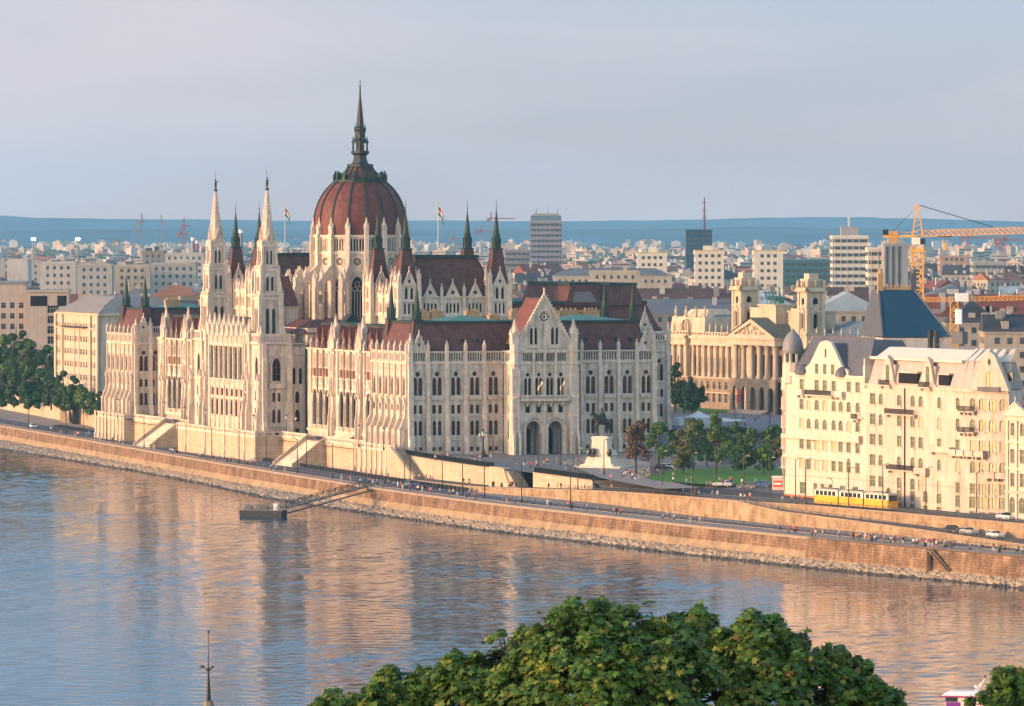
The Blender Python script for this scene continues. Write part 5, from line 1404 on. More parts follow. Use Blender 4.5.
def maple(D, clumps, text, seed, tx):
    rd = random.Random(seed); k = D/F
    base = Vector(((tx-512)*k, D, hz(D)))
    t = thing('maple_tree', text, 'tree', base[:], 0); 
    bs = [([], []) for _ in MAPL]
    trunk = MB(BARK); top = Vector((0, 0, 4.5)); trunk.tube((0, 0, -.5), top, .26, .2, 8)
    extra = []
    for (px, py, r, dy, cnt) in clumps:
        if r > 24 and py < 730:
            for _ in range(16):
                an = rd.uniform(-.3, 3.45); extra.append((px+math.cos(an)*r*rd.uniform(.75, .97), py-math.sin(an)*r*rd.uniform(.66, .86), r*rd.uniform(.10, .26), dy+rd.uniform(-.3, .3), int(r*1.8)))
    mains = [Vector(((px-512)*(D+dy)/F, D+dy, HC-(py-HY)*(D+dy)/F))-base for (px, py, r, dy, cnt) in clumps if r > 24]
    for (px, py, r, dy, cnt) in clumps + extra:
        c = Vector(((px-512)*k, D+dy, HC-(py-HY)*(D+dy)/F)); c.x = (px-512)*(D+dy)/F
        R_ = r*k; lc = c-base
        if r > 24: trunk.tube(top, lc, .09, .03, 5); last_c = lc
        else: trunk.tube(min(mains, key=lambda q_: (q_-lc).length), lc, .025, .012, 4)
        
        for i in range(int(cnt*1.0)):
            v = Vector((rd.gauss(0, 1), rd.gauss(0, 1), rd.gauss(0, 1))).normalized()
            rad = R_*(.35 + .56*rd.random()**.45 + (.28*rd.random() if rd.random() < .08 else 0))*(1+.10*math.sin(5*v.x+seed)+.10*math.sin(7*v.z+3*v.y))
            p = lc + Vector((v.x*rad, v.y*rad, v.z*rad*.85)); gp = p + base
            if mnoise.noise(gp*1.6) < -.30 or mnoise.noise(gp*3.6+Vector((7, 3, 1))) < -.36: continue
            nn = (Vector((v.x*.6, v.y*.6-.25, v.z*.5+.75)) + Vector((rd.uniform(-.6, .6), rd.uniform(-.6, .6), rd.uniform(-.4, .4)))).normalized()
            a_ = nn.orthogonal().normalized(); b_ = nn.cross(a_); ro = rd.uniform(0, 6.28); u = a_*math.cos(ro)+b_*math.sin(ro); w = nn.cross(u)
            s = rd.uniform(.065, .14)
            q = rd.random(); hue = math.sin(p.x*2.1+seed)*math.sin(p.z*2.7+1)+math.sin(p.y*1.9+p.x*3.3); mi = (2 if q < .12+.10*max(0, hue) else (3 if q > .985 else (0 if q < .62 else 1)))
            V, Fs = bs[mi]; o = len(V)
            V.extend([(p + u*(x*s) + w*(y*s) - nn*(abs(x)*s*.25))[:] for x, y in lobe]); Fs.append(tuple(range(o, o+len(lobe))))
    b = MB(*MAPL)
    for (V, Fs), m in zip(bs, MAPL): b.add(V, Fs, m)
    b.build('crown', t); trunk.build('trunk', t)
A1 = [(585,642,46,0,2600),(628,648,48,.3,2600),(548,662,44,-.3,2200),(510,672,42,.2,1700),(470,690,42,0,1500),(402,700,36,.3,1300),(372,712,30,0,800),(338,716,28,0,700),(432,690,28,.2,600),(600,690,60,-.8,2400),(540,712,60,-.6,2000),(660,690,60,-.5,2400),(670,645,38,.4,1500),
      (450,745,60,0,1300),(560,770,80,0,1500),(660,770,80,0,1500),(572,612,17,0,500),(650,612,14,.1,300),(600,606,12,.2,260),(500,642,14,0,300),(455,662,14,0,260),(388,676,14,.2,240)]
A2 = [(695,645,36,.8,1500),(762,655,40,0,2300),(735,668,44,.4,2000),(800,676,42,0,2000),(845,690,38,.2,1500),(880,706,26,0,700),(715,700,50,-.4,1800),(775,715,60,-.6,2200),(840,740,60,0,1300),(752,628,22,0,600),(700,618,16,.6,400),(772,622,12,.2,260),(812,640,14,.2,300),(840,656,12,0,240),(868,684,12,0,200)]
A3 = [(1016,690,26,0,900),(1000,704,22,0,600),(1030,700,34,.3,900),(1012,676,10,0,200),(984,697,7,0,110),(1040,740,60,0,900),(972,701,5,0,60)]
maple(88, A1, 'big green maple crown in the foreground, left and larger of the two joined crowns', 1, 590)
maple(91, A2, 'green maple crown in the foreground, right of the larger joined crown', 2, 790)
maple(80, A3, 'green maple twigs at the lower right corner in front of the pink boat', 3, 1040)

# =================================================================== PEOPLE
def body(pose, seed=0):
    J = {'pel': (0, 0, .95), 'che': (0, 0, 1.25), 'nec': (0, 0, 1.47), 'hd0': (0, -.01, 1.56), 'hd1': (0, 0, 1.68)}
    if pose == 'walk':
        J.update(lk=(.09, -.17, .52), la=(.09, -.24, .09), lf=(.09, -.38, .05), rk=(-.09, .06, .52), ra=(-.09, .30, .14), rf=(-.09, .20, .05), le=(.24, .12, 1.16), lh=(.24, .10, .92), re=(-.24, -.08, 1.16), rh=(-.24, -.24, .96))
    elif pose == 'stand':
        J.update(lk=(.1, 0, .5), la=(.11, .02, .09), lf=(.12, -.14, .05), rk=(-.1, 0, .5), ra=(-.11, .02, .09), rf=(-.12, -.14, .05), le=(.25, 0, 1.16), lh=(.26, -.05, .9), re=(-.25, 0, 1.16), rh=(-.26, -.05, .9))
    elif pose == 'phone':
        J.update(lk=(.1, 0, .5), la=(.12, .02, .09), lf=(.12, -.14, .05), rk=(-.1, -.03, .5), ra=(-.11, .0, .09), rf=(-.12, -.15, .05), le=(.25, -.03, 1.18), lh=(.12, -.27, 1.32), re=(-.25, -.03, 1.18), rh=(-.12, -.27, 1.32))
    else:   # sit on the ground or a low wall
        J = {'pel': (0, .1, .45), 'che': (0, .08, .78), 'nec': (0, .05, 1.0), 'hd0': (0, .03, 1.08), 'hd1': (0, .03, 1.2)}
        J.update(lk=(.12, -.32, .5), la=(.12, -.36, .09), lf=(.12, -.5, .05), rk=(-.12, -.32, .5), ra=(-.12, -.36, .09), rf=(-.12, -.5, .05), le=(.24, -.02, .72), lh=(.14, -.26, .58), re=(-.24, -.02, .72), rh=(-.14, -.26, .58))
    J['ls'] = (.17, J['nec'][1], J['nec'][2]-.07); J['rs'] = (-.17, J['nec'][1], J['nec'][2]-.07)
    J['lhip'] = (.1, J['pel'][1], J['pel'][2]-.04); J['rhip'] = (-.1, J['pel'][1], J['pel'][2]-.04)
    rad = dict(pel=.15, che=.15, nec=.06, hd0=.085, hd1=.095, ls=.07, rs=.07, le=.05, re=.05, lh=.04, rh=.04, lhip=.1, rhip=.1, lk=.065, rk=.065, la=.045, ra=.045, lf=.045, rf=.045)
    names = list(J); idx = {n: i for i, n in enumerate(names)}
    E = [('pel','che'),('che','nec'),('nec','hd0'),('hd0','hd1'),('che','ls'),('che','rs'),('ls','le'),('le','lh'),('rs','re'),('re','rh'),('pel','lhip'),('pel','rhip'),('lhip','lk'),('lk','la'),('la','lf'),('rhip','rk'),('rk','ra'),('ra','rf')]
    me = bpy.data.meshes.new('p'); bm = bmesh.new(); sk = bm.verts.layers.skin.verify()
    bv = []
    for n in names:
        v = bm.verts.new(J[n]); v[sk].radius = (rad[n], rad[n]); v[sk].use_root = (n == 'pel'); bv.append(v)
    for a, c in E: bm.edges.new((bv[idx[a]], bv[idx[c]]))
    bm.to_mesh(me); bm.free()
    o = bpy.data.objects.new('p', me); C.objects.link(o)
    o.modifiers.new('s', 'SKIN'); s = o.modifiers.new('u', 'SUBSURF'); s.levels = 1
    dg = bpy.context.evaluated_depsgraph_get(); ev = o.evaluated_get(dg); m2 = bpy.data.meshes.new_from_object(ev)
    bpy.data.objects.remove(o)
    zt = J['nec'][2]; zp = J['pel'][2]
    for m in (SKIN, SKIN, SKIN, SKIN): m2.materials.append(m)
    for p in m2.polygons:
        c = p.center; 
        arm = abs(c.x) > .2 and c.z > zp-.15
        if c.z > zt+.0: k = 3 if (c.z > zt+.2 or c.y > .03 and c.z > zt+.07) else 0
        elif arm and c.z < zt-.22: k = 0
        elif c.z > zp+.0 if pose != 'sit' else (c.z > zp+.03 and c.y > -.1): k = 1
        elif c.z > (.42 if seed % 2 else .12) : k = 2
        elif c.z < .1: k = 3
        else: k = 0 if seed % 2 else 2
        p.material_index = k
    return m2
SKIN = mat('skin', (.45, .27, .19), rough=.6, var=.05)
BOD = [body('walk', 0), body('walk', 1), body('stand', 0), body('stand', 1), body('phone', 0), body('sit', 0)]
TOPS = {'white': (.7, .68, .65), 'black': (.02, .02, .025), 'red': (.5, .03, .03), 'navy': (.03, .05, .14), 'grey': (.25, .25, .26), 'pink': (.6, .25, .28), 'light blue': (.25, .4, .6), 'green': (.06, .25, .09), 'yellow': (.65, .45, .05), 'beige': (.5, .4, .28), 'orange': (.6, .2, .04), 'teal': (.04, .25, .28)}
BOTS = {'dark': (.025, .03, .05), 'blue': (.06, .1, .2), 'beige': (.4, .33, .23), 'black': (.015, .015, .018), 'white': (.6, .6, .58), 'grey': (.2, .2, .2)}
TM = {k: mat('cloth_'+k.replace(' ', '_'), v, rough=.9, var=.08) for k, v in TOPS.items()}; BMt = {k: mat('trousers_'+k, v, rough=.9, var=.08) for k, v in BOTS.items()}
HM = [mat('hair_dark', (.025, .018, .014), var=.1), mat('hair_brown', (.09, .05, .03), var=.1), mat('hair_blond', (.35, .24, .12), var=.1)]
rp = random.Random(21)
def person(loc, pose=None, face=None):
    i = rp.choice((0, 0, 1, 1, 2, 3, 4)) if pose is None else pose
    o = bpy.data.objects.new('person', BOD[i]); C.objects.link(o); o.location = loc
    o.rotation_euler = (0, 0, rp.uniform(0, 6.28) if face is None else face); s = rp.uniform(.92, 1.08); o.scale = (s*1.12, s*1.12, s)
    tn = rp.choices(list(TOPS), [6, 5, 4, 3, 3, 2, 2, 1.2, 1.2, 2, 1, 1])[0]; bn = rp.choices(list(BOTS), [4, 4, 2, 3, 1.5, 1.5])[0]
    for k, m in enumerate((SKIN, TM[tn], BMt[bn], rp.choice(HM))):
        o.material_slots[k].link = 'OBJECT'; o.material_slots[k].material = m
    act = {0: 'walking', 1: 'walking', 2: 'standing', 3: 'standing', 4: 'photographing', 5: 'sitting'}[i]
    low = 'trousers' if i in (0, 2, 4, 5) else 'shorts'
    tag(o, 'x', 'person', 'people strolling along the embankment')
    return o, '%s top, %s %s, %s' % (tn.replace(' ', '-'), bn, low, act)
def poly_pt(L, px, out=0., inl=0., dz=0.):
    for a, c in zip(L, L[1:]):
        xa, xc = pxof(a), pxof(c)
        if min(xa, xc) <= px <= max(xa, xc) and xa != xc:
            k = (px-xa)/(xc-xa); p = Vector(a).lerp(Vector(c), k); d = (Vector(c)-Vector(a)); d.z = 0; d.normalize()
            return Vector((p.x - inl*d.y, p.y + inl*d.x, p.z + dz))
def crowd(L, px0, px1, n, i0, i1, place, z=None, zz=None):
    for _ in range(n):
        p = None
        while p is None: p = poly_pt(L, rp.uniform(px0, px1), inl=rp.uniform(i0, i1))
        if z is not None: p.z = z
        o, s = person(p[:]); reg(o, 'person in %s, %s' % (s, place)); 
        if rp.random() < .12:       # a companion
            q = p + Vector((rp.uniform(.5, .9), rp.uniform(-.5, .5), 0)); o, s = person(q[:]); reg(o, 'person in %s, %s' % (s, place))
qz = lambda: None
crowd(QE, 30, 100, 11, 1, 4, 'on quay below park trees', QUAY+.005); crowd(QE, 100, 260, 18, 1, 4, 'on quay below white spires', QUAY+.005)
crowd(QE, 100, 330, 8, 14.5, 17, 'on pavement under terrace', QUAY+.005)
crowd(QE, 260, 340, 7, 1, 4, 'on quay by broad stair', QUAY+.005); crowd(QE, 345, 440, 22, .8, 6, 'on quay by the gangway', QUAY+.005)
crowd(QE, 440, 520, 9, 1, 8, 'on promenade below corner stair', QUAY+.005); crowd(QE, 520, 700, 14, 1, 8, 'on promenade below the portal', QUAY+.005)
crowd(QE, 760, 850, 16, 1, 6, 'on promenade left of bastion', QUAY+.005); crowd(QE, 850, 945, 52, .8, 5, 'in crowd on the bastion', QUAY+.005); crowd(QE, 960, 1015, 12, .8, 5, 'on quay near parked cars', QUAY+.005)
crowd(AL, 640, 800, 17, .8, 5, 'on street below the lawn'); crowd(AL, 490, 600, 9, .8, 4, 'on street under the square'); crowd(AL, 400, 480, 8, 1, 4, 'at foot of corner stair')
# square
def scatter(x0, x1, y0, y1, n, place, z=0.):
    for _ in range(n):
        p = at(rp.uniform(x0, x1), rp.uniform(y0, y1), z); o, s = person(p[:]); reg(o, 'person in %s, %s' % (s, place))
scatter(505, 585, 462, 472, 16, 'on square before the portal'); scatter(600, 690, 470, 482, 20, 'on pavement by rider statue'); scatter(425, 500, 459, 463, 8, 'behind railing of square', 0)
scatter(690, 790, 416, 428, 14, 'on the far paving'); scatter(640, 760, 483, 489, 12, 'beside the lawn')

# =================================================================== LAMPS AND POLES
def lamp_meshes():
    b = MB(DARK); b.fru(0, 0, 0, .8, .26, .18, 8); b.fru(0, 0, .8, 8.2, .13, .09, 8)
    h = MB(DARK, WHITEP); h.beam((0, 0, 8.1), (1.1, 0, 8.5), .1); h.box(.8, 1.5, -.16, .16, 8.38, 8.52, DARK); h.box(.85, 1.45, -.12, .12, 8.32, 8.38, WHITEP)
    b2 = MB(DARK); b2.fru(0, 0, 0, .9, .28, .18, 8); b2.fru(0, 0, .9, 4.6, .11, .08, 8)
    g2 = MB(mat('lamp_glass', (.6, .6, .55), rough=.3, var=.03), DARK); g2.fru(0, 0, 4.6, 5.3, .18, .32, 6, g2.mats[0]); g2.fru(0, 0, 5.3, 5.8, .38, .04, 6, DARK)
    return b.mesh('pole'), h.mesh('lamp_head'), b2.mesh('pole'), g2.mesh('lantern')
POLE, HEAD, POLE2, LANT = lamp_meshes()
def lamp(p, tall=True, sc=1., rz=2.8, place=''):
    t = thing('street_lamp', 'x', 'street lamp', p[:], rz, 'lamps along the embankment')
    a = inst('pole', POLE if tall else POLE2, t); c = inst('lamp_head' if tall else 'lantern', HEAD if tall else LANT, t)
    t.scale = (1, 1, sc); reg(t, ('tall dark street lamp ' if tall else 'short dark lantern post ') + place)
for px in (16, 53, 93, 130, 163, 197, 224, 282, 317, 394, 428, 450, 487, 536): lamp(poly_pt(QE, px, inl=(4.0 if px < 400 else 8.5)) + Vector((0, 0, .02)), True, 1.05, place='on the quay ' + quay_zone(px))
for px in (35, 74, 114, 142, 172, 211, 250, 296, 345, 382): lamp(poly_pt(QE, px, inl=15.0) + Vector((0, 0, .02)), True, 1.0, 5.6, 'under the terrace, ' + quay_zone(px))
for px in (574, 658, 688, 740, 766, 792, 802, 845, 879, 922, 973): lamp(poly_pt(AL, px, inl=1.0), True, 1.15 if px not in (845,) else 1, 5.6, 'on the street edge ' + quay_zone(px))
for y in (5, 24, 88, 96, 102, 122, 145, 165, 172, 184, 208, 240, 262): lamp(PL(-7.4 if 98 < y < 168 else (-4.6 if (y < 30 or y > 237) else -.2), y, 1.), False, 1., 0, 'on the terrace ' + quay_zone(pxof(PL(-5, y))))
for px, py in ((538, 470), (560, 465), (604, 475), (573, 468), (655, 476), (716, 480), (760, 470), (700, 428), (735, 424), (770, 430)): lamp(at(px, py), True, .95, 1, 'standing on the square, ' + ('near the far tent' if py < 440 else quay_zone(px)))
t = thing('candelabrum', 'big ornate dark candelabrum lamp in front of the parliament south wall', 'lamp', at(483, 457)[:])
b = MB(DARK); b.fru(0, 0, 0, .5, 1.3, 1.2, 8); b.fru(0, 0, .5, 2.0, .8, .35, 8); b.fru(0, 0, 2, 5.2, .28, .2, 8); b.build('pole', t)
b = MB(DARK, MATS['lamp_glass'])
for k in range(4): a = k*math.pi/2; b.beam((0, 0, 4.6), (.75*math.cos(a), .75*math.sin(a), 5.1), .1); b.fru(.75*math.cos(a), .75*math.sin(a), 5.1, 5.8, .16, .3, 6, MATS['lamp_glass']); b.fru(.75*math.cos(a), .75*math.sin(a), 5.8, 6.1, .32, .03, 6)
b.fru(0, 0, 5.2, 6.2, .25, .45, 6, MATS['lamp_glass']); b.fru(0, 0, 6.2, 7.0, .5, .04, 6); b.build('lantern', t)
# dark barrier between road and pavement, promenade rails
t = thing('road_barrier', 'long row of low dark blocks between the quay road and the terrace pavement', 'barrier', QE[8][:])
bm_ = MB(DARK); bm_.box(-.9, .9, -.25, .25, 0, 1.0); bm_.box(-1.25, 1.25, -.06, .06, .25, .6); blk = bm_.mesh('block'); BL_ = offs(QE, 14.3, QUAY+.01); RS = [p for p in resample(BL_, 900)]
lst = []; last = None
for p, q in zip(RS, RS[1:]):
    if 60 < pxof(p) < 470 and (last is None or (p-last).length > 2.6): lst.append((p, math.atan2((q-p).y, (q-p).x))); last = p
lst.sort(key=lambda e: e[0].y)
for p, a in lst[:98]: inst('block', blk, t, Matrix.Translation(p - Vector(t.location)) @ Matrix.Rotation(a, 4, 'Z'))
if len(lst) > 98:
    b = MB(DARK)
    for p, a in lst[98:]: b.M = Matrix.Translation(p - Vector(t.location)) @ Matrix.Rotation(a, 4, 'Z'); b.box(-.9, .9, -.25, .25, 0, 1.0); b.box(-1.25, 1.25, -.06, .06, .25, .6)
    o = b.build('block', t); o['kind'] = 'stuff'
def rail(L, px0, px1, inl, name, text, h=1.05, step=3., zadd=0.):
    P = [poly_pt(L, px0 + (px1-px0)*i/120, inl=inl) for i in range(121)]; P = [p for p in P if p is not None]
    t = thing(name, text, 'railing', P[0][:]); b = MB(IRON); b.M = Matrix.Translation(-P[0])
    P = [p + Vector((0, 0, zadd)) for p in P]
    for p, q in zip(P, P[1:]): 
        for z in (h, h*.55): b.beam(p + Vector((0, 0, z)), q + Vector((0, 0, z)), .1)
    n = int(sum((q-p).length for p, q in zip(P, P[1:]))/step)
    for p in resample(P, n): b.beam(p, p + Vector((0, 0, h+.1)), .16)
    b.build('rail', t)
rail(QE, 470, 1020, 8.8, 'promenade_railing', 'thin grey railing between promenade and lower road', 1.1, 4.)
rail(AL, 560, 1045, .35, 'street_railing', 'dark railing on top of the upper street wall', .85, 3.2, .2)
rail(MO, 745, 1040, -.1, 'ramp_railing', 'pale low rail along the ramp wall above the crowd', .8, 3., .5)
# =================================================================== VEHICLES
TYRE = mat('tyre', (.02, .02, .02), rough=.9, var=.1); CGL = mat('car_glass', (.02, .025, .03), rough=.08, var=.1, spec=.6); RIM = mat('rim', (.4, .4, .42), rough=.4, metal=.7, var=.05)
LAMPW = mat('headlight', (.7, .7, .65), rough=.2, var=.02); LAMPR = mat('taillight', (.35, .02, .02), rough=.3, var=.02)
def wheel_mesh():
    b = MB(TYRE, RIM); b.tube((0, -.1, 0), (0, .1, 0), .33, .33, 14, TYRE); b.tube((0, -.11, 0), (0, .11, 0), .2, .2, 10, RIM); return b.mesh('wheel')
WHE = wheel_mesh()
def car(loc, rz, paint, text, L=4.3, h=1.45, cat='car', name='parked_car', van=False):
    t = thing(name, text, cat, loc, rz, None); reg(t, text)
    P_ = mat('car_paint_'+paint[0], paint[1], rough=.28, var=.03, spec=.6)
    b = MB(P_); w = .86
    prof = [(-L/2, .35), (-L/2, .75), (-L/2+.15, .9), (-L*.3, .95), (L*.22, .95), (L/2-.3, .82), (L/2, .68), (L/2, .35)]
    n = len(prof)
    secs = [(-w, 1, 0), (-w*.92, 1.0, .06), (w*.92, 1.0, .06), (w, 1, 0)]
    vs = []; fs = []
    for y, _, up in secs:
        vs += [(x, y, z + (up if z > .6 else 0)) for x, z in prof]
    for s in range(3):
        for i in range(n): fs.append((s*n+i, s*n+(i+1)%n, (s+1)*n+(i+1)%n, (s+1)*n+i))
    fs += [tuple(range(n)), tuple(range(4*n-1, 3*n-1, -1))]; b.add(vs, fs); b.smooth = False
    b.build('body', t)
    r = MB(P_, CGL); top = h
    xr, xf = (-L*.44, L*.30) if van else (-L*.38, L*.22)
    r.add([(xr, -.78, .97), (xf, -.78, .97), (xf, .78, .97), (xr, .78, .97), (xr+.35, -.62, top-.06), (xf-.75, -.62, top-.06), (xf-.75, .62, top-.06), (xr+.35, .62, top-.06)], [(0,1,5,4),(1,2,6,5),(2,3,7,6),(3,0,4,7)], CGL)
    r.box(xr+.3, xf-.7, -.64, .64, top-.07, top, P_)
    for x in ((xr+xf)/2-.2, xr+.75): r.add([(x-.05, -.80, .97), (x+.05, -.80, .97), (x+.05, -.64, top-.05), (x-.05, -.64, top-.05), (x-.05, .80, .97), (x+.05, .80, .97), (x+.05, .64, top-.05), (x-.05, .64, top-.05)], [(0,1,2,3),(4,5,6,7)], P_)
    r.build('cabin', t)
    for sx in (-.31, .31):
        for sy in (-.8, .8): inst('wheel', WHE, t, T(L*sx, sy, .33))
    for sy in (-.6, .6):
        q = MB(LAMPW); q.box(L/2-.12, L/2+.02, sy-.18, sy+.18, .62, .76); q.build('headlight', t)
        q = MB(LAMPR); q.box(-L/2-.02, -L/2+.1, sy-.18, sy+.18, .68, .84); q.build('taillight', t)
    return t
WH = ('white', (.7, .7, .68)); BK = ('black', (.015, .015, .02)); SI = ('silver', (.42, .43, .44)); BU = ('blue', (.05, .12, .25)); LBU = ('pale_blue', (.2, .35, .45)); RD = ('red', (.4, .03, .03)); GY = ('grey', (.12, .12, .13))
def mo_dir(L, px): 
    a, c = poly_pt(L, px-4), poly_pt(L, px+4); return math.atan2((c-a).y, (c-a).x)
for px, pt, txt, k in ((965, BK, 'black car parked on the ramp, leftmost of the three cars', -2.6), (982, SI, 'silver blue car parked on the ramp between the black and the white car', -2.9), (1009, WH, 'white car parked on the ramp below the last lamp', -2.9)):
    p = poly_pt(MI, px, inl=k); car((p.x, p.y, p.z+.0-.15), mo_dir(MI, px), pt, txt, 4.4)
p = poly_pt(AL, 986, inl=4.8); car((p.x, p.y, p.z+.12), mo_dir(AL, 986), WH, 'white estate car parked at the rounded house corner', 4.7, 1.55)
p = at(255, 461, QUAY); car(p[:], mo_dir(QE, 255)+math.pi, LBU, 'pale blue car driving on the quay road below the white spires', 4.3)
for px, py, pt, txt in ((723, 487.0, SI, 'silver car stopped beside the lawn'), (762, 487.5, BU, 'light blue car behind the pink kiosk by the lawn'), (747, 489, GY, 'grey car between the silver and the blue car')): car(at(px, py, -.4)[:], R(160), pt, txt, 4.4)
for i, (px, py) in enumerate(((662, 470.5), (668, 469.8), (728, 464), (735, 463.6), (688, 446), (760, 444))): car(at(px, py)[:], R(10+i*9), (BK, WH, GY, BK, RD, GY)[i], ('black', 'white', 'grey', 'black', 'red', 'grey')[i] + ' car parked among the trees of the square')
for i, px in enumerate((8, 22, 34, 46, 60, 70, 88)): 
    p = at(px, 402+px*.105); car(p[:], R(105), (GY, BK, WH, BK, SI, GY, WH)[i], ('grey', 'black', 'white', 'black', 'silver', 'grey', 'white')[i] + ' car parked under the riverside park trees')
for i, (px, c) in enumerate(((14, WH), (26, BK), (60, BU), (372, BU), (383, BK))):
    p = poly_pt(QE, px, inl=9.5 if i else 6); car((p.x, p.y, QUAY+.01), mo_dir(QE, px), c, ('white', 'black', 'dark blue', 'dark blue', 'black')[i] + (' car driving on the quay road far left' if i < 3 else ' car driving past the gangway'), 4.3, 1.5, van=i == 0)

# tram ---------------------------------------------------------------------
TW = mat('tram_cream', (.72, .68, .58), rough=.4, var=.04)
tp0 = poly_pt(AL, 806, inl=3.2) + Vector((0, 0, .25)); tp1 = poly_pt(AL, 881, inl=3.2) + Vector((0, 0, .25))
dv = tp1-tp0; ta = math.atan2(dv.y, dv.x); TL = dv.length
t = thing('tram', 'yellow and cream tram of three coupled cars running in front of the cream house', 'tram', (tp0.x, tp0.y, tp0.z), ta)
sl = math.atan2(dv.z, Vector((dv.x, dv.y)).length)
nc = 3; cl = TL/nc
for i in range(nc):
    x0, x1 = i*cl+.25, (i+1)*cl-.25; b = MB(YELP, TW)
    b.box(x0, x1, -1.2, 1.2, .3, 2.0, YELP); b.box(x0+.05, x1-.05, -1.17, 1.17, 2.0, 3.1, TW)
    b.hip(x0, x1, -1.22, 1.22, 3.1, 3.4, .35, .4, mat('tram_roof', (.45, .42, .36))); b.box(x0+2, x1-2, -.5, .5, 3.35, 3.6, IRON)
    cb = b.build('carriage', t)
    k = int((cl-1.2)/1.35)
    w = MB(CGL); w.box(-.55, .55, -.03, .03, 0, .9); wm = w.mesh('window')
    for j in range(k):
        for sy in (-1.2, 1.2): inst('window', wm, cb, T(x0+.9+j*(cl-1.6)/k+.3, sy, 2.08))
    g_ = MB(DARK); g_.box(x0+.6, x1-.6, -.95, .95, .12, .45)
    for xx in (x0+1.5, x0+2.9, x1-2.9, x1-1.5): g_.tube((xx, -1, .35), (xx, 1, .35), .33, .33, 10)
    g_.build('bogie', t)
    if i < nc-1: g_ = MB(DARK); g_.box(x1, x1+.5, -.95, .95, .6, 3.2); g_.build('coupling', t)
g_ = MB(CGL); g_.box(TL-.27, TL-.2, -1, 1, 1.85, 3.0); g_.build('windscreen', t)
g_ = MB(LAMPW); g_.box(TL-.26, TL-.18, -.9, -.6, 1.0, 1.3); g_.build('headlight', t)
g_ = MB(DARK); g_.beam((cl*.5, 0, 3.8), (cl*.5+.9, 0, 4.8), .08); g_.beam((cl*.5+.9, 0, 4.8), (cl*.5, 0, 5.6), .08); g_.beam((cl*.5, -.8, 5.6), (cl*.5, .8, 5.6), .1); g_.build('pantograph', t)
rl = MB(IRON)
for d in (2.5, 3.9):
    L_ = [poly_pt(AL, px, inl=d) for px in range(600, 1040, 8)]; L_ = [p for p in L_ if p]; ribbon(rl, L_, [p + Vector((.12, .04, 0)) for p in L_], IRON, .03)
struct(rl.build('tram_rails'))
ow = thing('overhead_wire', 'thin dark tram wires running above the rails between the street lamps', 'overhead wire', poly_pt(AL, 640, inl=3.2)[:]); q_ = MB(DARK); q_.M = Matrix.Translation(-Vector(ow.location))
for d in (3.2,):
    L_ = [poly_pt(AL, px, inl=d) for px in range(640, 1045, 12)]; L_ = [p + Vector((0, 0, 5.9)) for p in L_ if p]
    for a_, c_ in zip(L_, L_[1:]): q_.beam(a_, c_, .05)
q_.build('wire', ow)
# pink kiosk / delivery van at the house corner
t = thing('kiosk', 'pinkish white kiosk box with red panel at the corner of the cream house', 'kiosk', at(780, 491.5, -.9)[:], R(-20))
b = MB(mat('kiosk_paint', (.62, .42, .38), var=.06)); b.box(-1.3, 1.3, -1.3, 1.3, .2, 3.1); b.box(-1.45, 1.45, -1.45, 1.45, 3.1, 3.3, WHITEP); b.build('cabin', t)
b = MB(mat('kiosk_red', (.45, .1, .08), var=.05)); b.box(-1.0, 1.0, -1.36, -1.3, 1.0, 2.4); b.build('panel', t); b = MB(WHITEP); b.box(-.8, .8, -1.4, -1.36, 1.5, 1.9); b.build('sign', t); b = MB(DARK); b.box(-1.2, 1.2, -1.2, 1.2, 0, .2); b.build('base', t)
# white market tent and canopies on the far square
t = thing('marquee', 'white peaked marquee tent on the far side of the square', 'tent', at(698.5, 428.5)[:], R(20))
b = MB(WHITEP); b.box(-2.9, 2.9, -2.9, 2.9, 0, 3.0); b.build('side_wall', t); b = MB(WHITEP); b.hip(-3.2, 3.2, -3.2, 3.2, 3.0, 3.9, 1.6, 1.6); b.fru(0, 0, 3.9, 5.0, 2.2, .08, 4); b.build('canopy', t)
b = MB(IRON)
for sx in (-2.95, 2.95):
    for sy in (-2.95, 2.95): b.fru(sx, sy, 0, 3.0, .08, .08, 6)
b.build('pole', t)
for i, (px, py, w) in enumerate(((716, 427.5, 4.5), (728, 428.8, 4.0))):
    t = thing('stall_canopy', ('nearer pale flat stall canopy right of the white marquee', 'farther pale flat stall canopy toward the museum portico')[i], 'stall', at(px, py)[:], R(20)); b = MB(WHITEP); b.hip(-w, w, -1.6, 1.6, 2.1, 2.6, 1, 1); b.build('canopy', t); b = MB(IRON)
    for sx in (-w+.2, w-.2): b.box(sx-.05, sx+.05, -1.4, -1.3, 0, 2.1); b.box(sx-.05, sx+.05, 1.3, 1.4, 0, 2.1)
    b.build('pole', t)
t = thing('white_van', 'white van parked by the parliament corner next to the marquee', 'van', at(679, 427)[:], R(110)); b = MB(WHITEP, CGL); b.hip(-2.6, 2.6, -1, 1, .4, 2.6, .3, .15); b.box(1.6, 2.35, -.85, .85, 1.5, 2.2, CGL); b.build('body', t)
for sx in (-1.7, 1.7):
    for sy in (-.9, .9): inst('wheel', WHE, t, T(sx, sy, .33))
t = thing('garage_canopy', 'long low grey glass canopy over the ramp behind the lawn trees', 'canopy', at(710, 446)[:], R(-8)); b = MB(mat('canopy_grey', (.28, .30, .33), rough=.4, var=.08)); b.box(-10, 10, -1.7, 1.7, 2.4, 2.7); b.build('roof', t); b = MB(IRON)
for k in range(7): b.box(-9.6+k*3.2, -9.4+k*3.2, -1.3, -1.1, 0, 2.4); b.box(-9.6+k*3.2, -9.4+k*3.2, 1.1, 1.3, 0, 2.4)
b.build('column', t); b = MB(CGL); b.box(-9.5, 9.5, -1.1, -1.05, .1, 2.3); b.build('glass_wall', t)

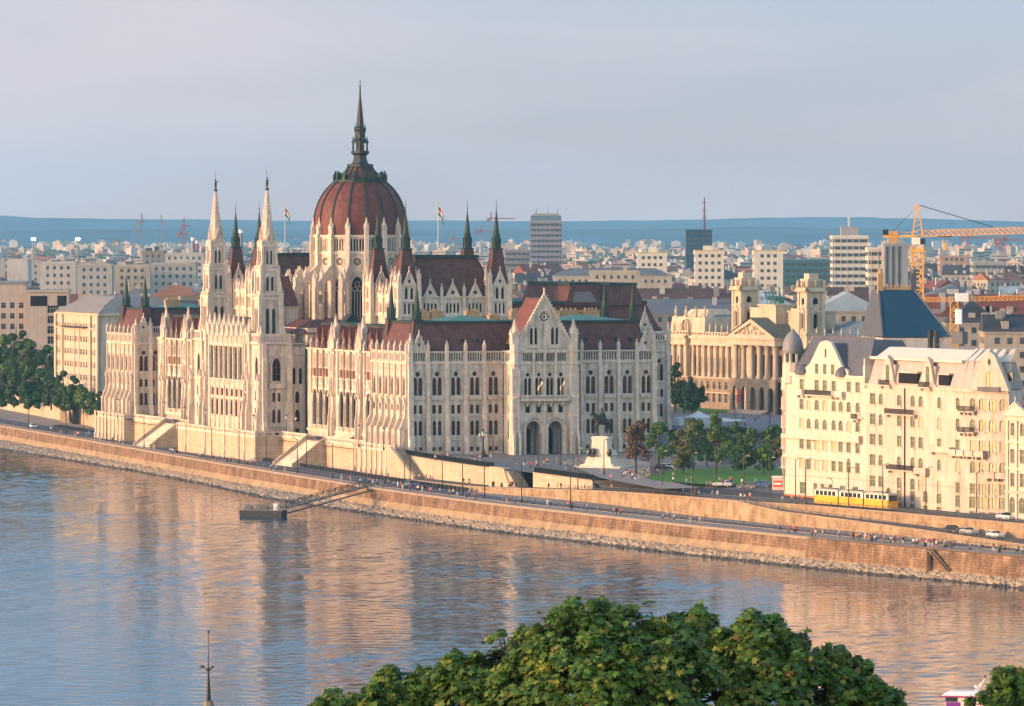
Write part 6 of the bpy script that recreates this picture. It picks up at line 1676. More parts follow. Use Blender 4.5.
# =================================================================== RIDER MONUMENT
MP = at(602, 467.5)
MST = mat('monument_stone', (.66, .58, .47), var=.08, scale=.8)
BRZ = mat('bronze', (.035, .035, .033), rough=.45, var=.4, scale=3, metal=.3)
t = thing('rider_monument', 'dark bronze horse and rider on a tall white stepped pedestal with side figures', 'monument', MP[:], R(-24))
b = MB(MST)
b.box(-6, 6, -3.4, 3.4, 0, .35); b.box(-4.2, 4.0, -2.8, 2.8, .35, .8); b.hip(-3.5, 3.3, -2.3, 2.3, .8, 2.6, .5, .4)
b.hip(-2.2, 2.1, -1.6, 1.6, 2.6, 6.6, .25, .2); b.box(-2.15, 2.1, -1.55, 1.55, 6.6, 7.0); b.box(-2.0, 1.9, -1.4, 1.4, 7.0, 7.3)
b.hip(-3.2, -2.0, -1.7, 1.7, 2.9, 4.4, .2, .2); b.hip(1.9, 3.3, -1.7, 1.7, 2.9, 4.0, .3, .3); b.build('pedestal', t)
RK = 1.35
def figure(name, chains, parent, m, sub=2, root=None):
    me = bpy.data.meshes.new('f'); bm = bmesh.new(); sk = bm.verts.layers.skin.verify(); first = True; cache = {}
    for ch in chains:
        prev = None
        for (x, y, z, r) in ch:
            key = (round(x, 3), round(y, 3), round(z, 3))
            if key not in cache:
                v = bm.verts.new((x, y, z)); v[sk].radius = (r*RK, r*RK); v[sk].use_root = first; first = False; cache[key] = v
            if prev is not None and prev is not cache[key] and bm.edges.get((prev, cache[key])) is None: bm.edges.new((prev, cache[key]))
            prev = cache[key]
    bm.to_mesh(me); bm.free(); o = bpy.data.objects.new('f', me); C.objects.link(o); o.modifiers.new('s', 'SKIN'); s = o.modifiers.new('u', 'SUBSURF'); s.levels = sub
    ev = o.evaluated_get(bpy.context.evaluated_depsgraph_get()); m2 = bpy.data.meshes.new_from_object(ev); bpy.data.objects.remove(o); m2.materials.append(m)
    for p in m2.polygons: p.use_smooth = True
    q = bpy.data.objects.new(name, m2); C.objects.link(q); q.parent = parent; return q
# horse faces the viewer's left-front; x = forward (left in the picture is -x)
HB = 7.3
horse = figure('horse', [[(1.15,0,HB+2.25,.42),(.4,0,HB+2.2,.5),(-.5,0,HB+2.25,.48),(-1.0,0,HB+2.5,.42),(-1.4,0,HB+3.1,.28),(-1.65,0,HB+3.5,.2),(-1.95,0,HB+3.35,.17),(-2.15,0,HB+3.0,.1)],
    [(1.15,0,HB+2.25,.42),(1.5,0,HB+2.2,.12),(1.7,0,HB+1.5,.1),(1.65,0,HB+.9,.05)],
    [(1.15,0,HB+2.25,.42),(1.15,.28,HB+1.9,.26),(.9,.28,HB+1.35,.17),(1.25,.28,HB+.8,.1),(1.1,.28,HB+.15,.08),(1.0,.28,HB+.06,.1)],
    [(1.15,0,HB+2.25,.42),(1.15,-.28,HB+1.9,.26),(1.1,-.28,HB+1.35,.17),(1.4,-.28,HB+.8,.1),(1.3,-.28,HB+.15,.08),(1.2,-.28,HB+.06,.1)],
    [(-1.0,0,HB+2.5,.42),(-.85,.26,HB+1.8,.2),(-.8,.26,HB+1.05,.12),(-.8,.26,HB+.15,.08),(-.92,.26,HB+.06,.1)],
    [(-1.0,0,HB+2.5,.42),(-.95,-.26,HB+1.8,.2),(-1.35,-.26,HB+1.35,.12),(-1.25,-.26,HB+.8,.08),(-1.35,-.26,HB+.7,.09)]], t, BRZ)
horse.rotation_euler = (0, 0, R(50)); horse.scale = (1.4, 1.4, 1.6); horse.location = (0, 0, HB*-.6)
rider = figure('rider', [[(0,0,HB+2.75,.3),(0,0,HB+3.3,.3),(0,0,HB+3.75,.14),(0,0,HB+3.95,.17),(0,0,HB+4.15,.17)], [(0,0,HB+3.3,.3),(-.05,.35,HB+3.5,.15),(-.1,.48,HB+3.1,.12),(-.4,.25,HB+2.95,.1)], [(0,0,HB+3.3,.3),(-.05,-.35,HB+3.5,.15),(-.1,-.48,HB+3.1,.12),(-.4,-.25,HB+2.95,.1)],
    [(0,0,HB+2.75,.3),(-.25,.5,HB+2.5,.2),(-.1,.55,HB+1.9,.13),(-.25,.55,HB+1.7,.1)], [(0,0,HB+2.75,.3),(-.25,-.5,HB+2.5,.2),(-.1,-.55,HB+1.9,.13),(-.25,-.55,HB+1.7,.1)],
    [(0,0,HB+3.3,.3),(.35,.1,HB+3.0,.3),(.6,.12,HB+2.2,.3)]], t, BRZ)
rider.rotation_euler = (0, 0, R(50)); rider.scale = (1.4, 1.4, 1.6); rider.location = (0, 0, HB*-.6)
for sx, sy in ((-2.3, -2.0), (-1.2, -2.1)):
    g_ = figure('side_figure', [[(sx,sy,3.2,.32),(sx,sy+.1,3.9,.3),(sx,sy+.1,4.4,.14),(sx,sy+.1,4.7,.18)], [(sx,sy+.1,3.9,.3),(sx-.45,sy,4.2,.14),(sx-.7,sy-.1,3.8,.12)], [(sx,sy+.1,3.9,.3),(sx+.45,sy,4.2,.14),(sx+.6,sy-.1,3.8,.12)], [(sx,sy,3.2,.32),(sx-.3,sy-.5,3.1,.2),(sx-.3,sy-.6,2.5,.14)], [(sx,sy,3.2,.32),(sx+.3,sy-.5,3.1,.2),(sx+.3,sy-.6,2.5,.14)]], t, BRZ, 1)
b = MB(BRZ); b.blob((2.6, -1.8, 3.6), (.7, .4, .9)); b.build('relief', t)

# =================================================================== PONTOON AND BOATS
pp = at(263, 516.5, WATER)
t = thing('landing_pontoon', 'small dark floating landing pontoon with railings, left end of the gangways', 'pontoon', pp[:], R(-14))
PD = mat('pontoon_steel', (.035, .04, .045), rough=.6, var=.3); DK = mat('pontoon_deck', (.22, .21, .2), var=.2)
b = MB(PD, DK); b.hip(-5, 5, -2.2, 2.2, -.4, 1.4, -.15, -.1, PD); b.box(-4.9, 4.9, -2.1, 2.1, 1.4, 1.5, DK); b.build('hull', t)
b = MB(IRON, DK)
for k in range(11):
    x = -4.9+k*.98
    for y in (-2.15, 2.15): b.beam((x, y, 1.5), (x, y, 2.6), .09)
for y in (-2.15, 2.15):
    for z in (2.0, 2.6): b.beam((-4.9, y, z), (4.9, y, z), .08)
b.build('railing', t)
b = MB(DK, WHITEP); b.box(-3.8, -2.6, -1.4, .2, 1.5, 2.5); b.build('locker', t); b = MB(WHITEP); b.box(2.6, 3.6, -.6, .8, 1.5, 3.0); b.build('booth', t); b = MB(GRAN); b.box(-.5, .8, 0, 1.4, 1.5, 2.3); b.build('bench', t)
def gangway(p, q, w, text, trussed=True):
    t = thing('gangway', text, 'gangway', p[:]); b = MB(PD, DK); q = q-p; p = Vector((0, 0, 0)); d = q.normalized(); s = Vector((d.y, -d.x, 0)).normalized()*w/2
    b.beam(p, q, w, DK, .15)
    for e in (-1, 1):
        b.beam(p+s*e, q+s*e, .2, PD); 
        if trussed:
            b.beam(p+s*e+Vector((0, 0, 1.3)), q+s*e+Vector((0, 0, 1.3)), .12, PD); n = 14
            for i in range(n+1): r_ = p.lerp(q, i/n)+s*e; b.beam(r_, r_+Vector((0, 0, 1.3)), .12, PD); 
            for i in range(n): r_ = p.lerp(q, i/n)+s*e; r2 = p.lerp(q, (i+1)/n)+s*e; b.beam(r_ + Vector((0, 0, 1.3 if i % 2 else 0)), r2 + Vector((0, 0, 0 if i % 2 else 1.3)), .1, PD)
    b.build('truss', t)
gangway(Vector((pp.x+4.6, pp.y+.6, -9.2)), on_quay(366, -.5, QUAY+.3), 1.6, 'dark trussed gangway rising from the pontoon to the quay edge')
gangway(Vector((pp.x+5, pp.y-1.5, -10.4)), on_quay(374, 0.2, QUAY-.4), .5, 'thin dark mooring boom right of the trussed gangway', False)
t = thing('mooring_block', 'dark concrete mooring block at the quay edge where the gangway lands', 'mooring', on_quay(367, -.4, QUAY)[:]); b = MB(GRAN, DARK); b.hip(-1.2, 1.2, -1, 1, 0, 1.0, .2, .2); b.tube((0, 0, 1), (0, 0, 1.6), .2, .28, 8, DARK); b.build('block', t)
b = MB(WHITEP)
# pink and white tour boat
bp_ = Vector(((985-512)/F*718, 718, WATER)); 
t = thing('tour_boat', 'white and magenta tour boat half hidden by twigs at the lower right', 'boat', bp_[:], R(-12))
MAG = mat('magenta_paint', (.45, .03, .16), rough=.35, var=.04); PUR = mat('purple_paint', (.20, .03, .25), rough=.35, var=.04); CRM = mat('boat_cream', (.78, .70, .58), rough=.4, var=.04)
b = MB(WHITEP); b.smooth = False
b.add([(-8, -2.4, 0), (9, -2.4, 0), (12, 0, 0), (9, 2.4, 0), (-8, 2.4, 0), (-8.2, -2.7, 1.3), (9.5, -2.7, 1.3), (13.5, 0, 1.6), (9.5, 2.7, 1.3), (-8.2, 2.7, 1.3)], [(0,1,6,5),(1,2,7,6),(2,3,8,7),(3,4,9,8),(4,0,5,9),(5,6,7,8,9)]); b.build('hull', t)
b = MB(MAG, WHITEP, CRM, PUR, CGL)
b.box(-5, 8, -2.0, 2.0, 1.3, 3.2, CRM); b.box(-4.95, -3.0, -2.04, 2.04, 1.35, 2.4, PUR)
b.add([(-3.2, -2.06, 1.5), (7.5, -2.06, 1.5), (7.5, -2.06, 2.5), (3, -2.06, 3.1), (-2.2, -2.06, 3.1)], [(0, 1, 2, 3, 4)], CRM); b.box(-5.05, -3.4, -2.05, 2.05, 2.45, 3.1, CGL); b.box(0.4, 2.2, -2.1, -2.05, 2.2, 2.9, DARK)
b.build('cabin', t)
b = MB(WHITEP, MAG); b.hip(-5.8, 8.5, -2.3, 2.3, 3.22, 3.8, 1.2, .9, WHITEP); b.box(-5.8, 8.5, -2.32, 2.32, 3.1, 3.28, MAG); b.build('roof', t)
b = MB(WHITEP); b.beam((-.9, 0, 3.8), (.1, 0, 5.6), .12); b.beam((.1, 0, 5.6), (.15, 0, 6.0), .2, DARK); b.beam((-1.3, 0, 3.8), (-.5, 0, 4.9), .12); b.blob((-1.2, .3, 4.4), .22); b.beam((1.2, 0, 3.8), (1.2, 0, 4.4), .08); b.build('mast', t)
cu = bpy.data.curves.new('lettering', 'FONT'); cu.body = 'SIGHTSEEING'; cu.size = .8; cu.extrude = .01
co = bpy.data.objects.new('lt', cu); C.objects.link(co); me = bpy.data.meshes.new_from_object(co.evaluated_get(bpy.context.evaluated_depsgraph_get())); bpy.data.objects.remove(co)
me.materials.append(mat('letter_pink', (.55, .12, .28), var=.02)); inst('lettering', me, t, Matrix.Translation((-2.6, -2.09, 1.65)) @ Matrix.Rotation(R(90), 4, 'X'))

# church whose steeple tip shows at the lower left
cp_ = Vector(((208-512)/F*440, 440, hz(440)))
t = thing('riverside_church', 'church on the near bank of which only the pointed steeple tip with a weathercock shows', 'church', cp_[:], R(0))
CB = mat('church_brick', (.35, .15, .1), var=.15, brick=(1, .3, .8)); b = MB(CB, STONE); zt = 17.0 - cp_.z
b.box(-3, 3, -3, 3, 0, zt-9); b.box(-6, 6, 3, 24, 0, 9)
for k in range(4): b.M = Matrix.Rotation(k*math.pi/2, 4, 'Z'); ring(b, arch(0, zt-15, 1.6, 4), .2, -3.1, -2.9, STONE); gable(b, Matrix(), 0, 2.6, zt-9, zt-5, None, CB, .4, False, -3)
b.M = Matrix(); b.build('wall', t)
b = MB(mat('church_tile', (.16, .09, .06), var=.3, scale=3), DARKCU); b.fru(0, 0, zt-9, zt-.9, 2.6, .34, 8); b.hip(-6.4, 6.4, 3, 24.4, 9, 15, 6.3, 1.5); b.build('roof', t)
b = MB(DARKCU, mat('tip_zinc', (.22, .2, .16), var=.2)); b.fru(0, 0, zt-1.0, zt-.55, .5, .42, 8, b.mats[1]); b.fru(0, 0, zt-.6, zt+2.2, .22, .06, 8); b.fru(0, 0, zt+2.0, zt+5.2, .06, .035, 6); b.blob((0, 0, zt+5.25), .12)
for k, (dx, dz) in enumerate(((-.5, .3), (.35, .25))): b.beam((0, 0, zt+2.0), (dx, 0, zt+2.0+dz), .1); b.blob((dx, 0, zt+2.0+dz+.05), (.16, .06, .1))
b.beam((-.55, 0, zt+2.35), (-.72, 0, zt+2.15), .06); b.blob((0, 0, zt+2.1), .2); b.build('finial', t)
# =================================================================== MUSEUM WITH COLUMNS
MST2 = mat('museum_stone', (.56, .46, .34), var=.12, scale=.3, stain=.3, bump=.3)
MST3 = mat('museum_base_shade', (.31, .25, .19), var=.15, scale=.3, stain=.35, brick=(1.6, .6, .75, .05))  # base stone darkened to paint shade on lower floors and in the portico
MRF = mat('museum_roof', (.13, .16, .18), var=.15, scale=.3, rough=.6); PATR = mat('portico_roof', (.10, .12, .09), var=.2)
mth = R(24.5)
mus = thing('museum_building', 'tan classical museum with giant columns, sculpted pediment and two square towers behind the square', 'museum', (98, 1555, 0), mth)
b = MB(MST2, MST3, GLASS); m3 = Many(mus)
def mwin(w, h, nm):
    q = MB(GLASS, WHITEP); q.box(-w/2, w/2, -.03, .03, 0, h, GLASS); q.box(-.06, .06, -.06, -.03, 0, h, mat('window_frame_pale', (.4, .36, .3))); q.box(-w/2, w/2, -.06, -.03, h*.6, h*.6+.1, MATS['window_frame_pale'])
    return q.mesh(nm)
MW = mwin(1.5, 2.6, 'window'); MWt = mwin(1.6, 5.2, 'tall_window')
def Mw(y1, x=0.): return FR(x, y1, W_)
b.box(.6, 40, -28, 115, -1, 22, MST2)
def wing(y0, y1, x, cols, zt=23.):
    M = Mw(y1, x); L = y1-y0; bw = L/cols; hs = []
    for i in range(cols):
        c = bw*(i+.5); hs += [arch(c, 2.2, 1.9, 2.6, 'q'), arch(c, 6.2, 1.9, 2.4, 'r'), arch(c, 11, 2.2, 5.4, 'r')]
        m3.put('window', MW, M @ T(c, -.25, 2.2, 0, 1.25, 1, 1)); m3.put('window', MW, M @ T(c, -.25, 6.1, 0, 1.25, 1, 1)); m3.put('tall_window', MWt, M @ T(c, .12, 11, 0, 1.3, 1, 1))
    b.panel(rect(0, L, -1, 9.6), [h for h in hs if h[0][1] < 9], -.4, .5, MST3, M); b.panel(rect(0, L, 9.6, zt), [h for h in hs if h[0][1] > 9], 0, .5, MST2, M)
    for z, h, d in ((9.4, .5, .8), (4.9, .3, .6), (19.6, .4, 1.6), (21.6, .8, 2.0)): b.box(-.2, L+.2, -d, .02, z, z+h, MST2, M)
    b.box(0, L, -1.3, .02, 20, 21.6, MST2, M); b.panel(rect(0, L, 22.4, 23.8), [rect((i+.2)*L/(cols*2), (i+.8)*L/(cols*2), 22.7, 23.5) for i in range(cols*2)], -1.2, -.9, MST2, M)
    for i in range(cols+1):
        p = M @ Vector((min(max(bw*i, .7), L-.7), -.75, 0)); b.fru(p.x, p.y, 9.9, 10.6, .75, .65, 8, MST2); b.fru(p.x, p.y, 10.6, 18.8, .55, .46, 10, MST2); b.fru(p.x, p.y, 18.8, 19.7, .5, .8, 8, MST2)
        m3.put('roof_statue', STAT, T(p.x, p.y, 23.8))
statue_b = MB(MST2); statue_b.fru(0, 0, 0, .6, .4, .4, 4); statue_b.blob((0, 0, 1.4), (.42, .42, .9), seg=6); statue_b.blob((0, 0, 2.5), .26, seg=6); STAT = statue_b.mesh('roof_statue')
wing(66, 99, 0, 8); wing(-26, 21, 0, 9); wing(100, 114, -1.3, 3)
# end pavilion attic
for z0, z1, i in ((23.4, 28.2, 0), (28.2, 30.6, 2.4)): b.hip(-1.5+i, 14-i, 89+i*1.5, 113-i*1.5, z0, z1, .5 if z1 < 29 else 2, .5 if z1 < 29 else 2.5, MST2)
for yy in (91, 97, 104, 111): m3.put('roof_statue', STAT, T(-.4, yy, 28.0, 0, 1.5, 1.5, 1.3))
M = Mw(114, -2.0); ring(b, arch(13, 24, 4, 3.4, 'r'), .5, -.5, .3, MST2, M)
# portico
M = Mw(58.5, -8.0); L = 30.
b.panel(rect(0, L, -1, 10.4), [arch(3.2+L/7*.0+i*(L-6.4)/4, .8, 3.0, 7.2, 'r') for i in range(5)], 0, .8, MST3, M); b.box(0, L, .8, 8, 9.6, 10.4, MST2, M); b.box(0, L, 6.8, 7.2, -1, 22, MST3, M)  # portico back wall uses the darkened stone as painted shade
for i in range(5): b.box(3.2+i*(L-6.4)/4-1.4, 3.2+i*(L-6.4)/4+1.4, 1.6, 1.7, .8, 7.6, GLASS, M)
for k in range(8): b.box(4, L-4, -3.2+k*.4, 0, -.1, .2+k*.13, MST2, M)
for i in range(6):
    for yy in (1.0,):
        p = M @ Vector((2+i*(L-4)/5, yy, 0)); b.fru(p.x, p.y, 10.4, 11.3, 1.1, .95, 8, MST2); b.fru(p.x, p.y, 11.3, 19.4, .85, .72, 12, MST2); b.fru(p.x, p.y, 19.4, 20.6, .75, 1.25, 8, MST2)
for i in range(5): b.box(2+(i+.5)*(L-4)/5-1, 2+(i+.5)*(L-4)/5+1, 6.6, 6.7, 11, 17.5, GLASS, M)
b.box(-.6, L+.6, -.6, 7, 20.6, 22.4, MST2, M); b.box(-1.2, L+1.2, -1.2, 7, 22.4, 23.0, MST2, M)
b.panel([(-1.2, 23), (L+1.2, 23), (L/2, 28.6)], [[(3.5, 23.8), (L-3.5, 23.8), (L/2, 27.4)]], -.8, .2, MST2, M); b.panel([(1, 23), (L-1, 23), (L/2, 28)], [], .1, .4, MST2, M)
rd = random.Random(5)
for k in range(26):
    x = rd.uniform(6, L-6); zt = 23.6 + (1-abs(x-L/2)/(L/2))*3.4; b.blob(M @ Vector((x, -.1, rd.uniform(23.9, zt))), (.4, .35, .7), MST2, 6)
b.build('wall', mus)
q = MB(PATR, MRF, DARK); q.M = M; q.add([(-1.4, -1, 23.1), (L/2, -1, 29), (L+1.4, -1, 23.1), (-1.4, 12, 23.1), (L/2, 12, 29), (L+1.4, 12, 23.1)], [(0, 1, 4, 3), (1, 2, 5, 4)], PATR); q.M = Matrix()
q.hip(1.5, 39, 60, 90, 22.8, 28, 12, 4, MRF); q.hip(1.5, 39, -26, 26, 22.8, 28, 12, 4, MRF); q.hip(2, 13, 90, 112, 28, 29.5, 4, 5, MRF); q.build('roof', mus)
# central attic and quadriga
q = MB(MST2); q.box(1, 12, 28, 60, 22, 30.5); q.box(.5, 12.5, 27.5, 60.5, 30.5, 31.1); q.box(-3, 3, 38, 49, 27, 32.4); q.box(-3.4, 3.4, 37.6, 49.4, 32.4, 32.9); q.box(0, 5, 27, 34, 22, 31.8); q.box(0, 5, 54, 61, 22, 31.8)
q.build('attic', mus)
q = MB(COPPER2)
for k in range(3): y = 41+k*2.3; q.blob((9.5, y, 36.0), (1.3, .5, .7)); q.blob((8.2, y, 37.0), (.4, .3, .8)); q.blob((7.8, y, 37.7), (.5, .25, .3)); [q.beam((9.5+dx, y, 35.6), (9.4+dx, y, 34.1), .2) for dx in (-.9, .8)]
q.box(10.8, 12.6, 42, 45, 34.4, 36.2); q.blob((11.7, 43.5, 37.2), (.4, .4, 1.3)); q.blob((11.7, 43.5, 38.8), .32); q.beam((11.7, 43.5, 37.8), (10.9, 42.6, 39.6), .18); q.v = [(x-10.6, y, z-1.2) for x, y, z in q.v]; q.build('quadriga', mus)
for ty in (21.6, 65.):
    q = MB(MST2, GLASS); w = 5.6; TX = .4
    for k in range(4):
        M = Matrix.Translation((TX, ty, 0)) @ Matrix.Rotation(k*math.pi/2, 4, 'Z') @ Matrix.Translation((-w/2, -w/2, 0))
        q.panel(rect(0, w, 20, 37.2), [arch(w/2, 26.0, 1.5, 4.4, 'r'), arch(w/2, 33.2, 1.8, 2.0, 'r')], 0, .6, MST2, M); ring(q, arch(w/2, 25.7, 2.0, 5.0, 'r'), .3, -.35, .02, MST2, M); gable(q, M, w/2, 1.5, 30.8, 32.0, None, MST2, .3, False, -.4)
        q.box(-.2, .9, -.3, .02, 20, 37, MST2, M); q.box(w-.9, w+.2, -.3, .02, 20, 37, MST2, M)
        for z, h, d in ((24, .5, .5), (32.2, .4, .4), (37.0, .5, 1.2), (37.5, .7, .8)): q.box(-d, w+d, -d, .02, z, z+h, MST2, M)
        for x in (0, w/2, w): q.blob(M @ Vector((x, -.2, 39.2)), (.6, .6, 1.3), MST2, 6)
    q.box(TX-2.3, TX+2.3, ty-2.3, ty+2.3, 21, 37, GLASS)
    q.box(TX-2.2, TX+2.2, ty-2.2, ty+2.2, 37.6, 40.4, MST2); q.box(TX-2.5, TX+2.5, ty-2.5, ty+2.5, 40.2, 40.8, MST2); q.box(TX-1.6, TX+1.6, ty-1.6, ty+1.6, 40.8, 42.4, MST2); q.build('tower', mus)
m3.flush()
q = MB(mat('banner_red', (.5, .06, .05))); q.box(-9.2, -9.1, 49.6, 51.2, 3, 7, q.mats[0]); q.build('banner', mus)

# =================================================================== HOUSES ON THE RIGHT
CREAM = mat('cream_render', (.53, .45, .385), var=.09, scale=.3, stain=.24); CREAM2 = mat('pale_render', (.57, .50, .425), var=.06, scale=.2, stain=.12)
HG = mat('house_glass', (.12, .135, .095), rough=.12, var=.4, scale=.8, spec=.5); HF = mat('house_frame', (.30, .30, .17), var=.2); BLIND = mat('blind_cream', (.5, .38, .25), var=.15)  # olive pane colour stands in for the warm sky reflected in the glass
SLG = mat('grey_slate', (.085, .092, .115), rough=.55, var=.15, scale=.3); WROOF = mat('pale_zinc', (.52, .49, .45), rough=.5, var=.06, scale=.3); BLR = mat('blue_slate', (.012, .052, .098), rough=.45, var=.12, scale=.25)
def hwin(w, h, kind='q', bl=False):
    q = MB(BLIND if bl else HG, HF)
    q.panel(arch(0, 0, w, h, kind), [], .12, .16, q.mats[0])
    if not bl:
        q.box(-.06, .06, .07, .12, 0, h*.97, HF); q.box(-w/2, w/2, .07, .12, h*.62, h*.62+.1, HF); q.box(-w/2, -w/2+.1, .07, .12, 0, h*.8, HF); q.box(w/2-.1, w/2, .07, .12, 0, h*.8, HF); q.box(-w/2, w/2, .07, .12, 0, .12, HF)
    return q.mesh('window')
HWC = {}
def put_windows(parent, b, M, L, z0, z1, items, m, many_, th=.5):
    """items: (x, z, w, h, kind, blind)"""
    b.panel(rect(0, L, z0, z1), [arch(x, z, w, h, k) for x, z, w, h, k, bl in items], 0, th, m, M)
    for x, z, w, h, k, bl in items:
        key = (round(w, 2), round(h, 2), k, bl)
        if key not in HWC: HWC[key] = hwin(w, h, k, bl)
        many_.put('window', HWC[key], M @ T(x, 0, z)); ring(b, arch(x, z, w, h, k), .16, -.07, .02, m, M); b.box(x-w/2-.25, x+w/2+.25, -.22, .02, z-.22, z-.02, m, M)
def balcony(b, M, x0, x1, z, d=1.1, solid=False, m=None, dm=DARK):
    b.box(x0, x1, -d, .02, z-.25, z, m, M)
    if solid: b.box(x0, x1, -d, -d+.15, z, z+1.0, m, M); b.box(x0, x0+.15, -d, 0, z, z+1, m, M); b.box(x1-.15, x1, -d, 0, z, z+1, m, M)
    else:
        b.box(x0, x1, -d, -d+.08, z+.95, z+1.05, dm, M); b.box(x0, x1, -d, -d+.06, z, z+.15, dm, M)
        n = int((x1-x0)/.28)
        for i in range(n+1): xx = x0+(x1-x0)*i/n; b.box(xx-.05, xx+.05, -d, -d+.08, z, z+1.0, dm, M)
    for xx in (x0+.4, x1-.4): b.box(xx-.15, xx+.15, -d*.7, .02, z-.8, z-.2, m, M)
hd = (house1-house0); LA = Vector((hd.x, hd.y)).length; ha = math.atan2(hd.y, hd.x)
def px2s(px):  # distance along the house line for a picture column
    lo = house0; 
    for i in range(400):
        pass
    # solve (lo + u*s).x/(.y) = (px-512)/F
    k = (px-512)/F; u = (house3-house0); u.z = 0; u.normalize()
    return (k*lo.y - lo.x)/(u.x - k*u.y)
hu = (house3-house0); hu.z = 0; hu.normalize(); ha = math.atan2(hu.y, hu.x)
h1 = thing('apartment_house', 'tall cream white house with dark slate roof and small onion turret at its left corner', 'apartment house', house0[:], ha); mh = Many(h1)
s1 = px2s(866); b = MB(CREAM2, mat('red_plinth', (.38, .14, .08), var=.15))
rows = {0: 2.6-.9, 1: 6.6, 2: 10.8, 3: 15.2, 4: 19.2, 5: 23.4}
cols = [784, 802, 809, 817, 825, 834, 841, 849, 858]
it = []
rd = random.Random(4)
for r_ in range(1, 6):
    for j, px in enumerate(cols):
        if r_ == 5 and px in (809, 841): continue
        x = px2s(px); bl = rd.random() < .22
        it.append((x, rows[r_]+.3-.9, 1.8, 2.2, 'r' if (r_ in (3, 4) and j > 1) else 'q', bl))
for j, px in enumerate((803, 816, 823, 831, 843, 856)): it.append((px2s(px), 1.0-.3, 2.4 if j in (0, 4, 5) else 1.7, 2.5, 'q', False))
put_windows(h1, b, FR(0, 0, 0), s1, -1.5, 26.0, it, CREAM2, mh)
Mh = Matrix()
b.box(-.1, s1, -.35, .02, 25.6, 26.3); b.box(-.1, px2s(863), -.9, .02, 12.4, 13.2); b.box(0, px2s(850), -.6, .02, 8.3, 9.0); b.box(0, s1*.97, -.25, .02, 17.4, 17.7)
b.box(-.05, s1, -.1, .02, -1.5, .4, MATS['red_plinth']) 
balcony(b, Mh, px2s(810), px2s(836), 21.9, 1.3, False, CREAM2); balcony(b, Mh, px2s(799), px2s(806), 21.9, 1.0, True, CREAM2); balcony(b, Mh, px2s(838), px2s(846), 21.9, 1.0, True, CREAM2)
balcony(b, Mh, px2s(813), px2s(863), 12.9, 1.0, True, CREAM2); balcony(b, Mh, px2s(855), px2s(861), 17.4, 1.0, False, CREAM2)
# curved gable in the roof with three windows
g0, g1 = px2s(803), px2s(849); gm = (g0+g1)/2; gpts = [(g0, 26), (g1, 26), (g1-.3, 27.2), (g1-3.2, 28.4), (g1-5.8, 31.2), (gm+2.4, 33.0), (gm, 33.4), (gm-2.4, 33.0), (g0+5.8, 31.2), (g0+3.2, 28.4), (g0+.3, 27.2)]
gi = [(px2s(p), 26.1, 1.5, 2.3, 'q', False) for p in (817, 825, 833)]
b.panel(gpts, [arch(x, z, w, h, k) for x, z, w, h, k, bl in gi] + [rect(gm-.4, gm+.4, 29.8, 31.6)], -.05, .6, CREAM2, Mh)
for x, z, w, h, k, bl in gi: mh.put('window', HWC.setdefault((1.5, 2.3, 'q', False), hwin(1.5, 2.3)), T(x, 0, z))
b.box(0, s1, .5, 15, -1.5, 26, CREAM2)
b.box(s1-.3, s1+.5, -.5, 14, 26, 28.5)
b.build('wall', h1)
q = MB(SLG, MRF, HF); q.hip(.5, s1-.2, .3, 15, 26.2, 33.6, 4, 4, SLG); q.prism([(g0+1.2, 26.2), (g1-1.2, 26.2), (gm+2.4, 32.8), (gm-2.4, 32.8)], .5, 7, SLG); q.box(4.4, s1-4, 4.3, 4.5, 33.6, 34.2, SLG)
for k in range(26): q.blob((4.6+k*(s1-9)/25, 4.4, 34.5), (.22, .2, .35), MRF, 6)
for xx in (px2s(802), px2s(842)): q.lathe([(1.9, 26.0), (1.75, 27.0), (1.1, 27.8), (.1, 28.2)], xx+.3, .3, 12, SLG)
q.build('roof', h1)
tx = px2s(788); q = MB(CREAM2, SLG, DARK); q.fru(tx, 1.2, 24, 28.4, 2.3, 2.2, 12, CREAM2)
for k in range(8): a = k*math.pi/4; q.box(tx+1.7*math.cos(a)-.25, tx+1.7*math.cos(a)+.25, 1.2+1.7*math.sin(a)-.25, 1.2+1.7*math.sin(a)+.25, 28.4, 30.4, CREAM2)
q.fru(tx, 1.2, 28.4, 30.4, 1.2, 1.2, 8, DARK); q.smooth = True; q.lathe([(2.1, 30.3), (2.3, 30.7), (2.25, 31.8), (1.9, 33.2), (1.3, 34.3), (.5, 35.0), (.1, 35.6)], tx, 1.2, 20, mat('turret_zinc', (.20, .20, .21), rough=.5, var=.15)); q.build('corner_turret', h1); mh.flush()

h2 = thing('apartment_house', 'broad cream art nouveau house with pale mansard roof, curved gables and rounded right corner', 'apartment house', (house0+hu*s1)[:], ha); mh = Many(h2)
s2 = px2s(955)-s1; X2 = lambda px: px2s(px)-s1
b = MB(CREAM)
rows2 = [(470, 4.6), (448, 9.0), (428.5, 13.2), (409.5, 17.4), (389.5, 21.6)]
it = []
cols2 = [(873, 'l'), (881, 'a'), (899.5, 'a'), (913, 'a'), (921, 'a'), (939.5, 's')]
for zi, (py, z) in enumerate(rows2):
    for px, k in cols2:
        kk = 'r' if zi in (1, 3, 4) or (zi == 0 and False) else 'q'
        it.append((X2(px), z-1.0, 2.3 if k == 'l' else (1.7 if k == 'a' else 1.4), 2.3, 'q' if k == 'l' else kk, rd.random() < .15))
for px in (889, 899.5, 913, 926, 939.5): it.append((X2(px), 1.3, 1.9, 2.4, 'r', False))
for px in (899.5, 913, 926, 939.5): it.append((X2(px), -1.0+.1, 1.9, 1.6, 'q', False))
put_windows(h2, b, Mh, s2, -1.5, 24.6, it, CREAM, mh)
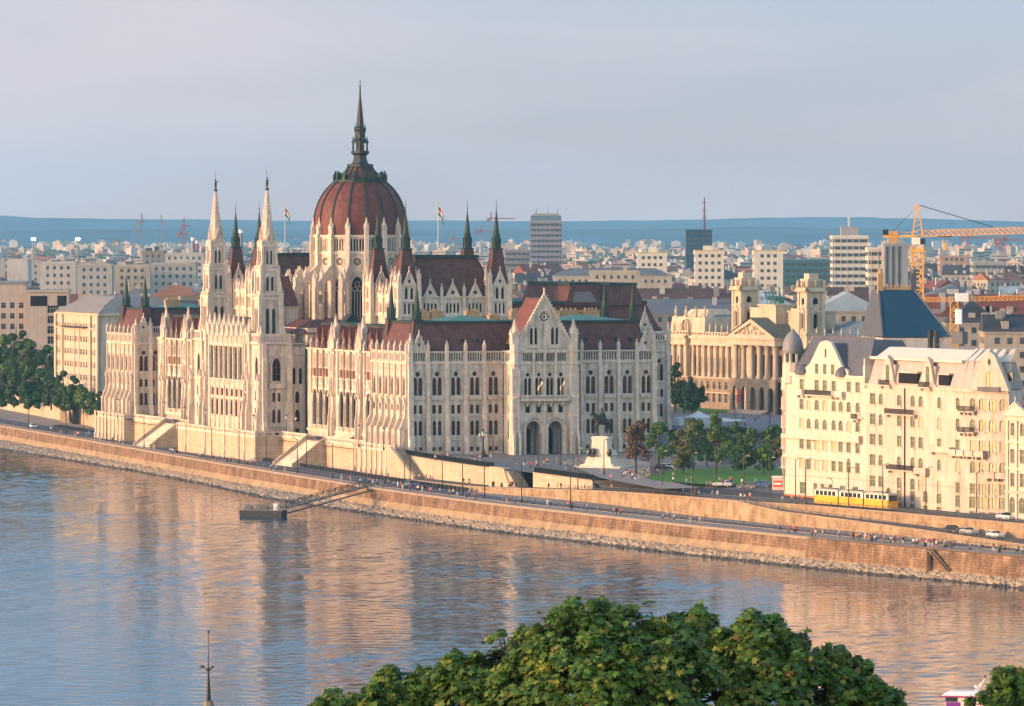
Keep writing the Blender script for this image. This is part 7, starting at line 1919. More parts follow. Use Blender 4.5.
b.box(0, s2, -.3, .02, 24.3, 24.9); balcony(b, Mh, X2(889), X2(918), 20.6-1.6, 1.1, False, CREAM); balcony(b, Mh, X2(891), X2(918), 7.6, 1.2, False, CREAM); balcony(b, Mh, X2(934), X2(955), 12.0, 1.2, True, CREAM); balcony(b, Mh, X2(918), X2(930), 7.3, 1.0, True, CREAM)
b.box(X2(905.5)-.12, X2(905.5)+.12, -.25, .02, 0, 24.5, DARK); b.box(0, s2, .5, 16, -1.5, 24.6); b.box(-.2, .3, -.4, 10, 24, 30)
# gables with curls
for px in (888, 928):
    x = X2(px); wv = 2.5
    b.panel([(x-wv-1.4, 24.6), (x+wv+1.4, 24.6), (x+wv, 25.6), (x+wv-.5, 27.4), (x+wv-1.3, 29.4), (x, 30.9), (x-wv+1.3, 29.4), (x-wv+.5, 27.4), (x-wv, 25.6)], [arch(x, 25.4, 1.5, 3.6, 'r')], -.1, .6, CREAM, Mh); mh.put('window', HWC.setdefault((1.5, 3.6, 'r', False), hwin(1.5, 3.6, 'r')), T(x, -.1, 25.4)); balcony(b, Mh, x-2.2, x+2.2, 24.8, 1.0, False, CREAM)
    b.box(x-2.2, x+2.2, .5, 5, 24.6, 29)
for x0, x1 in ((X2(897), X2(918)), (X2(937), X2(950))): b.box(x0+.5, x1-.5, .12, 1.6, 25.3, 27.4, GLASS); b.box(x0+.3, x1-.3, .0, 1.8, 27.4, 27.75)
b.build('wall', h2)
q = MB(SLG, WROOF); q.hip(.2, s2+1, .2, 15.5, 24.6, 30.0, .6, 1.6, mat('warm_slate', (.36, .33, .31), var=.12)); q.hip(.4, s2+.6, 1.5, 14, 29.9, 32.4, 1.2, 3.2, WROOF); q.box(0, s2+1.2, .9, 1.6, 29.9, 30.5, WROOF); q.build('roof', h2)
# rounded corner bay
bay = MB(CREAM); rc = 12.5; cxr = s2; seg = 7; a_tot = 46; pts = []
Lb = (px2s(1007)-s1-s2)
cbx, cby = s2, 0
ang = 0.; pos = Vector((s2, 0, 0)); 
rowsz = [z for _, z in rows2]
BA = [R(v) for v in (0, 7, 14, 21, 27, 32)]
def bay_end(w_):
    p = Vector((s2, 0, 0))
    for a_ in BA: p = p + (Matrix.Rotation(a_, 3, 'Z') @ Vector((w_, 0, 0)))
    return pxof((h2.matrix_basis @ p) if False else (Matrix.Translation(h2.location) @ Matrix.Rotation(ha, 4, 'Z') @ p))
lo_, hi_ = .5, 8.
for _ in range(30):
    md = (lo_+hi_)/2
    if bay_end(md) < 1009: lo_ = md
    else: hi_ = md
q = MB(SLG, WROOF, CGL, MATS['warm_slate'])
for k in range(6):
    w_ = lo_; ang = BA[k]; M = Matrix.Translation(pos) @ Matrix.Rotation(ang, 4, 'Z'); items = []
    if k in (0, 2, 3, 4, 5):
        ww = min(w_*.62, 1.7)
        for zi, z in enumerate(rowsz): items.append((w_/2, z-1.0, ww, 2.4, 'r' if zi in (1, 3, 4) else 'q', rd.random() < .1))
        items.append((w_/2, 1.0, ww*1.15, 2.9, 'r', False)); items.append((w_/2, -.95, ww, 1.4, 'q', False))
    put_windows(h2, bay, M, w_, -1.5, 24.6, items, CREAM, mh, .4); bay.box(-.1, w_+.1, -.5, .02, 24.2, 24.9, CREAM, M)
    if k < 4: balcony(bay, M, 0, w_, 11.6, 1.3, True, CREAM)
    if k > 3: balcony(bay, M, 0, w_, 7.4, 1.2, True, CREAM)
    if k in (1, 2): balcony(bay, M, .1, w_-.1, 16.2, 1.0, False, CREAM); balcony(bay, M, .1, w_-.1, 20.4, 1., False, CREAM)
    bay.box(0, w_, .4, 6, -1.5, 24.6, CREAM, M)
    for (o0_, z0_), (o1_, z1_), mm_ in (((0, 24.8), (1.8, 30.4), MATS['warm_slate']), ((1.3, 30.4), (4.5, 32.8), WROOF), ((4.5, 32.8), (9, 33.0), WROOF)):
        q.add([(-.1+o0_*.25, o0_, z0_), (w_+.1-o0_*.25, o0_, z0_), (w_+.1-o1_*.2, o1_, z1_), (-.1+o1_*.2, o1_, z1_)], [(0, 1, 2, 3)], mm_, M)
    if k == 4:
        x = w_/2-.2
        bay.panel([(x-4.6, 24.6), (x+4.6, 24.6), (x+3.6, 27), (x+2.4, 29.4), (x+1.3, 31.6), (x, 32.6), (x-1.3, 31.6), (x-2.4, 29.4), (x-3.6, 27)], [arch(x, 25.3, 1.6, 3.2, 'r'), [(x, 29.4), (x+.5, 30.3), (x, 31.2), (x-.5, 30.3)]], -.9, .4, CREAM, M); bay.box(x-2.6, x+2.6, -1.2, -.3, 24.5, 25.4, SLG, M)
        mh.put('window', HWC.setdefault((1.6, 3.2, 'r', False), hwin(1.6, 3.2, 'r')), M @ T(x, -.9, 25.3))
    if k == 5: 
        for x in (1.0, 2.6): q.box(x-.5, x+.5, .5, .9, 26.6, 28.2, CGL, M)
    pos = pos + (Matrix.Rotation(ang, 3, 'Z') @ Vector((w_, 0, 0)))
bay.build('corner_bay', h2); q.build('corner_roof', h2)
for x, y in ((s2*.35, 8), (s2*.42, 8)): 
    q = MB(BRZ); q.box(x-.45, x+.45, y-.4, y+.4, 32, 36.0); q.build('chimney', h2)
q = MB(IRON, WHITEP)
for k in range(3): q.box(s2*.72+k*.9, s2*.72+k*.9+.55, 6, 6.3, 37.5, 40.5, WHITEP)
q.beam((s2*.72+1.2, 6.4, 33), (s2*.72+1.2, 6.4, 40.6), .25, IRON); q.beam((s2*.5, 6.4, 33), (s2*.72+1.2, 6.4, 38), .12, IRON); q.box(s2*.70, s2*.82, 5.6, 6.8, 33.5, 36, IRON); q.build('antenna', h2); mh.flush()

h3 = thing('apartment_house', 'ornate pale house cut by the right edge, with arched ground floor windows', 'apartment house', (house0+hu*px2s(1009.5) + Vector((-.6, -1.8, 0)))[:], ha); mh = Many(h3); b = MB(CREAM2)
it = []
for c in (2.2, 5.8, 9.4, 13, 16.6, 20.2): it += [(c, 16.2, 1.5, 2.6, 'r', False), (c, 10.8, 1.6, 2.8, 'q', False), (c, 6.2, 1.6, 2.7, 'q', False), (c, 1.0, 2.2, 3.2, 'r', False)]
put_windows(h3, b, Mh, 24, -1.5, 20.4, it, CREAM2, mh)
for z, h, d in ((20.2, .5, .8), (19.2, .3, .4), (14.8, .4, .4), (9.6, .4, .4), (4.9, .5, .6)): b.box(-.2, 24, -d, .02, z, z+h)
for c in (.5, 4.0, 7.6, 11.2): b.box(c-.35, c+.35, -.35, .02, -1.5, 19.2)
gable(b, Mh, 4.0, 4.2, 20.7, 22.6, None, CREAM2, .5, False, -.6); b.box(0, 24, .5, 14, -1.5, 20.4); b.box(0, .02, 0, 14, -1.5, 20); b.build('wall', h3)
q = MB(ROOFL); q.hip(-.4, 24, -.5, 14, 20.7, 24.0, 4, 5); q.build('roof', h3); mh.flush()

# steep blue roof behind
bt = thing('office_tower_house', 'house with very steep blue slate roof and two ridge chimneys rising behind the cream houses', 'house', pxd(883, 1150)[:], R(7))
b = MB(CREAM); b.box(0, 15, 0, 26, 0, 32); b.build('wall', bt)
q = MB(SLG, BLR); za, zb = zat(337, 1150), zat(290, 1155)
V = [(0, 0, za), (15.2, 0, za), (15.2, 26, za), (0, 26, za), (.6, 8, zb), (8.6, 8, zb), (8.6, 16, zb), (.6, 16, zb)]
q.add(V, [(0, 1, 5, 4), (1, 2, 6, 5), (2, 3, 7, 6), (4, 5, 6, 7)], BLR); q.add(V, [(3, 0, 4, 7)], SLG); q.beam(V[0], V[4], .35, SLG); q.beam(V[1], V[5], .3, SLG); q.build('roof', bt)  # west slope gets grey slate to paint its sunlit tone
for x, col in ((1.0, MATS['chimney_stone']), (8.4, SLG)): q = MB(col); q.box(x-.6, x+.6, 7.8, 9.0, zb-.8, zb+3.6); q.fru(x, 8.4, zb+3.6, zb+4.6, .6, .5, 6); q.build('chimney', bt)
q = MB(MATS['chimney_stone']); 
for k in range(9): q.blob((2.2+k*.7, 8.2, zb+.7), (.22, .22, .6), None, 6)
q.box(1.6, 8, 8.1, 8.3, zb, zb+.5); q.build('ridge_crest', bt)
bt['category'] = 'house'

# =================================================================== LEFT BUILDINGS
mb = thing('ministry_building', 'cream ministry block with rows of small dark windows beside the parliament north end', 'office building', pxd(99, 1640)[:], R(20.5))
mm = Many(mb, 96); OCH = mat('ochre_render', (.50, .43, .33), var=.1, scale=.2, stain=.25); b = MB(OCH)
w1 = mwin(1.7, 1.7, 'window'); wy = MB(mat('yellow_shutter', (.5, .3, .06))); wy.box(-.9, .9, -.03, .03, 0, 2.6); WY = wy.mesh('shutter')
M = FR(0, 50, W_); hs = []
for r_ in range(6):
    for c in range(16):
        x = 2+c*3.05; 
        hs.append(arch(x, 4.2+r_*4.0, 1.7, 1.7, 'q')); mm.put('window', w1, M @ T(x, .1, 4.2+r_*4.0))
b.panel(rect(0, 50, -1, 29.4), hs, 0, .5, OCH, M)
for z in (28.6, 24.2, 3.2): b.box(-.3, 50.3, -.5, .02, z, z+.5, OCH, M)
for x in (.8, 8.5, 41, 49.2): b.box(x-.9, x+.9, -.6, .02, -1, 29, OCH, M)
for x in (21.8, 27.9): b.box(x-.35, x+.35, -.25, .02, 3, 27, CREAM2, M)
b.box(11, 38, -1.6, 0, 24.6, 25.0, DARK, M)
M = FR(0, 0, S_); hs = []
for r_ in range(6):
    for x in (6, 11.5, 17, 22.5): hs.append(arch(x, 4.2+r_*4.0, 2.4, 2.6, 'r' if r_ == 5 else 'q')); mm.put('shutter' if (r_ in (0, 1, 2, 5) and x < 7) else 'wide_window', WY if (r_ in (0, 1, 2, 5) and x < 7) else w1, M @ T(x, .35, 4.2+r_*4.0, 0, 1.35, 1, 1.3))
b.panel(rect(0, 30, -1, 29.4), hs, 0, .5, OCH, M); b.box(-.3, 30, -.5, .02, 28.6, 29.2, OCH, M); b.box(.6, 30, .6, 49, -1, 29, GLASS); b.build('wall', mb)
q = MB(mat('grey_tile', (.20, .20, .20), var=.2, scale=.5)); q.hip(-.5, 30, 4, 50, 29.4, 34.5, 9, 7); q.hip(-.3, 8, .3, 8, 29.4, 31.5, 3, 3); q.build('roof', mb); mm.flush()
ob = thing('office_block', 'pinkish stone office block with square windows at the left picture edge', 'office building', pxd(-14, 1850)[:], R(3)); mm = Many(ob)
PNK = mat('pink_stone', (.44, .36, .31), var=.08, scale=.2, stain=.12); b = MB(PNK, WHITEP, GLASS)
hs = []; 
for r_ in range(8):
    for x in (2, 6.1, 9.2, 12.3): hs.append(arch(x, 2+r_*3.7, 1.5, 1.9, 'q')); mm.put('window', mwin(1.5, 1.9, 'window') if not mm.d.get('window') else mm.d['window'][0][0], T(x, .35, 2+r_*3.7))
b.panel(rect(0, 14, 0, 36.5), hs, 0, .5, PNK); b.box(.5, 13.9, .5, 22, 0, 36.5); b.box(-.3, 14.3, -.5, 22.3, 36.5, 37.3, mat('flat_roof', (.22, .24, .27)))
hs = []
for r_ in range(8):
    for x in (17.5, 19.5): hs.append(arch(x+5.0, 1+r_*3.6, 1.9, 2.6, 'q')); mm.put('window', mm.d['window'][0][0], T(x+5.0, -1.15, 1+r_*3.6, 0, 1.25, 1, 1.3))
b.panel(rect(14, 29, 0, 33.5), hs, -1.5, -1.0, PNK); b.box(14.05, 28.9, -1, 20, 0, 33.4); b.box(13.6, 29.3, -1.9, 20, 33.5, 34.2, PNK); b.box(15.6, 21.5, -1.56, -1.4, 28.6, 32.2, GLASS); b.box(25, 28.2, -1.56, -1.4, 28.6, 32.2, GLASS)
b.build('wall', ob); mm.flush()

# =================================================================== CITY
WC = {'cream': (.40, .36, .30), 'pale grey': (.34, .345, .34), 'white': (.42, .42, .42), 'pinkish': (.38, .28, .24), 'ochre': (.36, .28, .18), 'beige': (.38, .33, .27), 'dull grey': (.22, .22, .23)}
RC = {'brick red': (.17, .055, .04), 'brown': (.085, .05, .045), 'grey': (.12, .135, .155), 'dark': (.05, .055, .07), 'rusty': (.28, .12, .07), 'pale blue': (.28, .36, .42)}
WM_ = {k: mat('city_wall_'+k.replace(' ', '_'), v, var=.12, scale=.1, stain=.15) for k, v in WC.items()}; RM_ = {k: mat('city_roof_'+k.replace(' ', '_'), v, var=.2, scale=.15, rough=.75) for k, v in RC.items()}
CWIN = mat('city_window', (.045, .055, .07), rough=.3, var=.4, scale=.3, spec=.5)
def winrows(b, L, z0, floors, fh, M, ww=1.3, wh=1.6, step=3.2, m=CWIN, proud=-.05):
    n = int((L-1.5)/step)
    if n < 1: return
    o = (L-n*step)/2
    for r_ in range(floors):
        for i in range(n):
            x = o+step*(i+.5); z = z0+fh*r_+.9; b.box(x-ww/2, x+ww/2, proud, .05, z, z+wh, m, M)
def block(mbs, w, d, fl, rng, wall_m, roof_m, style, fh=3.5, detail=1):
    """walls and roof of one city house, origin at the front-left corner"""
    bw_, br = mbs; h = fl*fh+1
    bw_.box(0, w, 0, d, -1, h, wall_m)
    if detail:
        winrows(bw_, w, .6, fl, fh, FR(0, 0, S_)); winrows(bw_, d, .6, fl, fh, FR(0, d, W_))
        bw_.box(-.3, w+.3, -.3, d+.3, h-.5, h, wall_m)
    if style == 'flat':
        br.box(.2, w-.2, .2, d-.2, h, h+.12, roof_m)
        for s in ((0, w, 0, .3), (0, w, d-.3, d), (0, .3, 0, d), (w-.3, w, 0, d)): br.box(*s, h, h+.7, wall_m)
        for k in range(rng.randint(1, 4)): x = rng.uniform(1, w-5); y = rng.uniform(1, d-5); br.box(x, x+rng.uniform(2, 4), y, y+rng.uniform(2, 4), h, h+rng.uniform(1.4, 3), rng.choice((wall_m, WM_['white'], roof_m)))
    else:
        rise = rng.uniform(3.5, 6.0)
        if w > d: 
            br.add([(-.4, -.4, h), (w+.4, -.4, h), (w+.4, d+.4, h), (-.4, d+.4, h), (0 if style == 'gable' else d*.4, d/2, h+rise), (w if style == 'gable' else w-d*.4, d/2, h+rise)], [(0, 1, 5, 4), (2, 3, 4, 5), (3, 0, 4), (1, 2, 5)], roof_m)
        else:
            br.add([(-.4, -.4, h), (w+.4, -.4, h), (w+.4, d+.4, h), (-.4, d+.4, h), (w/2, 0 if style == 'gable' else w*.4, h+rise), (w/2, d if style == 'gable' else d-w*.4, h+rise)], [(0, 1, 4), (1, 2, 5, 4), (2, 3, 5), (3, 0, 4, 5)], roof_m)
        for k in range(rng.randint(2, 5)):
            x = rng.uniform(.1, .9)*w; y = rng.uniform(.25, .75)*d; s = rng.uniform(.5, .9); br.box(x-s, x+s, y-.5, y+.5, h+1, h+rise+rng.uniform(.5, 1.8), rng.choice((wall_m, WM_['cream'], WM_['white'])))
        for k in range(rng.randint(0, 3)):
            x = rng.uniform(.1, .85)*w; br.box(x, x+1.8, d*.06, d*.4, h+.6, h+2.6, rng.choice((wall_m, WM_['white'])))
        if rng.random() < .3:
            x = rng.uniform(.15, .8)*w; br.beam((x, d/2, h+rise), (x, d/2, h+rise+rng.uniform(3, 5)), .14, IRON)
taken = []
def free(px0, px1, Y): return True
rc_ = random.Random(77)
def hidden(pxl, pxr, ytop):
    """standing wholly behind the parliament, the museum or the right hand houses"""
    def vis(px):
        lim = 330
        if 108 <= px < 205: lim = 306
        elif 205 <= px < 288: lim = 262
        elif 288 <= px < 412: lim = 240
        elif 412 <= px < 512: lim = 262
        elif 512 <= px < 570: lim = 320
        elif 570 <= px < 668: lim = 290
        elif 668 <= px < 735: lim = 332
        elif 735 <= px < 822: lim = 320
        elif px >= 822: lim = 336
        elif px < 108: lim = 330
        return ytop < lim
    return not any(vis(pxl + (pxr-pxl)*k/6) for k in range(7))
reserved = []    # (px0, px1, Y0, Y1) kept clear for hand placed buildings
def make_house(x, y, ang, w, d, fl, wn, rn, style, text, nm='city_house', fh=3.5, detail=1):
    t = thing(nm, 'x', 'house', (x, y, 0), ang, 'houses of the city behind the river front')
    bw_, br = MB(WM_[wn], CWIN), MB(RM_[rn], WM_[wn]); block((bw_, br), w, d, fl, rc_, WM_[wn], RM_[rn], style, fh, detail)
    bw_.build('wall', t); br.build('roof', t); reg(t, text); return t
# hand placed ones --------------------------------------------------------
def placed(px0, px1, ytop, Y, depth, wn, rn, style, text, fl=None, ang=0., fh=3.5, detail=1):
    z = zat(ytop, Y); w = (px1-px0)/F*Y
    rise = 0 if style == 'flat' else 4.7
    fl = max(1, int(round((z-1-rise)/fh))); fh2 = (z-1-rise)/fl
    p = pxd(px0, Y); reserved.append((px0-3, px1+3, Y-25, Y+depth+25)); return make_house(p.x, p.y, ang, w, depth, fl, wn, rn, style, text, fh=fh2, detail=detail)
placed(636, 740, 291, 1790, 22, 'dull grey', 'brown', 'gable', 'long house with brown roof across the back of the museum')
placed(640, 738, 299, 1745, 26, 'dull grey', 'grey', 'gable', 'long grey roofed hall directly behind the museum left wing', ang=R(2))
placed(813, 884, 296, 1640, 24, 'beige', 'pale blue', 'gable', 'long beige building with a pale blue metal roof behind the onion turret', ang=R(0))
placed(742, 790, 290, 1760, 20, 'beige', 'pale blue', 'hip', 'house with pale blue glazed roof between the museum towers')
placed(800, 900, 290, 1900, 20, 'ochre', 'brown', 'gable', 'dark brown roofed house right of the museum towers')
placed(925, 985, 283, 1750, 26, 'pale grey', 'grey', 'hip', 'hall with a pale grey roof under the crane jib')
placed(928, 1000, 293, 1560, 14, 'pinkish', 'brick red', 'gable', 'long red roofed house under the crane jib, farther of the red ones'); placed(975, 1060, 299, 1500, 14, 'pinkish', 'brick red', 'gable', 'red roofed house at the right edge under the crane jib')
placed(948, 1000, 305, 1400, 16, 'beige', 'dark', 'hip', 'dark roofed house right of the steep blue roof'); placed(985, 1060, 313, 1330, 16, 'beige', 'dark', 'gable', 'dark roofed house behind the pale zinc roof'); placed(940, 975, 300, 1470, 12, 'cream', 'brick red', 'hip', 'small red hipped roof behind the small crane')
placed(553, 672, 266, 2550, 20, 'cream', 'grey', 'hip', 'long cream palace with green grey roof behind the portal gable', fh=4); placed(590, 640, 272, 2350, 16, 'cream', 'grey', 'flat', 'cream flat block in front of the long cream palace')
[placed(a, c, yt, YY, 14, wn_, 'grey', 'flat', 'pale slab block with dark windows, ' + tx_) for a, c, yt, YY, wn_, tx_ in ((40, 76, 263, 2450, 'white', 'leftmost of the long slab row'), (77, 112, 265, 2420, 'pale grey', 'second of the long slab row from left'), (114, 150, 266, 2480, 'cream', 'third of the long slab row from left'), (151, 196, 264, 2440, 'pale grey', 'rightmost of the long slab row beside the spires'))]; placed(7, 28, 260, 2700, 20, 'white', 'grey', 'flat', 'plain white box building above the pinkish office block', detail=0)
placed(142, 164, 252, 2900, 25, 'dull grey', 'dark', 'flat', 'dark teal block with a white front near the distant cranes'); placed(0, 42, 262, 2900, 20, 'pale grey', 'dark', 'flat', 'low dark roofed hall at the left edge behind the white box'); placed(165, 204, 254, 2800, 20, 'white', 'grey', 'flat', 'white block next to the dark teal block')
placed(-5, 60, 303, 2150, 20, 'pale grey', 'dark', 'hip', 'dark mansard roof behind the pinkish office block'); placed(60, 110, 300, 2050, 20, 'beige', 'brown', 'hip', 'brown roofed house behind the cream ministry block'); placed(150, 200, 284, 2000, 18, 'ochre', 'rusty', 'hip', 'rusty red roofed house left of the farther white spire'); placed(120, 150, 288, 1980, 18, 'beige', 'grey', 'hip', 'grey roofed house behind the north roof spirelets')
# tall ones
def tower(px0, px1, ytop, Y, depth, m, text, kind, top=None, ang=0.):
    z = zat(ytop, Y); w = (px1-px0)/F*Y; p = pxd(px0, Y); reserved.append((px0-4, px1+4, Y-40, Y+depth+40))
    t = thing('tower_block', text, 'high-rise', p[:], ang); b = MB(m, CWIN, WHITEP); b.box(0, w, 0, depth, -1, z, m)
    nf = int(z/3.4)
    if kind == 'bands':
        for k in range(1, nf): b.box(.4, w-.4, -.12, 0, k*z/nf+.3, k*z/nf+1.9, CWIN); b.box(-.12, 0, .4, depth-.4, k*z/nf+.3, k*z/nf+1.9, CWIN)
        for k in range(int(w/3)): b.box(k*3+1.2, k*3+1.5, -.2, 0, 3, z-1, m)
    elif kind == 'grid':
        winrows(b, w, 0, nf, z/nf, FR(0, 0, S_), 1.5, 1.5, 3.0); winrows(b, depth, 0, nf, z/nf, FR(0, depth, W_), 1.5, 1.5, 3.4)
    elif kind == 'ribs':
        for k in range(int(w/2.6)): b.box(k*2.6+.8, k*2.6+1.7, -.25, 0, 1, z-1, CWIN)
    b.box(-.25, w+.25, -.25, depth+.25, z-1.0, z+.3, m)
    b.build('wall', t)
    if top: q = MB(*top[0]); [q.box(*bx, top[0][i % len(top[0])]) for i, bx in enumerate(top[1](w, depth, z))]; q.build('rooftop', t)
    return t
GRB = mat('tower_mauve', (.24, .24, .31), var=.08, scale=.1); DBL = mat('tower_blue', (.015, .06, .13), var=.1, scale=.1, rough=.3); OWH = mat('tower_white', (.60, .57, .50), var=.06, scale=.1, stain=.1); CNC = mat('tower_concrete', (.27, .27, .28), var=.08, scale=.1)
tower(530, 562, 221, 3500, 18, GRB, 'tall mauve grey high-rise with blue top storeys, alone above the hills line', 'bands', ((mat('tower_top', (.10, .17, .24)), CNC), lambda w, d, z: [(.5, w-.5, .5, d-.5, z, z+3.6), (2, w-2, 2, d-2, z+3.6, z+5), (4, 4.4, 3, 3.4, z+5, z+8.5), (12, 12.4, 3, 3.4, z+5, z+9), (18, 18.4, 3, 3.4, z+5, z+8)]))
t = tower(686, 712, 230, 3600, 20, DBL, 'dark blue office tower carrying a lattice mast', 'bands', None)
q = MB(mat('mast_red', (.22, .05, .07)), mat('mast_blue', (.06, .09, .16))); w = 26/F*3600; z = zat(230, 3600)
for k in range(9): q.tube((w*.72, 8, z+k*2.5), (w*.72, 8, z+(k+1)*2.5), .9-.06*k, .84-.06*k, 6, q.mats[k % 2]); q.box(w*.72-1.8, w*.72+1.8, 7.5, 8.5, z+k*2.5+1, z+k*2.5+1.4) if k in (3, 5, 7) else None
q.build('antenna_mast', t)
tower(637, 667, 254, 2700, 16, OWH, 'white cube tower block with yellowish parapet, leftmost of the three alike', 'grid', ((mat('yellow_trim', (.5, .38, .14)), OWH), lambda w, d, z: [(-.3, w+.3, -.3, d+.3, z+.3, z+.9), (w*.4, w*.7, 4, 9, z+.9, z+3)]))
tower(695, 724, 252, 2500, 16, OWH, 'white cube tower block with yellowish parapet, middle of the three alike', 'grid', ((MATS['yellow_trim'], OWH), lambda w, d, z: [(-.3, w+.3, -.3, d+.3, z+.3, z+.9), (w*.3, w*.6, 4, 9, z+.9, z+3)]))
tower(754, 783, 252, 2450, 16, OWH, 'white cube tower block with yellowish parapet, rightmost of the three alike', 'grid', ((MATS['yellow_trim'],), lambda w, d, z: [(-.3, w+.3, -.3, d+.3, z+.3, z+.9)]))
tower(832, 868, 236, 2600, 16, OWH, 'striped white high-rise with a rooftop box beside the crane counterweight', 'bands', ((CNC, OWH), lambda w, d, z: [(w*.26, w*.74, 2, 10, z, z+4.6), (w*.45, w*.5, 4, 4.5, z+4.6, z+10)]))
tower(868, 884, 248, 2300, 16, OWH, 'cream striped block touching the grey concrete tower', 'bands'); tower(884, 908, 244, 2280, 16, CNC, 'ribbed grey concrete tower behind the orange crane mast', 'ribs', ((CNC,), lambda w, d, z: [(2, w-2, 2, 10, z, z+2.5)]))
tower(783, 833, 260, 2900, 30, mat('tower_teal', (.05, .14, .17), rough=.3, var=.1), 'long low teal glass hall left of the striped high-rise', 'bands')
tower(973, 1004, 262, 2900, 20, WM_['pale grey'], 'pale grey office slab below the crane jib', 'bands'); tower(940, 968, 256, 3100, 18, WM_['pinkish'], 'pinkish housing slab between the crane mast and jib end', 'grid')
tower(505, 530, 250, 3300, 20, WM_['dull grey'], 'low dark slab left of the tall mauve high-rise', 'bands')
# generic blocks on a street grid turned like the river front
cells = []
ca, sa = math.cos(R(20)), math.sin(R(20))
for i in range(-60, 90):
    for j in range(0, 80):
        x = i*37 + (j % 2)*14; y = 1700 + j*48
        X = x*ca - (y-1700)*sa + 260; Y = 1700 + x*sa + (y-1700)*ca
        if Y < 1700 or Y > 3700: continue
        px = 512+F*X/Y
        if px < -25 or px > 1040: continue
        if Y < 1870 and 30 < px < 880: continue
        if px < 118 and Y < 1980: continue
        cells.append((X, Y, px))
cells.sort(key=lambda c: c[1]); nh = 0
NAMES = []
for X, Y, px in cells:
    w, d = rc_.uniform(15, 31), rc_.uniform(13, 26); X += rc_.uniform(-5, 5); Y += rc_.uniform(-7, 7); YLAST = Y
    fl = rc_.choice((4, 5, 5, 6, 6, 7)) if Y < 2600 else rc_.choice((4, 5, 6, 6, 7, 8))
    ytop = HY + F*(HC-(fl*3.5+6))/Y; pxr = px+w/Y*F
    if hidden(px, pxr, ytop): continue
    if any(a < pxr and c > px and y0 < Y+d and y1 > Y for a, c, y0, y1 in reserved): continue
    if nh >= 262: break
    wn = rc_.choices(list(WC), [4, 3, 3, 2, 1.5, 3, 1.5])[0]; rn = rc_.choices(list(RC), [3.4, 3.4, 2.2, 2.0, 2.4, .5])[0] if Y < 2700 else rc_.choices(list(RC), [2.4, 2.4, 3.4, 2.2, 1.6, .5])[0]
    style = rc_.choices(('gable', 'hip', 'flat'), (3, 4, 1.0 if Y < 2500 else 2.2))[0]
    dist = 'near' if Y < 2150 else ('middle' if Y < 2750 else 'far')
    make_house(X, Y, R(20)+rc_.choice((0, 0, R(-14), R(9), R(-28))), w, d, fl, wn, rn, style, '%s %s-storey house, %s %s roof, %s rows %s' % (wn.replace(' ', '-'), {4: 'four', 5: 'five', 6: 'six', 7: 'seven', 8: 'eight'}[fl], rn.replace(' ', '-'), {'gable': 'gabled', 'hip': 'hipped', 'flat': 'flat'}[style], dist, far_zone(px))); nh += 1
print('houses', nh)
# beyond: one continuous town that nobody could count
far = MB(WM_['white'], WM_['pale grey'], WM_['cream'], WM_['pinkish'], RM_['grey'], RM_['brown'], RM_['brick red'], CWIN)
rf_ = random.Random(9)
print('last', YLAST)
for k in range(13000):
    Y = YLAST * (4.2 ** (rf_.random()**1.25)); px = rf_.uniform(-20, 1045)
    if k > 9500:
        px = rf_.choice((rf_.uniform(-420, -30), rf_.uniform(1050, 1400))); Y = (2150 if px < 0 else 1250) * (8 ** (rf_.random()**1.2))
        if px > 1045 and Y < 1500 and px < 1120: continue
    X = (px-512)/F*Y
    tall = rf_.random() < (.20 if Y > 4700 else .04)
    w = rf_.uniform(8, 30) * (1 if not tall else .7); d = rf_.uniform(8, 22); h = rf_.uniform(6, 19) if not tall else rf_.uniform(15, 25 + (7 if Y > 6000 else 0))
    if any(a < px+w/Y*F and c > px and Y < y1 for a, c, y0, y1 in reserved if y0 > 2900): continue
    m = rf_.choice((WM_['white'], WM_['white'], WM_['pale grey'], WM_['cream'], WM_['pinkish'], WM_['beige']))
    far.M = Matrix.Translation((X, Y, 0)) @ Matrix.Rotation(R(rf_.uniform(-35, 35)), 4, 'Z')
    far.box(0, w, 0, d, 0, h, m)
    if Y < 6500:
        n = max(1, int(h/3.3))
        for r_ in range(n): far.box(.8, w-.8, -.15, 0, r_*h/n+1.0, r_*h/n+2.4, CWIN)
    if not tall and rf_.random() < .92: far.hip(-.4, w+.4, -.4, d+.4, h, h+rf_.uniform(2, 5), d*.4, d*.45, rf_.choice((RM_['grey'], RM_['brown'], RM_['brick red'], RM_['dark'], RM_['rusty'], RM_['brown'])))
    else: far.box(w*.3, w*.6, d*.3, d*.6, h, h+2.4, m)
o = far.build('distant_town'); tag(o, 'distant pale town of countless blocks running to the foot of the blue hills', 'town', None, 'stuff')
# distant woods and street trees
wd = MB(LD, LG)
for k in range(6000):
    Y = 1900*(5.2**rf_.random()); px = rf_.uniform(-20, 1045)
    if k > 4200: px = rf_.choice((rf_.uniform(-420, -30), rf_.uniform(1050, 1400)))
    X = (px-512)/F*Y; r_ = rf_.uniform(3, 7) * (1 if Y < 5000 else 1.6)
    for q_ in range(3): wd.blob((X+rf_.uniform(-r_, r_), Y+rf_.uniform(-r_, r_), r_*.9+rf_.uniform(0, 3)), (r_*rf_.uniform(.6, 1.1), r_*.8, r_*rf_.uniform(.7, 1.1)), rf_.choice((LD, LG)), 6)
o = wd.build('city_greenery'); tag(o, 'dark trees and woods scattered through the far city', 'trees', None, 'stuff')

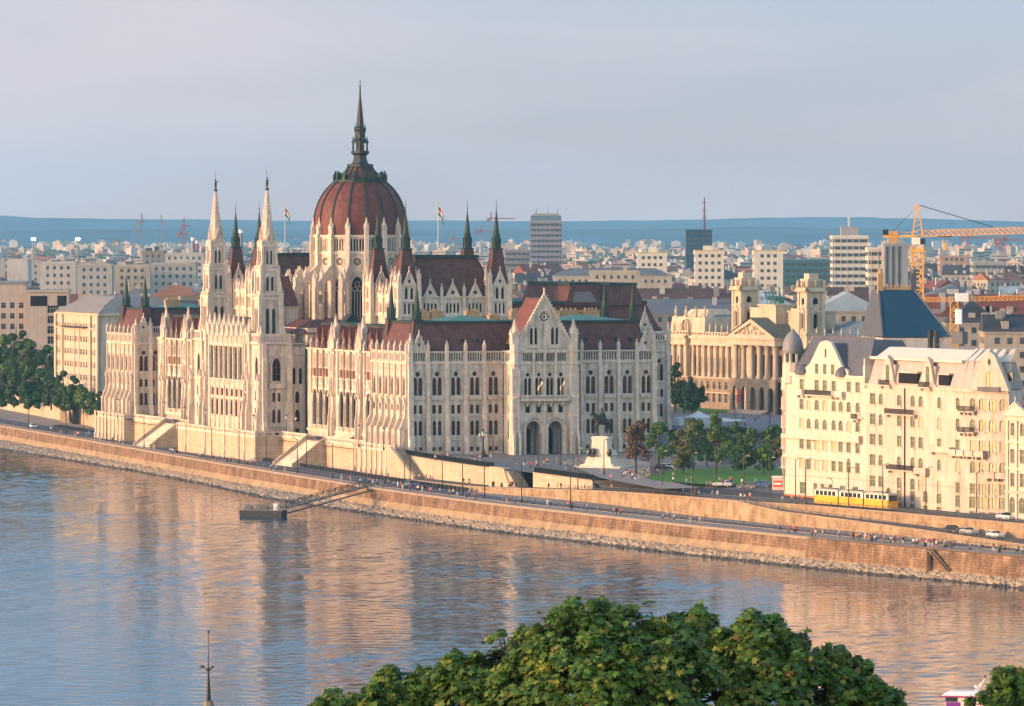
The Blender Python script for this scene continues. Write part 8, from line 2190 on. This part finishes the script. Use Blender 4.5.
# =================================================================== CRANES, CHIMNEYS, FLOODLIGHTS
def lattice(b, p, q, w, n, m, tri=False):
    p = Vector(p); q = Vector(q); d = (q-p).normalized(); a = (d.cross(Vector((0, 0, 1))) if abs(d.z) < .9 else Vector((1, 0, 0))).normalized()*w/2; c = a.cross(d).normalized()*w/2; k = w*.11
    cor = [a+c, a-c, -a-c, -a+c] if not tri else [a-c, -a-c, c*1.0]
    nn = len(cor)
    for s in cor: b.beam(p+s, q+s, k, m)
    for i in range(n):
        u, v = p.lerp(q, i/n), p.lerp(q, (i+1)/n)
        for j in range(nn):
            s, s2 = cor[j], cor[(j+1) % nn]; b.beam(u+s, v+s2, k*.75, m); b.beam(u+s, u+s2, k*.75, m)
ct = thing('tower_crane', 'big orange tower crane with a long lattice jib reaching past the right picture edge', 'crane', pxd(917.5, 1400)[:], R(-7))
s_ = 1400/F; zc = lambda y: zat(y, 1400)
b = MB(ORANGE); lattice(b, (0, 0, 0), (0, 0, zc(246)), 3.0, 22, ORANGE); b.build('mast', ct)
b = MB(ORANGE, CRM); b.box(-1.9, 1.9, -1.9, 1.9, zc(252), zc(249), ORANGE); b.box(-1.5, .8, -2.2, -.4, zc(244.5), zc(237.5), CRM); b.box(.8, 2.1, -2.0, .2, zc(244.5), zc(238.5), DARK); b.build('cab', ct)
b = MB(ORANGE); [b.beam((dx, dy, zc(237)), (dx*.25, dy*.25, zc(206)), .26) for dx in (-1.4, 1.4) for dy in (-.9, .9)]; [b.beam((-1.4+.2*k, -.9, zc(237)+k*1.3), (1.4-.2*k, -.9, zc(237)+k*1.3+.9), .16) for k in range(6)]; b.box(-.5, .5, -.5, .5, zc(207), zc(204.5), ORANGE); b.beam((-1.0, 0, zc(210)), (-1.3, 0, zc(206)), .2); b.build('tower_head', ct)
b = MB(ORANGE); lattice(b, (1, 0, zc(233.5)), (44, 0, zc(228.5)), 1.6, 30, ORANGE, True); b.build('jib', ct)
b = MB(ORANGE); b.beam((0, 0, zc(236)), (-9.2, 0, zc(236.5)), .9, ORANGE, .6); b.beam((-9, .7, zc(233)), (0, .7, zc(232)), .15); b.build('counter_jib', ct)
b = MB(DARK, MATS['tin'] if 'tin' in MATS else ORANGE); b.box(-9.2, -7.8, -.8, .8, zc(235), zc(229.5), DARK); b.build('counterweight', ct); b = MB(mat('winch_tan', (.45, .27, .12))); b.box(-7.6, -5.2, -.9, .9, zc(235.5), zc(231), None); b.box(-7.4, -5.4, -.9, .9, zc(243.5), zc(237), None); b.build('winch', ct)
b = MB(DARK); b.beam((.2, 0, zc(205)), (20, 0, zc(227)), .22, DARK); b.beam((.2, 0, zc(205)), (-7, 0, zc(233)), .1, DARK); b.build('tie_rod', ct)
b = MB(DARK, ORANGE); b.box(5, 9, -.6, .6, zc(237), zc(235.5), DARK); b.beam((7.2, 0, zc(237)), (7.2, 0, zc(243)), .1, DARK); b.box(6.8, 7.6, -.3, .3, zc(250), zc(243), ORANGE); b.build('trolley', ct)
c2 = thing('tower_crane', 'small orange crane with a white cab, in front of the red roofs', 'crane', pxd(954, 1330)[:], R(0)); zc2 = lambda y: zat(y, 1330)
b = MB(ORANGE); lattice(b, (0, 0, 10), (0, 0, zc2(302)), 1.8, 12, ORANGE); b.build('mast', c2); b = MB(WHITEP); b.box(.3, 3.6, -1, 1, zc2(301.5), zc2(293), WHITEP); b.build('cab', c2)
b = MB(ORANGE); lattice(b, (-9.5, 0, zc2(299.5)), (0, 0, zc2(299.5)), 1.1, 9, ORANGE, True); lattice(b, (3, 0, zc2(299)), (24, 0, zc2(297)), 1.1, 18, ORANGE, True); b.build('jib', c2)
b = MB(DARK); b.box(-9.6, -7.8, -.7, .7, zc2(306), zc2(300), DARK); b.build('counterweight', c2)
def far_crane(px, Y, ytop, l1, l2, m, text, dip=0):
    z = zat(ytop, Y); t = thing('distant_crane', text, 'crane', pxd(px, Y)[:], 0); b = MB(m); lattice(b, (0, 0, 0), (0, 0, z), 1.9, 16, m); b.build('mast', t)
    b = MB(m); u = Y/F; b.beam((-l1*u, 0, z-1.5), (0, 0, z-1.5), 1.6, m); b.beam((0, 0, z-1.5), (l2*u, 0, z-1.5+dip), 1.1, m); b.box(-l1*u, -l1*u+3*u, -1, 1, z-4.5, z-1.0, m); b.beam((0, 0, z-1), (0, 0, z+5), 1.2, m); b.build('jib', t)
REDC = mat('crane_red', (.26, .12, .14), var=.1); GYC = mat('crane_grey', (.22, .23, .26), var=.1)
for i, (px, Y, yt, l1, l2, m) in enumerate(((142, 4200, 219.5, 6, 4, GYC), (161.5, 5200, 220, 1, 3, GYC), (182, 4600, 232, 5, 7, REDC), (134, 5200, 228, 1, 2, GYC), (184, 4400, 224, 2, 6, REDC), (491, 5200, 217, 4, 24, REDC), (454, 5600, 237, 4, 5, REDC), (481, 5400, 229.5, 6, 9, REDC), (119, 4800, 239, 6, 5, GYC), (831, 5200, 235, 2, 6, REDC), (968, 4300, 236, 8, 40, REDC), (1004, 3800, 238, 10, 30, REDC), (1000, 4700, 242, 5, 5, REDC))):
    far_crane(px, Y, yt, l1, l2, m, 'distant %s crane %s' % ('red' if m is REDC else 'grey', 'at picture column %d' % px) if False else 'x'); 
    o = TAGGED[-1]; reg(o, 'distant %s tower crane %s' % ('reddish' if m is REDC else 'grey', far_zone(px)))
for px, Y, yt, m in ((193, 4500, 237, GYC), (197, 4500, 240, REDC), (241, 3900, 229, GYC)):
    t = thing('factory_chimney', 'x', 'chimney', pxd(px, Y)[:]); b = MB(m); b.fru(0, 0, 0, zat(yt, Y), 2.6, 1.6, 10, m); b.build('shaft', t); b = MB(WHITEP); b.fru(0, 0, zat(yt, Y)-3, zat(yt, Y)-.5, 1.9, 1.85, 10); b.build('band', t); reg(t, '%s factory chimney %s' % ('reddish' if m is REDC else 'grey', far_zone(px)))
for i, px in enumerate((33.5, 78)):
    t = thing('floodlight_mast', ('left one of two lit stadium floodlight masts on the left skyline', 'right one of two lit stadium floodlight masts on the left skyline')[i], 'floodlight', pxd(px, 4200)[:]); z = zat(239, 4200)
    b = MB(GYC); b.fru(0, 0, 0, z-1, 1.0, .6, 6); b.build('pole', t); b = MB(mat('flood_lit', (.9, .9, .85), emit=(1, .93, .8, 9))); b.hip(-1.4, 1.4, -.4, .4, z-1.0, z+.8, -.3, 0); b.build('lamp', t)
# =================================================================== LIGHT, SKY, AIR, CAMERA
SUN_EL = 9.5; SX, SY = -.965, -.262           # horizontal direction towards the sun
w = bpy.data.worlds.new('World'); scene.world = w; w.use_nodes = True
nt = w.node_tree; N = nt.nodes; L = nt.links; bg = N['Background']
sky = N.new('ShaderNodeTexSky'); sky.sky_type = 'NISHITA'; sky.sun_disc = False
sky.sun_elevation = R(SUN_EL); sky.sun_rotation = math.atan2(SX, SY)
sky.altitude = 100; sky.air_density = 1.0; sky.dust_density = 1.2; sky.ozone_density = 2.0
tint = N.new('ShaderNodeMix'); tint.data_type = 'RGBA'; tint.blend_type = 'MULTIPLY'; tint.inputs['Factor'].default_value = 1; tint.inputs['B'].default_value = SKYTINT
L.new(sky.outputs['Color'], tint.inputs['A'])
tc = N.new('ShaderNodeTexCoord'); sp = N.new('ShaderNodeSeparateXYZ'); L.new(tc.outputs['Generated'], sp.inputs[0])
# low eastern sky away from the sun: dusky rose at the horizon, pale blue above
er_ = N.new('ShaderNodeMapRange'); er_.inputs['From Min'].default_value = 0; er_.inputs['From Max'].default_value = .40; L.new(sp.outputs['Z'], er_.inputs['Value'])
gr = N.new('ShaderNodeValToRGB'); E_L = [(0, (.68, .41, .38)), (.0125, (.67, .42, .42)), (.0525, (.53, .50, .57)), (.108, (.46, .54, .68)), (.15, (.27, .43, .64)), (1, (.34, .64, 1.0))]
while len(gr.color_ramp.elements) < len(E_L): gr.color_ramp.elements.new(.5)
for e_, (p_, c_) in zip(gr.color_ramp.elements, E_L): e_.position = p_; e_.color = (*c_, 1)
L.new(er_.outputs['Result'], gr.inputs['Fac'])
mp = N.new('ShaderNodeMapping'); mp.inputs['Scale'].default_value = (5.0, 5.0, 30); mp.inputs['Rotation'].default_value = (0, R(1.2), 0)
L.new(tc.outputs['Generated'], mp.inputs['Vector'])
nz = N.new('ShaderNodeTexNoise'); nz.inputs['Scale'].default_value = 1.6; nz.inputs['Detail'].default_value = 6; nz.inputs['Roughness'].default_value = .5; nz.inputs['Distortion'].default_value = .4
L.new(mp.outputs['Vector'], nz.inputs['Vector'])
cr = N.new('ShaderNodeMapRange'); cr.inputs['From Min'].default_value = .38; cr.inputs['From Max'].default_value = .70; cr.inputs['To Max'].default_value = .65; L.new(nz.outputs['Fac'], cr.inputs['Value'])
cl = N.new('ShaderNodeMix'); cl.data_type = 'RGBA'; cl.inputs['B'].default_value = (.72, .64, .73, 1); pk = N.new('ShaderNodeMapRange'); pk.inputs['From Min'].default_value = .0; pk.inputs['From Max'].default_value = -.11; pk.inputs['To Max'].default_value = .8; L.new(sp.outputs['X'], pk.inputs['Value']); pa = N.new('ShaderNodeMath'); pa.operation = 'ADD'; pa.use_clamp = True; L.new(pk.outputs['Result'], pa.inputs[0]); L.new(cr.outputs['Result'], pa.inputs[1]); ch = N.new('ShaderNodeMapRange'); ch.inputs['From Min'].default_value = .046; ch.inputs['From Max'].default_value = .075; ch.inputs['To Min'].default_value = 1; ch.inputs['To Max'].default_value = .15; L.new(sp.outputs['Z'], ch.inputs['Value']); pm = N.new('ShaderNodeMath'); pm.operation = 'MULTIPLY'; L.new(pa.outputs[0], pm.inputs[0]); L.new(ch.outputs['Result'], pm.inputs[1]); L.new(pm.outputs[0], cl.inputs['Factor']); L.new(gr.outputs['Color'], cl.inputs['A'])
sc_ = N.new('ShaderNodeVectorMath'); sc_.operation = 'SCALE'; sc_.inputs['Scale'].default_value = 1/(SKYSTR*2**EXPO); L.new(cl.outputs['Result'], sc_.inputs[0])
f1 = N.new('ShaderNodeMapRange'); f1.interpolation_type = 'SMOOTHSTEP'; f1.inputs['From Min'].default_value = .55; f1.inputs['From Max'].default_value = .95; f1.inputs['To Min'].default_value = .95; f1.inputs['To Max'].default_value = 0; L.new(sp.outputs['Z'], f1.inputs['Value'])
f2 = N.new('ShaderNodeMapRange'); f2.interpolation_type = 'SMOOTHSTEP'; f2.inputs['From Min'].default_value = -.2; f2.inputs['From Max'].default_value = .5; L.new(sp.outputs['Y'], f2.inputs['Value'])
ff = N.new('ShaderNodeMath'); ff.operation = 'MULTIPLY'; L.new(f1.outputs['Result'], ff.inputs[0]); L.new(f2.outputs['Result'], ff.inputs[1])
mx = N.new('ShaderNodeMix'); mx.data_type = 'RGBA'; L.new(ff.outputs[0], mx.inputs['Factor']); L.new(tint.outputs['Result'], mx.inputs['A']); L.new(sc_.outputs[0], mx.inputs['B'])
L.new(mx.outputs['Result'], bg.inputs['Color']); bg.inputs['Strength'].default_value = SKYSTR
sun = bpy.data.lights.new('sun', 'SUN'); sun.energy = SUNSTR; sun.angle = R(.6); sun.color = SUNCOL
so = bpy.data.objects.new('sun', sun); C.objects.link(so)
dirv = Vector((SX*math.cos(R(SUN_EL)), SY*math.cos(R(SUN_EL)), math.sin(R(SUN_EL))))
so.rotation_euler = (-dirv).to_track_quat('-Z', 'Y').to_euler(); so.location = (-300, 1000, 300)
# haze
if HAZE:
    b = MB(None); b.v = []; b.box(-5000, 5000, -200, 17800, -14, 262)
    hm = bpy.data.materials.new('haze_air'); hm.use_nodes = True; nt = hm.node_tree; nt.nodes.remove(nt.nodes['Principled BSDF'])
    pv_ = nt.nodes.new('ShaderNodeVolumePrincipled'); pv_.inputs['Color'].default_value = HAZECOL; pv_.inputs['Density'].default_value = HAZE; pv_.inputs['Anisotropy'].default_value = 0.
    nt.links.new(pv_.outputs['Volume'], nt.nodes['Material Output'].inputs['Volume'])
    b.mats = [hm]; b.mi = [0]*len(b.f); ho = b.build('haze'); ho['kind'] = 'stuff'; ho['label'] = 'pale blue evening haze over the whole city'; ho['category'] = 'haze'
cam = bpy.data.cameras.new('camera'); cam.sensor_width = 36; cam.lens = 36*F/1024; cam.clip_start = 1; cam.clip_end = 60000
co = bpy.data.objects.new('camera', cam); C.objects.link(co); co.location = (0, 0, HC)
pitch = math.atan((353-HY)/F); co.rotation_euler = (math.pi/2 - pitch, 0, 0); scene.camera = co
finish_labels()
print('PEOPLE', sum(1 for o in bpy.data.objects if o.name.startswith('person')))
vs_ = scene.view_settings; vs_.view_transform = 'Standard'; vs_.look = 'None'; vs_.gamma = 1; vs_.use_curve_mapping = False; vs_.exposure = EXPO
scene.cycles.volume_step_rate = 10; scene.cycles.volume_bounces = 1; scene.cycles.max_bounces = 6; scene.cycles.diffuse_bounces = 3; scene.cycles.glossy_bounces = 3; scene.cycles.transparent_max_bounces = 6
scene.cycles.use_adaptive_sampling = True; scene.cycles.sample_clamp_indirect = 6
scene.cycles.use_denoising = True
